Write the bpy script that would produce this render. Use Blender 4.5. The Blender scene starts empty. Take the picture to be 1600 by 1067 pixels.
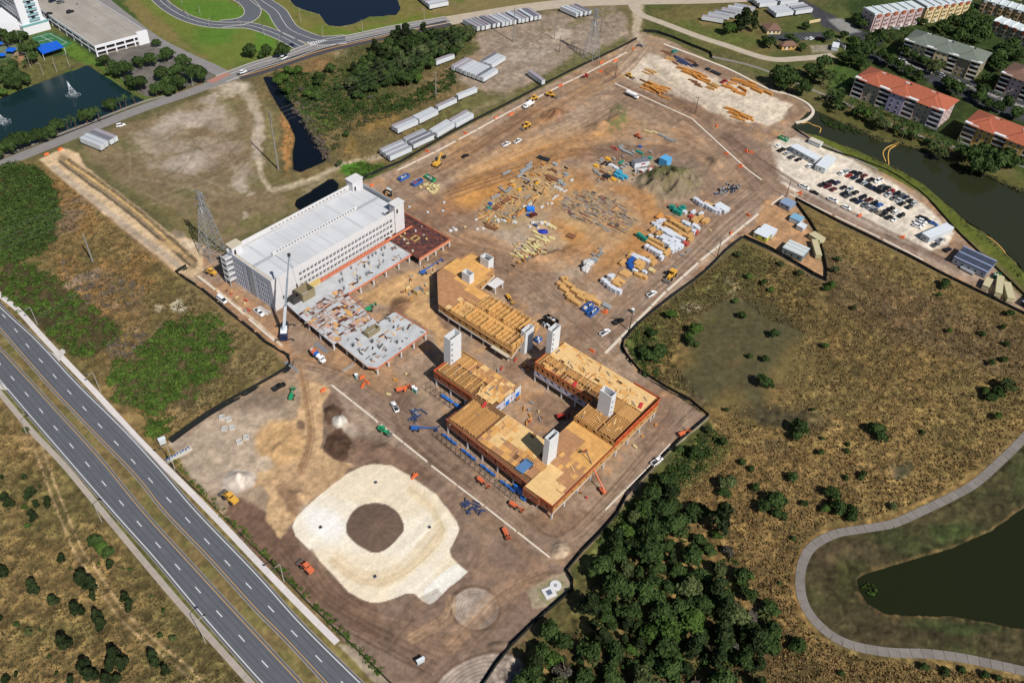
import bpy, math, random
import numpy as np
from mathutils import Vector, Matrix, Quaternion
from mathutils.geometry import tessellate_polygon
rnd = random.Random(7)
SC = bpy.context.scene
COL = SC.collection
R = math.radians
# ---------------------------------------------------------------- camera
F, HH = 1370.0, 262.0                      # focal length in photo pixels (1600 wide), height in metres
_v = np.array([706 - 800., -(1978 - 533.5), -F]); _v /= np.linalg.norm(_v)
_up = -_v
_fy = np.array([0, 0, -1.]) - _up * (np.array([0, 0, -1.]).dot(_up)); _fy /= np.linalg.norm(_fy)
_fx = np.cross(_fy, _up)
R0 = np.stack([_fx, _fy, _up])
cam = bpy.data.cameras.new('camera'); camo = bpy.data.objects.new('camera', cam); COL.objects.link(camo)
cam.sensor_width = 36.0; cam.lens = F / 1600 * 36.0; cam.clip_start = 1.0; cam.clip_end = 60000.0
camo.matrix_world = Matrix([[*R0[0], 0], [*R0[1], 0], [*R0[2], HH], [0, 0, 0, 1]])
SC.camera = camo
# ---------------------------------------------------------------- sky, sun, exposure
SUN_EL, SUN_AZ = R(47.0), R(-50.0)
world = bpy.data.worlds.new('World'); SC.world = world; world.use_nodes = True
wn = world.node_tree.nodes; wl = world.node_tree.links
for n in list(wn): wn.remove(n)
sky = wn.new('ShaderNodeTexSky'); sky.sky_type = 'NISHITA'; sky.sun_disc = False
sky.sun_elevation = SUN_EL; sky.sun_rotation = math.pi / 2 - SUN_AZ
sky.altitude = 100.0; sky.air_density = 1.0; sky.dust_density = 0.6
bg = wn.new('ShaderNodeBackground'); bg.inputs[1].default_value = 0.064
wo = wn.new('ShaderNodeOutputWorld')
wl.new(sky.outputs[0], bg.inputs[0]); wl.new(bg.outputs[0], wo.inputs[0])
sl = bpy.data.lights.new('sun', 'SUN'); sl.energy = 4.9; sl.angle = R(0.5); sl.color = (1.0, 0.955, 0.89)
so = bpy.data.objects.new('sun', sl); COL.objects.link(so)
_s = Vector((math.cos(SUN_EL) * math.cos(SUN_AZ), math.cos(SUN_EL) * math.sin(SUN_AZ), math.sin(SUN_EL)))
so.rotation_mode = 'QUATERNION'; so.rotation_quaternion = _s.to_track_quat('Z', 'Y'); so.location = (0, 0, 500)
SC.view_settings.view_transform = 'Standard'; SC.view_settings.look = 'None'
SC.view_settings.exposure = 0.0; SC.view_settings.gamma = 1.0
try: SC.view_settings.use_curve_mapping = False
except Exception: pass
SC.render.engine = 'CYCLES'
SC.cycles.max_bounces = 4; SC.cycles.diffuse_bounces = 2; SC.cycles.glossy_bounces = 2
SC.cycles.transparent_max_bounces = 4
# ---------------------------------------------------------------- places: a pixel of the photograph lies on the ground at ...
TH = R(52.0); CT, ST = math.cos(TH), math.sin(TH)
def Gv(px, py, z=0.0):
 cx = np.asarray(px, float) - 800; cy = -(np.asarray(py, float) - 533.5)
 dx = R0[0, 0] * cx + R0[0, 1] * cy - R0[0, 2] * F
 dy = R0[1, 0] * cx + R0[1, 1] * cy - R0[1, 2] * F
 dz = R0[2, 0] * cx + R0[2, 1] * cy - R0[2, 2] * F
 t = (HH - z) / -dz
 return dx * t, dy * t
def G(px, py, z=0.0):
 x, y = Gv(px, py, z); return float(x), float(y)
def G3(px, py, z=0.0, dz=0.0):
 x, y = G(px, py, z); return (x, y, z + dz)
def PX(x, y, z=0.0):
 c = R0.T @ np.array([x, y, z - HH]); return 800 + F * c[0] / -c[2], 533.5 - F * c[1] / -c[2]
def AB(a, b): return (a * CT + b * ST, a * ST - b * CT)       # the building site's own grid
def direction(p, q):
 a, b = G(*p), G(*q); return math.atan2(b[1] - a[1], b[0] - a[0])
# ---------------------------------------------------------------- materials
def lin(c): return c / 12.92 if c <= 0.04045 else ((c + 0.055) / 1.055) ** 2.4
def alb(r, g, b, k=0.82):                    # colour read off a sunlit surface in the photograph -> albedo
 return (lin(r / 255) * k, lin(g / 255) * k, lin(b / 255) * k)
MATS = {}
def mat(name, c, rough=0.85, var=0.0, scale=0.6, metal=0.0, spec=0.3, objvar=0.0, bump=0.0, c2=None, stripes=None, alpha=None, detail=4.0):
 if name in MATS: return MATS[name]
 m = bpy.data.materials.new(name); MATS[name] = m; m.use_nodes = True
 nt = m.node_tree; N = nt.nodes; Lk = nt.links
 p = N['Principled BSDF']
 p.inputs['Base Color'].default_value = (*c, 1); p.inputs['Roughness'].default_value = rough
 p.inputs['Metallic'].default_value = metal; p.inputs['Specular IOR Level'].default_value = spec
 m.diffuse_color = (*c, 1)
 col = None
 if var or c2 or bump:
  tc = N.new('ShaderNodeTexCoord'); nz = N.new('ShaderNodeTexNoise')
  nz.inputs['Scale'].default_value = scale; nz.inputs['Detail'].default_value = detail; nz.inputs['Roughness'].default_value = 0.6
  Lk.new(tc.outputs['Object'], nz.inputs['Vector'])
  rp = N.new('ShaderNodeMapRange'); rp.inputs[1].default_value = 0.3; rp.inputs[2].default_value = 0.7
  Lk.new(nz.outputs['Fac'], rp.inputs[0])
  mx = N.new('ShaderNodeMix'); mx.data_type = 'RGBA'
  a = tuple(max(0, v * (1 - var)) for v in c); b = c2 if c2 else tuple(min(1, v * (1 + var)) for v in c)
  mx.inputs[6].default_value = (*a, 1); mx.inputs[7].default_value = (*b, 1)
  Lk.new(rp.outputs[0], mx.inputs[0]); col = mx.outputs[2]
  if bump:
   bp = N.new('ShaderNodeBump'); bp.inputs['Strength'].default_value = 0.6; bp.inputs['Distance'].default_value = bump
   Lk.new(nz.outputs['Fac'], bp.inputs['Height']); Lk.new(bp.outputs[0], p.inputs['Normal'])
 if objvar:
  oi = N.new('ShaderNodeObjectInfo'); mr = N.new('ShaderNodeMapRange')
  mr.inputs[3].default_value = 1 - objvar; mr.inputs[4].default_value = 1 + objvar
  Lk.new(oi.outputs['Random'], mr.inputs[0])
  vm = N.new('ShaderNodeVectorMath'); vm.operation = 'SCALE'
  if col is None:
   vm.inputs[0].default_value = c
  else: Lk.new(col, vm.inputs[0])
  Lk.new(mr.outputs[0], vm.inputs['Scale']); col = vm.outputs[0]
 if stripes:                              # (axis, period m, groove width share, dark factor): ribs of sheet metal, plank grain
  ax, per, wd, dk = stripes
  tc2 = N.new('ShaderNodeTexCoord'); sx = N.new('ShaderNodeSeparateXYZ'); Lk.new(tc2.outputs['Object'], sx.inputs[0])
  d = N.new('ShaderNodeMath'); d.operation = 'DIVIDE'; d.inputs[1].default_value = per; Lk.new(sx.outputs[ax], d.inputs[0])
  fr = N.new('ShaderNodeMath'); fr.operation = 'FRACT'; Lk.new(d.outputs[0], fr.inputs[0])
  lt = N.new('ShaderNodeMath'); lt.operation = 'LESS_THAN'; lt.inputs[1].default_value = wd; Lk.new(fr.outputs[0], lt.inputs[0])
  m2 = N.new('ShaderNodeMix'); m2.data_type = 'RGBA'; Lk.new(lt.outputs[0], m2.inputs[0])
  if col is None: m2.inputs[6].default_value = (*c, 1)
  else: Lk.new(col, m2.inputs[6])
  m2.inputs[7].default_value = (*[v * dk for v in c], 1); col = m2.outputs[2]
 if col is not None: Lk.new(col, p.inputs['Base Color'])
 if alpha is not None: p.inputs['Alpha'].default_value = alpha
 return m
# ---------------------------------------------------------------- mesh building
class MB:
 def __init__(s): s.v = []; s.f = []; s.m = []
 def add(s, vs, fs, mi=0):
  o = len(s.v); s.v.extend(vs); s.f.extend([tuple(i + o for i in f) for f in fs]); s.m.extend([mi] * len(fs)); return s
 def box(s, x0, x1, y0, y1, z0, z1, mi=0):
  if x0 > x1: x0, x1 = x1, x0
  if y0 > y1: y0, y1 = y1, y0
  return s.add([(x0, y0, z0), (x1, y0, z0), (x1, y1, z0), (x0, y1, z0), (x0, y0, z1), (x1, y0, z1), (x1, y1, z1), (x0, y1, z1)],
              [(0, 3, 2, 1), (4, 5, 6, 7), (0, 1, 5, 4), (1, 2, 6, 5), (2, 3, 7, 6), (3, 0, 4, 7)], mi)
 def obox(s, cx, cy, z0, z1, lx, ly, rz=0.0, mi=0, taper=1.0):
  c, sn = math.cos(rz), math.sin(rz); P = []
  for z, k in ((z0, 1.0), (z1, taper)):
   for dx, dy in ((-lx / 2, -ly / 2), (lx / 2, -ly / 2), (lx / 2, ly / 2), (-lx / 2, ly / 2)):
    dx *= k; dy *= k; P.append((cx + dx * c - dy * sn, cy + dx * sn + dy * c, z))
  return s.add(P, [(0, 3, 2, 1), (4, 5, 6, 7), (0, 1, 5, 4), (1, 2, 6, 5), (2, 3, 7, 6), (3, 0, 4, 7)], mi)
 def prism(s, poly, z0, z1, mi=0, bottom=True):
  n = len(poly)
  A = sum(poly[i][0] * poly[(i + 1) % n][1] - poly[(i + 1) % n][0] * poly[i][1] for i in range(n))
  if A < 0: poly = poly[::-1]
  vs = [(x, y, z0) for x, y in poly] + [(x, y, z1) for x, y in poly]
  tr = tessellate_polygon([[Vector((x, y, 0)) for x, y in poly]])
  fs = []
  for t in tr:
   a, b, c = t
   cr = (poly[b][0] - poly[a][0]) * (poly[c][1] - poly[a][1]) - (poly[b][1] - poly[a][1]) * (poly[c][0] - poly[a][0])
   if cr < 0: a, b, c = a, c, b
   fs.append((a + n, b + n, c + n))
   if bottom: fs.append((a, c, b))
  for i in range(n):
   j = (i + 1) % n; fs.append((i, j, j + n, i + n))
  return s.add(vs, fs, mi)
 def sheet(s, poly, z, mi=0):
  tr = tessellate_polygon([[Vector((x, y, 0)) for x, y in poly]]); fs = []
  for a, b, c in tr:
   cr = (poly[b][0] - poly[a][0]) * (poly[c][1] - poly[a][1]) - (poly[b][1] - poly[a][1]) * (poly[c][0] - poly[a][0])
   fs.append((a, b, c) if cr > 0 else (a, c, b))
  return s.add([(x, y, z) for x, y in poly], fs, mi)
 def bar(s, p0, p1, w=0.2, h=None, mi=0):
  p0 = Vector(p0); p1 = Vector(p1); d = p1 - p0
  if d.length < 1e-6: return s
  h = h or w; d.normalize(); up = Vector((0, 0, 1)) if abs(d.z) < 0.95 else Vector((1, 0, 0))
  x = d.cross(up).normalized() * (w / 2); y = x.cross(d).normalized() * (h / 2)
  P = [p + q for p in (p0, p1) for q in (-x - y, x - y, x + y, -x + y)]
  return s.add([tuple(p) for p in P], [(0, 1, 2, 3), (7, 6, 5, 4), (0, 4, 5, 1), (1, 5, 6, 2), (2, 6, 7, 3), (3, 7, 4, 0)], mi)
 def cyl(s, p0, p1, r0, r1=None, n=8, mi=0):
  r1 = r0 if r1 is None else r1
  p0 = Vector(p0); p1 = Vector(p1); d = (p1 - p0).normalized()
  up = Vector((0, 0, 1)) if abs(d.z) < 0.95 else Vector((1, 0, 0))
  x = d.cross(up).normalized(); y = d.cross(x)
  P = []
  for p, r in ((p0, r0), (p1, r1)):
   for i in range(n):
    a = 2 * math.pi * i / n; P.append(tuple(p + x * (r * math.cos(a)) + y * (r * math.sin(a))))
  fs = [(i, i + n, (i + 1) % n + n, (i + 1) % n) for i in range(n)] + [tuple(range(n)), tuple(range(2 * n - 1, n - 1, -1))]
  return s.add(P, fs, mi)
 def rings(s, secs, mi=0):                 # loft: list of (list of points), closed loops of equal length
  n = len(secs[0]); vs = [p for r in secs for p in r]; fs = []
  for k in range(len(secs) - 1):
   for i in range(n):
    j = (i + 1) % n; fs.append((k * n + i, k * n + j, (k + 1) * n + j, (k + 1) * n + i))
  fs.append(tuple(range(n - 1, -1, -1))); fs.append(tuple((len(secs) - 1) * n + i for i in range(n)))
  return s.add(vs, fs, mi)
 def mesh(s, name, mats):
  me = bpy.data.meshes.new(name)
  me.from_pydata([tuple(map(float, p)) for p in s.v], [], s.f)
  for m in mats: me.materials.append(m)
  if len(mats) > 1: me.polygons.foreach_set('material_index', s.m)
  me.update(); return me
def np_mesh(name, V, Fc, mats, k=3, midx=None):
 V = np.asarray(V, np.float32); Fc = np.asarray(Fc, np.int32)
 me = bpy.data.meshes.new(name)
 me.vertices.add(len(V)); me.vertices.foreach_set('co', V.ravel())
 me.loops.add(Fc.size); me.loops.foreach_set('vertex_index', Fc.ravel())
 me.polygons.add(len(Fc)); me.polygons.foreach_set('loop_start', np.arange(0, Fc.size, k, dtype=np.int32))
 for m in mats: me.materials.append(m)
 if midx is not None: me.polygons.foreach_set('material_index', np.asarray(midx, np.int32))
 me.update(calc_edges=True); return me
# ---------------------------------------------------------------- objects
ALL = []
def link(o):
 COL.objects.link(o); return o
def thing(name, label, cat, loc=(0, 0, 0), rz=0.0, group=None):
 o = bpy.data.objects.new(name, None); link(o); o.empty_display_size = 0.5
 o.location = loc; o.rotation_euler = (0, 0, rz); o['label'] = label; o['category'] = cat
 if group: o['group'] = group
 ALL.append(o); return o
def part(name, mb, mats, parent, loc=(0, 0, 0), rz=0.0, label=None, kind=None):
 if not isinstance(mats, (list, tuple)): mats = [mats]
 me = mb.mesh(name, mats) if isinstance(mb, MB) else mb
 o = bpy.data.objects.new(name, me); link(o); o.parent = parent
 o.location = loc; o.rotation_euler = (0, 0, rz)
 if label: o['label'] = label
 if kind: o['kind'] = kind
 return o
def tagged(name, mb, mats, label, cat, loc=(0, 0, 0), rz=0.0, group=None, kind=None):
 if not isinstance(mats, (list, tuple)): mats = [mats]
 me = mb.mesh(name, mats) if isinstance(mb, MB) else mb
 o = bpy.data.objects.new(name, me); link(o); o.location = loc; o.rotation_euler = (0, 0, rz)
 if label: o['label'] = label
 if cat: o['category'] = cat
 if group: o['group'] = group
 if kind: o['kind'] = kind
 if not kind: ALL.append(o)
 return o
def structure(name, mb, mats, **k):
 return tagged(name, mb, mats, None, None, kind='structure', **k)
def clone(root, loc, rz=0.0, label=None, scale=None, mats=None, group=None):
 kids = list(root.children)
 r = root.copy(); COL.objects.link(r); r.location = loc; r.rotation_euler = (0, 0, rz); r.hide_render = False
 if scale is not None: r.scale = (scale,) * 3 if not isinstance(scale, (tuple, list)) else scale
 if label: r['label'] = label
 if group: r['group'] = group
 ALL.append(r)
 def rep(o):
  if mats and o.type == 'MESH':
   for sl_ in o.material_slots:
    b = sl_.material
    if b and b.name in mats:
     sl_.link = 'OBJECT'; sl_.material = mats[b.name]
 if mats: rep(r)
 for c in kids:
  d = c.copy(); COL.objects.link(d); d.parent = r
  if mats: rep(d)
  for g in c.children:
   e = g.copy(); COL.objects.link(e); e.parent = d
   if mats: rep(e)
 return r
class Proto:
 """first use moves the thing itself, later uses copy it"""
 def __init__(s, root): s.root = root; s.used = False; ALL.remove(root)
 def put(s, loc, rz=0.0, label=None, **k):
  return clone(s.root, loc, rz, label, **k)
 def drop(s):
  for c in list(s.root.children):
   for g in list(c.children): bpy.data.objects.remove(g)
   bpy.data.objects.remove(c)
  bpy.data.objects.remove(s.root)
PROTOS = []
def proto(root):
 p = Proto(root); PROTOS.append(p); return p
def ordw(i): return ['first', 'second', 'third', 'fourth', 'fifth', 'sixth', 'seventh', 'eighth', 'ninth', 'tenth', 'eleventh', 'twelfth', 'thirteenth', 'fourteenth', 'fifteenth', 'sixteenth', 'seventeenth', 'eighteenth', 'nineteenth', 'twentieth'][i]
# landmarks a reader can find, in photo pixels
LM = [((590, 830), 'the cream pad'), ((743, 950), 'the round sand disc'), ((490, 370), 'the parking garage'), ((760, 460), 'the open timber block'),
      ((860, 640), 'the U-shaped timber block'), ((550, 500), 'the low concrete decks'), ((110, 150), 'the fountain pond'), ((530, 15), 'the top pond'),
      ((470, 210), 'the ditch'), ((1440, 270), 'the canal'), ((1500, 900), 'the bottom right lake'), ((1340, 300), 'the gravel car park'),
      ((1410, 150), 'the pink-walled apartments'), ((1560, 190), 'the yellow-walled apartments'), ((1480, 80), 'the grey-roofed apartments'), ((1390, 30), 'the white-roofed pink terrace'),
      ((1050, 280), 'the grassy spoil heap'), ((940, 335), 'the scattered formwork'), ((1040, 380), 'the wrapped lumber stacks'),
      ((1150, 160), 'the pale laydown yard'), ((925, 60), 'the upper lattice tower'), ((320, 370), 'the left lattice tower'), ((445, 480), 'the mobile crane'),
      ((60, 85), 'the blue court roof'), ((150, 40), 'the white parking deck'), ((790, 35), 'the long trailer row'), ((690, 200), 'the twin trailer rows'),
      ((1230, 390), 'the small white sheds'), ((1520, 415), 'the long office cabin'), ((870, 915), 'the manhole yard'), ((1270, 880), 'the footpath bend'),
      ((270, 690), 'the site gate'), ((200, 700), 'the highway'), ((1105, 655), 'the pointed fence corner'), ((1140, 500), 'the dark marsh hollow'),
      ((150, 950), 'the sandy track'), ((265, 575), 'the bright green thicket'), ((60, 400), 'the far left thicket'), ((1000, 850), 'the dark wood'),
      ((1300, 680), 'the dry marsh'), ((1140, 980), 'the lower wood'), ((985, 30), 'the top road junction'), ((240, 110), 'the paved tree lot'), ((1220, 80), 'the gated houses')]
def finalise():
 from collections import defaultdict
 bpy.context.view_layer.update()
 by = defaultdict(list)
 for o in ALL: by[o['label']].append(o)
 for lab, os_ in by.items():
  if len(os_) < 2 or os_[0].get('same'):
   continue
  sub = defaultdict(list)
  for o in os_:
   p = PX(*o.location)
   L = sorted((math.hypot(p[0] - q[0][0], (p[1] - q[0][1]) * 1.3), q) for q in LM)[0][1]
   dx, dy = p[0] - L[0][0], p[1] - L[0][1]
   h_ = ('right' if dx > 0 else 'left') if abs(dx) > .45 * abs(dy) else ''; v_ = ('below' if dy > 0 else 'above') if abs(dy) > .45 * abs(dx) else ''
   side = f'{v_} {h_} of' if v_ and h_ else (v_ or h_ + ' of')
   side = side.replace('below left of', 'lower left of').replace('above left of', 'upper left of').replace('below right of', 'lower right of').replace('above right of', 'upper right of')
   sub[(L[1], side)].append((math.hypot(dx, dy), o))
  for (ln, side), lst in sub.items():
   lst.sort(key=lambda t: t[0])
   for i, (d, o) in enumerate(lst):
    if len(lst) == 1: o['label'] = f'{lab}, {side} {ln}'
    elif i < 20: o['label'] = f'{lab}, {ordw(i)} {side} {ln}'
    else: o['label'] = f'{lab}, farther {side} {ln}'; o['group'] = o.get('group') or lab
 for o in ALL:
  if 'same' in o: del o['same']
 for p in PROTOS: p.drop()
# ================================================================ THE GROUND: one sheet, its colours painted per vertex
gx = np.concatenate([np.linspace(-1100, -24, 40), np.arange(-20, 1622, 2.0), np.linspace(1626, 2700, 40)])
gy = np.concatenate([np.linspace(-570, -24, 60), np.arange(-20, 1088, 2.0), np.linspace(1092, 1800, 24)])
NX, NY = len(gx), len(gy)
PXg, PYg = np.meshgrid(gx, gy); WX, WY = Gv(PXg, PYg)
def _hash(ix, iy, seed):
 h = (ix.astype(np.int64) * 374761393 + iy.astype(np.int64) * 668265263 + seed * 1442695041) & 0xffffffff
 h = ((h ^ (h >> 13)) * 1274126177) & 0xffffffff
 return ((h ^ (h >> 16)) & 0xffffff) / float(0xffffff)
def vnoise(x, y, seed):
 ix, iy = np.floor(x), np.floor(y); fx, fy = x - ix, y - iy
 fx = fx * fx * (3 - 2 * fx); fy = fy * fy * (3 - 2 * fy)
 a = _hash(ix, iy, seed); b = _hash(ix + 1, iy, seed); c = _hash(ix, iy + 1, seed); d = _hash(ix + 1, iy + 1, seed)
 return (a * (1 - fx) + b * fx) * (1 - fy) + (c * (1 - fx) + d * fx) * fy
def fbm(scale, seed, octv=4, x=None, y=None, gain=0.55):
 x = WX if x is None else x; y = WY if y is None else y
 s = 0; a = 1; t = 0
 for o in range(octv):
  s = s + a * vnoise(x / scale * 2 ** o + 31.7 * o, y / scale * 2 ** o + 17.3 * o, seed + o); t += a; a *= gain
 return s / t
N40 = fbm(60, 1); N12 = fbm(16, 11, 4); N5 = fbm(6, 21, 3); N2 = fbm(2.2, 41, 2); N25 = fbm(30, 61, 4)
NW1 = fbm(14, 71, 4) - 0.5; NW2 = fbm(14, 81, 4) - 0.5
ANG = R(52)
def aniso(ang, l, w, seed):                 # streaks along a direction
 u = WX * math.cos(ang) + WY * math.sin(ang); v = -WX * math.sin(ang) + WY * math.cos(ang)
 return fbm(1.0, seed, 3, u / l, v / w)
STR_A = aniso(ANG, 30, 2.2, 91); STR_B = aniso(ANG + math.pi / 2, 30, 2.2, 95)
C = np.zeros((NY, NX, 3)); Z = np.zeros((NY, NX))
C[:] = (104, 98, 66)
NF1, NF2 = fbm(3.2, 201, 3) - .5, fbm(3.2, 211, 3) - .5
WPX, WPY = PXg + NW1 * 26 + NF1 * 13, PYg + NW2 * 22 + NF2 * 11    # warped pixel coordinates for natural outlines
def smooth(t): t = np.clip(t, 0, 1); return t * t * (3 - 2 * t)
def sdf(poly, warp):
 P = np.array(poly, float); m = 14 + 16 * warp
 x0, x1, y0, y1 = P[:, 0].min() - m, P[:, 0].max() + m, P[:, 1].min() - m, P[:, 1].max() + m
 i0, i1 = np.searchsorted(gx, [x0, x1]); j0, j1 = np.searchsorted(gy, [y0, y1])
 sl_ = (slice(j0, j1), slice(i0, i1))
 x = PXg[sl_] * (1 - warp) + WPX[sl_] * warp; y = PYg[sl_] * (1 - warp) + WPY[sl_] * warp
 d = np.full(x.shape, 1e9); ins = np.zeros(x.shape, bool); n = len(P)
 for i in range(n):
  ax, ay = P[i]; bx, by = P[(i + 1) % n]; ex, ey = bx - ax, by - ay
  t = np.clip(((x - ax) * ex + (y - ay) * ey) / max(ex * ex + ey * ey, 1e-9), 0, 1)
  d = np.minimum(d, (x - ax - t * ex) ** 2 + (y - ay - t * ey) ** 2)
  if ay != by: ins ^= ((ay > y) != (by > y)) & (x < ex * (y - ay) / (ey) + ax)
 d = np.sqrt(d); return sl_, np.where(ins, d, -d)
def paint(poly, col, feather=3.0, warp=0.5, k=1.0, noise=None, lo=0.35, hi=0.65):
 sl_, d = sdf(poly, warp); a = smooth(d / feather + 0.5) * k
 if noise is not None: a = a * smooth((noise[sl_] - lo) / (hi - lo))
 C[sl_] = C[sl_] * (1 - a[..., None]) + np.array(col, float) * a[..., None]
def blob(cx, cy, rx, ry, col, rot=0, soft=0.6, warp=0.8, k=1.0, noise=None, lo=0.35, hi=0.65):
 m = max(rx, ry) * 1.6 + 16
 i0, i1 = np.searchsorted(gx, [cx - m, cx + m]); j0, j1 = np.searchsorted(gy, [cy - m, cy + m]); sl_ = (slice(j0, j1), slice(i0, i1))
 x = PXg[sl_] * (1 - warp) + WPX[sl_] * warp - cx; y = PYg[sl_] * (1 - warp) + WPY[sl_] * warp - cy
 c, s = math.cos(R(rot)), math.sin(R(rot)); u = (x * c + y * s) / rx; v = (-x * s + y * c) / ry
 a = smooth((1 - np.hypot(u, v)) / soft + 0.5) * k
 if noise is not None: a = a * smooth((noise[sl_] - lo) / (hi - lo))
 C[sl_] = C[sl_] * (1 - a[..., None]) + np.array(col, float) * a[..., None]
def catmull(pts, step=3.0, closed=False):
 P = [np.array(p, float) for p in pts]; n = len(P); out = []
 rng = range(n if closed else n - 1)
 for i in rng:
  p0 = P[(i - 1) % n] if closed or i > 0 else 2 * P[0] - P[1]; p1 = P[i % n]; p2 = P[(i + 1) % n]
  p3 = P[(i + 2) % n] if closed or i + 2 < n else 2 * P[-1] - P[-2]
  m = max(1, int(np.linalg.norm(p2 - p1) / step))
  for q in range(m):
   t = q / m; out.append(0.5 * ((2 * p1) + (-p0 + p2) * t + (2 * p0 - 5 * p1 + 4 * p2 - p3) * t * t + (-p0 + 3 * p1 - 3 * p2 + p3) * t ** 3))
 if not closed: out.append(P[-1])
 return [tuple(p) for p in out]
def stroke(pts, w, col, k=0.6, soft=0.8, warp=0.15, noise=None, lo=0.3, hi=0.6, smoothp=True):
 P = np.array(catmull(pts, 12) if smoothp and len(pts) > 2 else pts, float); k *= min(1, w / 2.6 + .25); w = max(w, 2.7)
 m = w + 14
 x0, x1, y0, y1 = P[:, 0].min() - m, P[:, 0].max() + m, P[:, 1].min() - m, P[:, 1].max() + m
 i0, i1 = np.searchsorted(gx, [x0, x1]); j0, j1 = np.searchsorted(gy, [y0, y1]); sl_ = (slice(j0, j1), slice(i0, i1))
 x = PXg[sl_] * (1 - warp) + WPX[sl_] * warp; y = PYg[sl_] * (1 - warp) + WPY[sl_] * warp; d = np.full(x.shape, 1e9)
 for i in range(len(P) - 1):
  ax, ay = P[i]; ex, ey = P[i + 1] - P[i]
  t = np.clip(((x - ax) * ex + (y - ay) * ey) / max(ex * ex + ey * ey, 1e-9), 0, 1)
  d = np.minimum(d, (x - ax - t * ex) ** 2 + (y - ay - t * ey) ** 2)
 d = np.sqrt(d); a = smooth((w / 2 - d) / (soft * w) + 0.5) * k
 if noise is not None: a = a * smooth((noise[sl_] - lo) / (hi - lo))
 C[sl_] = C[sl_] * (1 - a[..., None]) + np.array(col, float) * a[..., None]
def tracks(pts, n, spread, w, col, k=0.45):
 """n roughly parallel wheel ruts along a path"""
 n = int(n * 1.6)
 for i in range(n):
  o = (i - (n - 1) / 2) * spread / max(1, n - 1) + rnd.uniform(-1, 1) * 0.6
  q = []
  for j, (x, y) in enumerate(pts):
   a = pts[max(0, j - 1)]; b = pts[min(len(pts) - 1, j + 1)]; dx, dy = b[0] - a[0], b[1] - a[1]; l = math.hypot(dx, dy) or 1
   q.append((x - dy / l * o + rnd.uniform(-1, 1), y + dx / l * o + rnd.uniform(-1, 1)))
  u = rnd.uniform(-16, 14); stroke(q, w * rnd.uniform(0.6, 1.2), tuple(c + u for c in col), k * rnd.uniform(0.7, 1.7), warp=0.1)
def height(poly, h, feather, warp=0.4, noise=None, namp=0.0, mode='add'):
 sl_, d = sdf(poly, warp); a = smooth(d / feather + (0.5 if feather < 12 else 0.0))
 hh = a * h
 if noise is not None: hh = hh + a * (noise[sl_] - 0.5) * namp
 if mode == 'add': Z[sl_] += hh
 else: Z[sl_] = Z[sl_] * (1 - a) + h * a
# ---- broad zones
def var(zone, c1, c2, noise, lo, hi, k=1.0, feather=8, warp=0.7):
 paint(zone, c1, feather, warp, k); paint(zone, c2, feather, warp, k, noise, lo, hi)
LEFTCORNER = [(-1200, 400), (0, 600), (400, 1067), (520, 1900), (-1200, 1900)]
var(LEFTCORNER, (88, 80, 54), (72, 71, 46), N25, .4, .62)
paint([(-1200, 820), (0, 820), (140, 880), (330, 1000), (420, 1100), (300, 1900), (-1200, 1900)], (98, 78, 56), 60, 1, .85)
blob(20, 1010, 150, 110, (80, 62, 46), 30, .9, 1, .75); blob(60, 750, 60, 60, (126, 108, 76), 0, .9, 1, .6); blob(90, 690, 90, 40, (118, 106, 64), 40, .9, 1, .7)
blob(230, 960, 70, 40, (108, 80, 56), 40, .9, 1, .6); blob(190, 790, 60, 18, (138, 112, 80), 50, .9, 1, .5); blob(30, 905, 60, 50, (104, 84, 60), 0, .9, 1, .6)
for q in range(60):
 x, y = rnd.uniform(0, 360), rnd.uniform(640, 1067)
 if y > 600 + x * 1.17 + 20: blob(x, y, rnd.uniform(8, 26), rnd.uniform(5, 14), rnd.choice([(128, 116, 78), (94, 96, 50), (112, 84, 58), (82, 88, 46), (122, 98, 72), (134, 118, 92)]), rnd.uniform(0, 90), .9, 1, rnd.uniform(.3, .7), N5, .4, .6)
MIDLEFT = [(-1200, 250), (0, 262), (65, 250), (150, 315), (285, 425), (400, 524), (450, 560), (440, 585), (325, 646), (262, 688), (600, 1067), (700, 1900), (-400, 1000), (-1200, 500)]
var(MIDLEFT, (134, 112, 72), (112, 100, 62), N25, .42, .6)
paint([(85, 270), (150, 330), (270, 430), (250, 520), (190, 500), (130, 520), (90, 450), (80, 380)], (148, 112, 70), 20, 1, .75, N12, .4, .6)
paint([(280, 430), (450, 565), (390, 600), (330, 560), (270, 480)], (124, 108, 74), 14, 1, .8)
blob(275, 478, 13, 8, (200, 190, 165), 0, .5, .7, .9); blob(130, 435, 34, 8, (156, 140, 126), -20, .8, 1, .7); blob(245, 480, 8, 5, (180, 165, 140), 0, .8, .8, .7)
blob(230, 540, 60, 30, (140, 120, 104), -20, .8, 1, .6, N5, .4, .6); blob(170, 535, 26, 12, (158, 128, 74), -30, .8, 1, .8); blob(300, 630, 50, 14, (140, 120, 84), -30, .9, 1, .6)
blob(175, 460, 60, 26, (126, 104, 84), 30, .8, 1, .7, N5, .4, .6); blob(110, 345, 20, 40, (122, 104, 92), 30, .8, 1, .6, N5, .4, .6)
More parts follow.
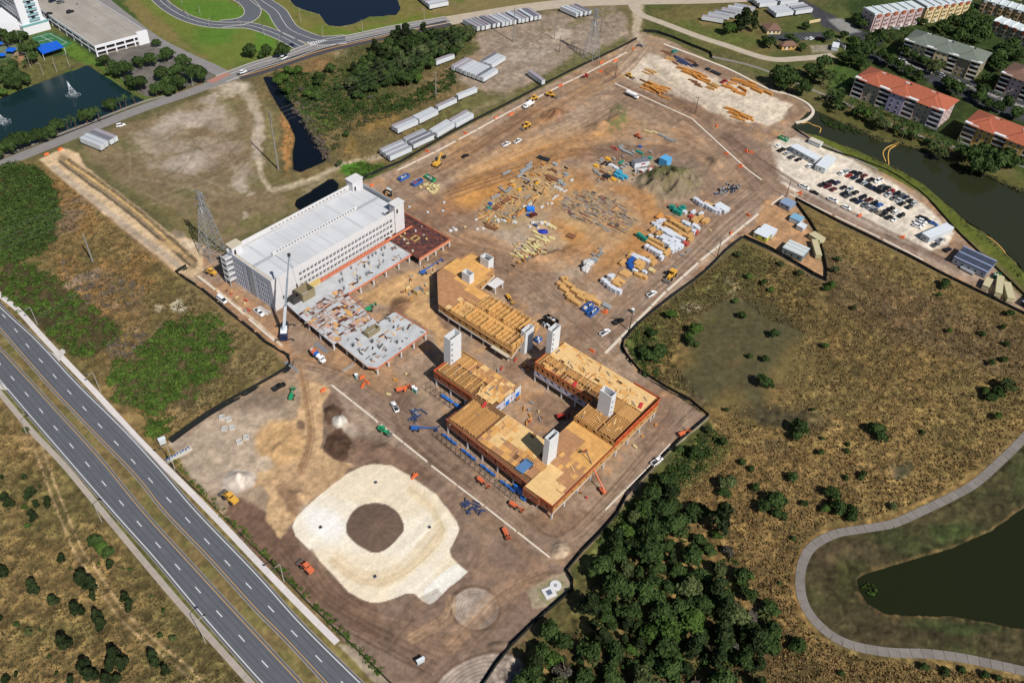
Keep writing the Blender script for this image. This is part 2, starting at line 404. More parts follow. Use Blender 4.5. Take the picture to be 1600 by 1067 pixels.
# upper field left of the garage
paint([(0, 400), (50, 412), (110, 452), (190, 512), (190, 530), (150, 558), (112, 552), (70, 518), (30, 480), (0, 450)], (70, 64, 44), 12, 1, .85); paint([(0, 258), (66, 266), (90, 320), (80, 380), (0, 404)], (58, 62, 34), 10, .8, .9); paint([(180, 590), (215, 545), (262, 508), (300, 490), (350, 510), (362, 550), (320, 600), (300, 628), (200, 638), (178, 620)], (104, 90, 66), 8, 1, .9)
FIELD = [(122, 238), (170, 205), (250, 180), (350, 135), (372, 128), (395, 170), (405, 220), (415, 290), (470, 320), (540, 285), (350, 385), (305, 385), (240, 320), (170, 270)]
var(FIELD, (134, 116, 88), (116, 108, 72), N12, .42, .6)
paint([(200, 210), (340, 150), (390, 230), (400, 280), (330, 300), (230, 260)], (170, 152, 136), 26, 1, .8, N12, .35, .55)
paint([(130, 250), (200, 290), (300, 340), (345, 385), (300, 380), (200, 300)], (112, 106, 64), 18, 1, .6)
for x, y, rx, ry in ((262, 223, 6, 4), (375, 290, 14, 7), (384, 339, 6, 3), (330, 155, 12, 6), (392, 300, 8, 4), (300, 250, 40, 14), (290, 190, 60, 14)): blob(x, y, rx, ry, (184, 170, 156), -15, .8, 1, .7)
blob(350, 240, 30, 26, (150, 128, 108), 0, .9, 1, .5)
for q in range(26): stroke([(rnd.uniform(160, 380), rnd.uniform(210, 330)), (rnd.uniform(200, 400), rnd.uniform(200, 320))], rnd.uniform(1.5, 3), rnd.choice([(122, 104, 78), (170, 154, 136), (108, 98, 70)]), .35, smoothp=False)
# field between ditch and top road; scrub, wood, trailer park
UPPER = [(380, 130), (440, 100), (600, 56), (700, 36), (800, 18), (990, 2), (1005, 45), (990, 66), (900, 110), (800, 164), (700, 212), (600, 268), (560, 290), (470, 325), (415, 290), (400, 180)]
var(UPPER, (112, 102, 68), (126, 108, 74), N12, .42, .6)
paint([(690, 110), (740, 80), (742, 50), (860, 20), (960, 5), (990, 60), (900, 105), (800, 140), (790, 150), (740, 140)], (158, 140, 124), 14, 1, .9)
paint([(812, 96), (860, 78), (930, 45), (980, 38), (985, 55), (900, 92), (800, 130), (770, 120)], (166, 150, 132), 12, 1, .6, N12, .4, .58)
blob(840, 62, 40, 10, (196, 182, 164), -20, .8, 1, .6, N5, .35, .6); blob(880, 52, 30, 8, (194, 182, 164), -15, .8, 1, .6, N5, .35, .6); blob(830, 85, 40, 10, (184, 170, 154), -15, .8, 1, .6)
paint([(840, 50), (985, 25), (980, 12), (900, 5), (860, 20)], (116, 108, 76), 10, 1, .7, N12, .4, .55)
paint([(985, 66), (900, 110), (800, 160), (700, 208), (610, 258), (640, 210), (740, 140), (790, 150), (900, 90), (975, 60)], (104, 102, 62), 9, .8, .85)
stroke([(575, 250), (640, 228), (700, 200), (760, 165), (800, 148)], 9, (148, 130, 106), .5)
blob(590, 185, 34, 20, (150, 120, 70), -10, .7, 1, .85); blob(545, 225, 12, 16, (146, 118, 66), 0, .7, 1, .7); blob(500, 105, 30, 14, (146, 110, 74), 0, .8, 1, .6); blob(545, 85, 20, 10, (188, 168, 142), 0, .8, 1, .8, N5, .4, .55); blob(445, 100, 20, 8, (120, 104, 70), 0, .8, 1, .8)
blob(480, 190, 24, 30, (60, 92, 36), 20, .7, 1, .8, N5, .35, .6); blob(510, 197, 22, 12, (74, 108, 40), 0, .7, 1, .8)
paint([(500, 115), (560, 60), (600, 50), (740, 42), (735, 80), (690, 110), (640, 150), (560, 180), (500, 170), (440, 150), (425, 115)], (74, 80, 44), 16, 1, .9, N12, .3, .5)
blob(450, 205, 10, 60, (176, 128, 78), -4, .6, .8, .95); blob(404, 200, 9, 60, (178, 162, 140), -4, .7, .8, .8); blob(425, 215, 9, 55, (132, 122, 82), -6, .8, .8, .8)
blob(480, 110, 40, 16, (150, 116, 78), -10, .8, 1, .7, N5, .4, .6); blob(700, 108, 60, 12, (140, 112, 84), -20, .8, 1, .6)
blob(500, 295, 30, 14, (146, 134, 112), -25, .8, .6, .7); stroke([(402, 240), (408, 275), (420, 295), (450, 292), (490, 280), (530, 260), (570, 248), (600, 243)], 8, (192, 176, 150), .85, .6, .3)
stroke([(330, 135), (372, 132), (395, 165), (404, 205), (402, 245)], 14, (188, 172, 152), .8, .8, .5); blob(365, 140, 24, 10, (196, 182, 160), -20, .8, .8, .9)
stroke([(408, 268), (425, 295), (455, 296), (540, 262), (610, 243)], 2, (150, 132, 106), .6)
blob(556, 262, 22, 12, (70, 116, 36), -20, .6, 1, .95); blob(575, 268, 24, 10, (66, 104, 36), -20, .6, 1, .8)
# lawns at the top left
LAWN = [(160, -30), (175, 0), (235, 55), (352, 112), (380, 118), (440, 92), (520, 68), (600, 50), (700, 30), (760, 20), (1000, -6), (990, -60), (160, -120)]
var(LAWN, (98, 112, 52), (118, 112, 62), N25, .4, .6)
paint([(205, 0), (255, 0), (300, 35), (400, 45), (420, 60), (400, 95), (340, 110), (300, 60)], (110, 122, 54), 14, 1, .9); paint([(180, 0), (215, 0), (270, 45), (310, 85), (340, 105), (260, 60), (215, 30)], (132, 116, 74), 12, 1, .85)
blob(340, 52, 30, 14, (84, 122, 44), -10, .8, 1, .8); paint([(272, 0), (350, 0), (385, 15), (376, 32), (340, 34), (300, 26)], (92, 126, 46), 4, .2, .95)
paint([(400, 48), (432, 62), (430, 80), (400, 80)], (92, 126, 46), 4, .3, .95); paint([(425, 0), (455, 8), (510, 42), (600, 36), (640, 14), (700, 12), (690, 28), (600, 46), (510, 62), (470, 50)], (122, 116, 62), 8, .7, .9)
paint([(470, 40), (560, 45), (640, 30), (690, 22), (600, 50), (520, 60)], (98, 124, 44), 8, .7, .7); paint([(405, 18), (430, 25), (445, 50), (475, 68), (455, 62), (425, 40)], (92, 124, 46), 4, .3, .9)
paint([(640, 20), (700, 0), (800, -10), (985, -10), (990, 2), (850, 10), (760, 18)], (136, 118, 82), 8, .9, .8)
# hotel grounds
HOTEL = [(-400, -200), (160, -40), (235, 55), (350, 118), (330, 135), (225, 160), (150, 195), (0, 245), (-600, 420)]
var(HOTEL, (96, 100, 58), (70, 88, 44), N12, .4, .6)
paint([(150, 88), (235, 62), (262, 68), (300, 88), (345, 112), (325, 128), (240, 150), (225, 150), (160, 100)], (116, 110, 106), 4, .2, .95)
paint([(110, 66), (150, 92), (222, 150), (240, 152), (215, 162), (140, 104), (95, 80)], (92, 120, 46), 4, .3, .9)
paint([(0, 100), (50, 90), (100, 88), (135, 100), (70, 122), (0, 150)], (110, 104, 62), 5, .4, .8); blob(0, 150, 40, 8, (92, 112, 44), -20, .6, .6, .8)
blob(28, 90, 10, 8, (190, 140, 110), 0, .5, .4, .8); blob(8, 80, 18, 14, (150, 160, 160), 0, .6, .6, .5)
paint([(245, 155), (318, 130), (320, 134), (250, 158)], (134, 110, 72), 3, .3, .9); paint([(0, 256), (228, 163), (224, 170), (0, 268)], (132, 114, 76), 3, .3, .8)
paint([(48, 58), (80, 50), (112, 68), (100, 76), (60, 74)], (58, 116, 78), 2, .1, .95)
# ---- right side: dry marsh, lawns, apartments
RIGHTALL = [(990, -60), (1005, 10), (1005, 48), (1050, 60), (1130, 90), (1210, 130), (1260, 160), (1290, 180), (1250, 200), (1400, 300), (1600, 490), (2800, 900), (2800, -500)]
var(RIGHTALL, (104, 98, 62), (88, 94, 50), N25, .4, .6)
paint([(1010, 15), (1100, 5), (1200, 0), (1220, 40), (1200, 90), (1100, 70), (1040, 35)], (112, 102, 62), 14, 1, .9); paint([(1040, 30), (1100, 40), (1160, 50), (1200, 70), (1140, 74), (1080, 52)], (94, 104, 50), 14, 1, .8)
stroke([(1100, 32), (1150, 16), (1200, 2)], 12, (146, 120, 84), .7, .9, .5); paint([(1010, 50), (1100, 85), (1190, 135), (1100, 100)], (84, 98, 44), 8, .6, .8)
paint([(1285, 160), (1330, 150), (1460, 235), (1560, 290), (1540, 300), (1400, 220)], (96, 92, 54), 14, .8, .9); paint([(1370, 175), (1450, 215), (1520, 250), (1470, 240), (1400, 205)], (112, 72, 48), 8, .8, .8, N5, .35, .6)
APT = [(1300, -60), (1340, 40), (1300, 120), (1340, 150), (1470, 215), (1600, 270), (2600, 600), (2600, -300)]
var(APT, (70, 82, 40), (50, 62, 30), N12, .4, .6)
paint([(1285, 105), (1335, 100), (1345, 130), (1310, 140), (1290, 130)], (74, 98, 44), 8, .6, .8)
for pl in ([(1265, 5), (1340, 45), (1385, 62), (1375, 70), (1320, 55), (1285, 40), (1240, -5)], [(1360, 80), (1420, 90), (1505, 125), (1600, 165), (1600, 180), (1500, 150), (1420, 115), (1355, 95)], [(1495, 120), (1600, 160), (1620, 200), (1510, 160)]): paint(pl, (70, 70, 76), 4, .2, .95)
paint([(1292, 31), (1315, 29), (1345, 50), (1320, 54)], (150, 148, 142), 3, .1, .9); paint([(1200, 52), (1300, 50), (1300, 62), (1200, 64)], (74, 76, 80), 3, .1, .95); paint([(1265, 72), (1300, 70), (1305, 82), (1270, 84)], (154, 142, 126), 4, .3, .9)
stroke([(1380, 85), (1440, 108), (1500, 128)], 3, (186, 180, 170), .9, .3, 0); stroke([(1500, 130), (1600, 168)], 3, (180, 174, 166), .9, .3, 0)
paint([(1300, 0), (1600, 0), (1600, 120), (1480, 60), (1380, 60), (1330, 20)], (56, 72, 36), 14, .8, .7)
MARSH = [(975, 535), (990, 510), (1050, 468), (1105, 425), (1165, 375), (1290, 440), (1288, 395), (1260, 335), (1240, 315), (1310, 352), (1400, 395), (1490, 440), (1600, 495), (2700, 1000), (2700, 1900), (700, 1900), (757, 1066), (800, 1010), (885, 930), (890, 895), (965, 802), (1107, 655), (1040, 608), (1000, 585)]
var(MARSH, (132, 110, 68), (112, 97, 60), N12, .4, .6)
paint([(1240, 315), (1310, 352), (1400, 395), (1600, 495), (1600, 530), (1440, 480), (1330, 420), (1290, 440), (1285, 400)], (120, 102, 64), 12, .8, .8)
paint([(975, 535), (990, 510), (1110, 425), (1165, 378), (1210, 405), (1180, 450), (1140, 460), (1080, 490), (1050, 540), (1000, 580)], (96, 92, 52), 14, 1, .85)
blob(1110, 460, 55, 20, (176, 162, 136), -30, .9, 1, .6, N5, .38, .6); blob(1075, 482, 16, 8, (176, 160, 140), 0, .8, 1, .6); blob(1000, 540, 22, 30, (92, 104, 52), 20, .8, 1, .8)
paint([(1120, 470), (1165, 455), (1210, 480), (1260, 520), (1240, 530), (1190, 600), (1200, 640), (1260, 640), (1300, 640), (1240, 660), (1180, 650), (1140, 600), (1100, 640), (1060, 600), (1090, 560), (1060, 530)], (84, 80, 56), 30, 1, .85)
blob(1060, 560, 30, 16, (120, 92, 58), 0, .8, 1, .8, N5, .4, .6); blob(1230, 655, 70, 14, (74, 66, 48), 8, .7, 1, .85); blob(1212, 700, 30, 14, (70, 64, 48), 15, .8, 1, .8); blob(1410, 738, 18, 11, (72, 70, 50), -30, .5, .6, .9)
paint([(1230, 330), (1300, 390), (1400, 440), (1500, 480), (1600, 520), (1600, 600), (1500, 560), (1380, 520), (1290, 470)], (104, 86, 66), 30, 1, .55)
blob(1390, 500, 60, 24, (104, 86, 72), 20, .9, 1, .5, N5, .4, .6); blob(1480, 560, 50, 26, (92, 78, 60), 0, .9, 1, .5, N5, .4, .6)
paint([(1100, 690), (1250, 700), (1400, 720), (1330, 800), (1250, 840), (1240, 900), (1260, 990), (1400, 1060), (1000, 1067), (1000, 880), (1080, 760)], (128, 102, 64), 20, 1, .6)
paint([(1110, 655), (1150, 700), (1050, 780), (960, 860), (900, 920), (890, 895), (967, 800), (1062, 690)], (84, 92, 48), 8, .8, .75)
paint([(900, 900), (950, 880), (940, 960), (860, 1030), (800, 1067), (760, 1067), (850, 965), (895, 925)], (86, 82, 48), 12, .8, .8)
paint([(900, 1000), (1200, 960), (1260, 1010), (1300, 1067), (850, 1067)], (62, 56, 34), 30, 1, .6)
for q in range(150):                         # clumps of living green and bleached straw in the dry marsh
 x, y = rnd.uniform(1000, 1640), rnd.uniform(420, 1067)
 blob(x, y, rnd.uniform(6, 24), rnd.uniform(4, 11), rnd.choice([(150, 118, 78), (92, 84, 46), (88, 66, 46), (140, 122, 96), (156, 116, 70), (84, 86, 44)]), rnd.uniform(-40, 40), .9, 1, rnd.uniform(.15, .45), N5, .42, .6)
# mown lawn round the bottom right lake
PATHC = [(1640, 640), (1600, 684), (1570, 714), (1525, 754), (1487, 776), (1437, 800), (1395, 818), (1350, 826), (1305, 834), (1270, 853), (1254, 880), (1250, 912), (1256, 942), (1272, 968), (1300, 993), (1332, 1008), (1375, 1017), (1410, 1020), (1450, 1021), (1500, 1027), (1550, 1037), (1600, 1048), (1660, 1062)]
LAWN2 = PATHC + [(2700, 1200), (2700, 300)]
var(LAWN2, (78, 70, 47), (68, 70, 42), N25, .4, .6, 1, 2, .0)
for x, y, rx, ry, c in ((1480, 830, 30, 12, (58, 72, 38)), (1330, 900, 26, 40, (70, 73, 42)), (1335, 860, 60, 14, (86, 74, 54)), (1420, 990, 90, 16, (76, 65, 46)), (1500, 980, 80, 8, (60, 72, 38)), (1290, 870, 20, 24, (84, 72, 52)), (1550, 800, 50, 20, (80, 70, 48))): blob(x, y, rx, ry, c, 0, .9, 1, .7)
stroke([(1600, 790), (1550, 826), (1487, 853), (1425, 871), (1387, 883), (1350, 896), (1336, 912), (1352, 944), (1380, 961), (1430, 963), (1487, 963), (1550, 974), (1610, 984)], 6, (112, 90, 58), .8, .7, .4, N2, .2, .6)
stroke([(1592, 686), (1560, 716), (1520, 746), (1480, 768), (1430, 790), (1392, 809), (1350, 817), (1300, 825), (1262, 845), (1244, 878), (1241, 912), (1246, 945), (1262, 975), (1295, 1003)], 4, (134, 104, 62), .8, .6, .1)
# ---- the construction site
SITE = [(65, 250), (100, 232), (122, 240), (140, 266), (190, 305), (214, 323), (262, 361), (306, 376), (345, 396), (372, 398), (560, 306), (566, 284), (620, 262), (712, 207), (800, 162), (900, 110), (993, 60), (1005, 50), (1050, 66), (1195, 138), (1258, 160), (1272, 177), (1240, 198), (1300, 235), (1400, 280), (1452, 313), (1500, 368), (1552, 415), (1600, 470), (1680, 560), (1600, 492), (1487, 437), (1400, 392), (1312, 349), (1242, 312), (1275, 364), (1290, 439), (1200, 388), (1162, 371), (1135, 392), (1100, 427), (1050, 464), (997, 507), (975, 535), (1000, 581), (1040, 606), (1107, 652), (1062, 689), (1017, 734), (967, 799), (940, 832), (888, 890), (895, 922), (850, 960), (800, 1008), (757, 1067), (730, 1200), (700, 1300), (607, 1067), (507, 970), (432, 890), (337, 794), (262, 690), (325, 646), (400, 604), (450, 575), (447, 556), (400, 524), (350, 484), (312, 452), (275, 427), (180, 350), (120, 300)]
DIRT = (165, 140, 119); DARK = (128, 107, 93); ORG = (200, 142, 82); TAN = (196, 164, 124); PALE = (184, 168, 148)
paint(SITE, DIRT, 2, .12); paint(SITE, (172, 147, 122), 2, .12, .8, N25, .45, .65); paint(SITE, (136, 108, 87), 2, .12, .8, N12, .5, .68); paint(SITE, (178, 136, 96), 2, .12, .55, N5, .56, .72)
paint([(455, 580), (640, 610), (760, 790), (860, 872), (890, 895), (850, 960), (757, 1067), (607, 1067), (440, 895), (470, 700)], DARK, 26, .6, .75)
paint([(600, 640), (700, 760), (860, 870), (900, 870), (960, 800), (800, 800), (690, 690)], (134, 108, 88), 18, .7, .6)
# upper yard: orange sand
for x, y, rx, ry, r_, k in ((790, 270, 90, 34, -25, .8), (900, 215, 90, 26, -20, .45), (740, 300, 50, 22, -30, .6), (880, 300, 70, 30, -10, .6), (990, 370, 60, 18, 40, .8), (880, 370, 60, 24, 20, .7), (820, 190, 60, 14, -25, .5), (1000, 320, 60, 14, 45, .6), (850, 240, 70, 14, -15, .5), (960, 400, 50, 16, -40, .5), (730, 240, 40, 18, -20, .5)):
 blob(x, y, rx, ry, ORG, r_, .9, 1, k); blob(x, y, rx * .7, ry * .7, (198, 146, 84), r_, .9, 1, k * .7, N5, .42, .62)
paint([(770, 340), (850, 335), (890, 380), (850, 420), (800, 410), (770, 380)], PALE, 14, .9, .6); blob(875, 420, 34, 12, (176, 156, 132), 0, .8, 1, .8)
paint([(880, 300), (940, 298), (1000, 340), (985, 375), (930, 385), (870, 340)], (186, 154, 112), 10, .8, .7)
paint([(755, 320), (850, 250), (895, 285), (800, 360), (745, 352)], (178, 150, 112), 12, .8, .8); paint([(920, 262), (1010, 245), (1050, 262), (990, 290), (930, 290)], (178, 158, 132), 8, .8, .7)
blob(800, 200, 50, 16, (112, 84, 66), -30, .8, 1, .6); blob(868, 178, 20, 10, (108, 72, 52), -10, .8, 1, .8)
blob(930, 180, 60, 20, (164, 140, 116), -25, .8, 1, .7); blob(700, 330, 50, 20, (138, 104, 82), 20, .8, 1, .6); blob(1100, 260, 40, 30, (132, 110, 94), 20, .9, 1, .7); blob(700, 380, 40, 30, (142, 112, 90), 30, .9, 1, .6)
blob(850, 405, 60, 10, (112, 86, 64), -15, .7, 1, .7); blob(1115, 255, 12, 9, (98, 80, 68), 20, .6, .6, .9)
# pale laydown yard and its access
paint([(975, 70), (1005, 80), (1040, 92), (1120, 118), (1200, 145), (1238, 160), (1246, 172), (1200, 198), (1140, 185), (1080, 160), (1020, 140), (975, 120), (960, 100)], (220, 205, 184), 5, .35, .95)
paint([(985, 5), (1010, 2), (1000, 40), (1003, 75), (975, 100), (965, 90), (990, 60)], (196, 180, 156), 8, .5, .9); stroke([(995, 40), (1000, 70), (1030, 110), (1080, 150), (1150, 190)], 10, (184, 166, 144), .5)
blob(1075, 100, 70, 10, (150, 126, 106), 25, .8, .6, .55); paint([(1040, 70), (1140, 108), (1230, 150), (1240, 160), (1120, 120), (1040, 88)], (144, 118, 96), 3, .2, .8)
paint([(1195, 140), (1255, 165), (1268, 178), (1240, 196), (1225, 180), (1238, 165), (1200, 150)], (146, 120, 98), 5, .4, .85)
# gravel car park
paint([(1205, 222), (1245, 215), (1310, 240), (1400, 290), (1450, 325), (1490, 365), (1480, 382), (1440, 400), (1400, 388), (1330, 350), (1250, 312), (1215, 280)], (228, 216, 198), 5, .3, .95)
paint([(1130, 200), (1210, 222), (1220, 290), (1160, 350), (1100, 300), (1110, 240)], (148, 124, 106), 14, .7, .85)
stroke([(1250, 308), (1340, 352), (1440, 396), (1540, 440)], 12, (132, 106, 90), .8, .5, .3); stroke([(1440, 400), (1520, 434), (1590, 470)], 14, (190, 170, 150), .7, .7, .4)
paint([(1195, 310), (1240, 320), (1275, 370), (1288, 435), (1250, 420), (1170, 372)], (190, 146, 104), 5, .4, .8)
# tan sand by the garage, between decks
paint([(560, 470), (600, 440), (640, 425), (680, 425), (672, 470), (690, 510), (720, 530), (690, 540), (650, 500), (625, 480), (580, 478)], (204, 164, 116), 8, .7, .95); blob(625, 478, 16, 12, (120, 90, 70), -30, .8, .8, .8)
paint([(300, 440), (345, 470), (400, 520), (450, 570), (470, 560), (430, 500), (360, 440)], (170, 132, 100), 6, .4, .8)
stroke([(312, 432), (350, 462), (400, 503), (440, 540)], 4, (214, 196, 170), .9, .4, .05)
paint([(470, 560), (520, 580), (600, 620), (640, 600), (600, 560), (500, 540)], (172, 136, 102), 14, .8, .7)
# left strip road with a trench
paint([(62, 250), (100, 233), (122, 240), (140, 266), (190, 305), (214, 323), (262, 361), (306, 378), (318, 385), (318, 420), (300, 432), (278, 426), (180, 348), (120, 300)], (212, 184, 146), 3, .25, .95)
stroke([(84, 262), (140, 308), (214, 366), (280, 416)], 9, (176, 160, 142), .8, .5, .1); stroke([(98, 250), (150, 288), (180, 310), (240, 358), (300, 412)], 15, (150, 128, 98), .9, .3, .1); stroke([(94, 252), (140, 288), (176, 314), (236, 362), (296, 414)], 3, (78, 70, 58), .95, .4, .1); stroke([(108, 250), (156, 284), (188, 308), (246, 354), (306, 408)], 6, (104, 88, 66), .95, .4, .15, N2, .15, .6)
stroke([(104, 252), (180, 306), (240, 355), (300, 410)], 3, (212, 176, 116), 1, .4, .1); stroke([(110, 262), (170, 306), (236, 358), (300, 410)], 3.2, (138, 118, 96), .8, .5, .1, N2, .2, .7)
blob(279, 366, 12, 7, (150, 132, 112), 20, .4, .3, .9); blob(262, 385, 20, 6, (206, 172, 124), 30, .6, .6, .8); blob(298, 384, 16, 8, (206, 186, 160), 20, .5, .4, .8)
# lower left yard
paint([(262, 690), (400, 606), (455, 580), (490, 640), (470, 700), (430, 760), (420, 880), (337, 794)], (162, 142, 120), 6, .4, .9)
paint([(262, 692), (330, 670), (380, 700), (350, 770), (320, 770)], (166, 148, 130), 10, .7, .8); blob(322, 720, 30, 12, (104, 116, 70), 40, .9, 1, .5, N5, .5, .65)
paint([(262, 690), (330, 655), (385, 640), (440, 640), (440, 700), (390, 770), (350, 780), (300, 745)], (188, 168, 146), 14, .8, .8); paint([(365, 778), (412, 800), (442, 838), (458, 822), (466, 857), (520, 900), (590, 945), (600, 1010), (480, 930), (400, 870), (345, 805)], (120, 94, 78), 8, .8, .95)
paint([(466, 565), (508, 588), (516, 607), (500, 630), (508, 665), (504, 696), (520, 711), (550, 726), (520, 761), (481, 784), (454, 815), (442, 842), (412, 807), (419, 776), (412, 757), (392, 761), (419, 719), (402, 699), (412, 672), (458, 657), (469, 630), (464, 588)], (212, 176, 132), 5, .7, .95); paint([(466, 565), (508, 588), (516, 607), (500, 630), (508, 665), (504, 696), (520, 711), (550, 726), (520, 761), (481, 784), (454, 815), (442, 842), (412, 807), (419, 776), (412, 757), (392, 761), (419, 719), (402, 699), (412, 672), (458, 657), (469, 630), (464, 588)], (170, 138, 106), 5, .7, .6, N5, .5, .62)
blob(436, 690, 40, 36, (200, 162, 116), 0, .35, .5, .95); blob(371, 752, 27, 16, (204, 190, 176), -10, .3, .5, .95); blob(414, 726, 16, 13, (206, 184, 160), 20, .4, .5, .9)
blob(470, 750, 40, 26, (192, 158, 122), 0, .8, .9, .8); blob(455, 780, 26, 14, (126, 100, 80), 60, .7, 1, .6, N5, .4, .6); blob(430, 600, 30, 14, (164, 134, 104), 0, .8, .8, .6)
blob(410, 625, 40, 18, (130, 112, 96), -20, .8, 1, .5)
blob(472, 665, 8, 6, (120, 96, 80), 30, .6, .6, .8)
paint([(505, 637), (520, 630), (534, 640), (530, 652), (515, 665), (507, 655)], (92, 72, 58), 2.5, .4, .95)
paint([(507, 705), (512, 680), (528, 668), (538, 680), (548, 690), (570, 684), (584, 674), (600, 678), (640, 705), (690, 745), (660, 750), (620, 740), (575, 728), (545, 722), (530, 720)], (130, 105, 88), 3, .4, 1); paint([(507, 700), (514, 678), (533, 669), (540, 683), (546, 692), (542, 712), (532, 720), (520, 712)], (92, 70, 56), 3, .5, 1)
blob(531, 659, 11, 10, (222, 214, 202), 0, .35, .3, 1); blob(545, 672, 12, 10, (180, 164, 146), 30, .5, .5, .9)
paint([(555, 680), (520, 600), (700, 745), (640, 705)], (168, 148, 128), 5, .5, .7); stroke([(500, 590), (560, 640), (640, 705), (720, 770)], 8, (158, 136, 116), .6)
# white pad with its island
PAD = [(585, 724), (612, 728), (640, 742), (680, 772), (700, 795), (712, 812), (719, 826), (712, 842), (703, 858), (705, 868), (715, 880), (731, 893), (700, 920), (682, 937), (672, 944), (660, 938), (648, 928), (635, 926), (615, 934), (598, 940), (580, 941), (565, 936), (545, 925), (520, 897), (490, 865), (462, 838), (457, 822), (462, 808), (480, 790), (510, 765), (540, 742), (565, 728)]
paint(PAD, (238, 222, 194), 1.6, .12, 1); paint(PAD, (242, 232, 212), 1.6, .12, .8, N25, .5, .65); blob(505, 815, 36, 22, (244, 240, 234), 30, .8, .7, .9)
paint([(731, 893), (715, 880), (690, 895), (660, 925), (672, 944), (700, 920)], (240, 236, 226), 3, .2, .9)
tracks([(520, 870), (560, 900), (610, 900), (650, 870), (690, 820)], 7, 22, 1.2, (218, 194, 156), .6); tracks([(640, 760), (680, 800), (690, 840), (640, 890), (590, 915)], 5, 16, 1.2, (222, 200, 162), .6)
paint(catmull([(588, 786), (606, 790), (622, 803), (632, 823), (628, 834), (611, 852), (596, 861), (584, 863), (569, 856), (550, 843), (541, 830), (541, 817), (552, 798), (569, 788)], 4, True), (112, 92, 80), 1.6, .15, 1)
for q in range(14):
 a = q / 14 * 6.28; stroke([(586, 822), (586 + 38 * math.cos(a), 822 + 30 * math.sin(a))], 2, (130, 106, 90), .4, smoothp=False)
# round sand disc and the lower one
for k_, (cx, cy, rx, ry, rot) in enumerate(((743, 950, 37, 32, 10), (746, 1072, 78, 44, -25))):
 blob(cx, cy, rx + 5, ry + 4, (104, 82, 66), rot, .12, .15, .8); blob(cx, cy, rx, ry, (176, 160, 146), rot, .06, .05, 1)
 for j in range(7):
  f = 1 - j * .13
  ring = [(cx + math.cos(R(rot)) * rx * f * math.cos(t) - math.sin(R(rot)) * ry * f * math.sin(t), cy + math.sin(R(rot)) * rx * f * math.cos(t) + math.cos(R(rot)) * ry * f * math.sin(t)) for t in np.linspace(0, 6.28, 28)]
  stroke(ring, 1.6, (130, 114, 101), .55, warp=.1)
blob(875, 858, 14, 15, (214, 194, 164), 20, .3, .3, .95); blob(1072, 660, 5, 7, (206, 180, 146), 0, .4, .4, .9)
paint([(820, 925), (850, 905), (882, 893), (893, 920), (860, 950), (830, 955)], (168, 152, 128), 4, .5, .9); paint([(820, 925), (850, 905), (882, 893), (893, 920), (860, 950)], (108, 116, 72), 4, .5, .6, N2, .5, .7)
stroke([(945, 797), (1010, 735), (1060, 690), (1105, 652)], 7, (206, 188, 164), .85, .4, .15); stroke([(850, 875), (900, 858), (945, 800)], 5, (180, 156, 130), .5)
# site traffic
S1 = [(455, 575), (520, 590), (620, 650), (700, 720), (790, 800), (850, 850), (900, 840), (960, 780), (1020, 710), (1060, 650)]
tracks(S1, 8, 30, 2, (118, 96, 80), .4); tracks(S1, 5, 26, 1.5, (184, 162, 142), .45); tracks([(640, 300), (760, 250), (900, 190), (1000, 150)], 6, 30, 3, (190, 168, 146), .35); tracks([(940, 540), (1040, 440), (1180, 310)], 6, 34, 3, (188, 168, 150), .4); tracks([(700, 350), (800, 400), (900, 450), (960, 520)], 5, 40, 3, (186, 162, 140), .35)
tracks([(640, 610), (620, 650), (660, 700), (740, 760)], 5, 18, 1.6, (112, 90, 74), .4)
tracks([(470, 870), (510, 930), (570, 970), (640, 990), (720, 1000), (790, 940), (830, 880)], 9, 40, 2, (138, 112, 92), .45)
tracks([(430, 860), (500, 940), (600, 1000), (680, 1040)], 7, 30, 2, (100, 80, 66), .4); tracks([(700, 1010), (780, 930), (860, 890)], 6, 26, 2, (176, 140, 108), .35)
tracks([(600, 1010), (640, 960), (690, 930)], 6, 24, 1.5, (96, 78, 64), .4); tracks([(640, 1000), (700, 965), (705, 930)], 4, 14, 1.5, (190, 156, 116), .4)
tracks([(470, 570), (478, 620), (486, 680), (470, 740)], 6, 12, 1.6, (150, 118, 88), .5); tracks([(740, 800), (790, 830), (840, 880)], 5, 20, 1.6, (160, 128, 100), .4)
S2 = [(640, 290), (720, 250), (800, 200), (880, 150), (960, 110), (1000, 70)]
tracks(S2, 9, 34, 2, (176, 142, 110), .45); tracks(S2, 6, 30, 1.6, (112, 88, 72), .4)
tracks([(700, 300), (800, 265), (900, 230), (1000, 240), (1080, 220), (1040, 180), (960, 140)], 8, 24, 1.6, (116, 92, 76), .35)
tracks([(780, 250), (860, 225), (960, 205), (1060, 215), (1120, 250), (1160, 300)], 8, 34, 1.6, (186, 148, 110), .35)
tracks([(690, 380), (760, 380), (830, 410), (900, 400), (960, 350), (1000, 310)], 8, 30, 1.8, (190, 146, 104), .45); tracks([(900, 290), (950, 280), (1010, 330), (1000, 370), (950, 420)], 7, 26, 1.8, (176, 130, 90), .4)
tracks([(1180, 300), (1120, 350), (1060, 410), (1000, 460), (940, 520)], 10, 44, 2, (124, 100, 84), .4); tracks([(1190, 290), (1120, 340), (1040, 420), (960, 490)], 6, 40, 1.5, (176, 152, 132), .35)
tracks([(700, 400), (800, 420), (860, 470), (920, 520), (960, 560)], 8, 40, 2, (124, 100, 82), .4); tracks([(600, 300), (650, 330), (720, 380), (800, 410)], 7, 40, 1.8, (118, 92, 76), .4)
tracks([(1010, 130), (1080, 175), (1150, 240), (1190, 290)], 8, 30, 1.8, (122, 98, 82), .4); tracks([(870, 150), (940, 150), (1010, 175), (1090, 200), (1150, 260)], 7, 28, 1.6, (170, 144, 120), .35)
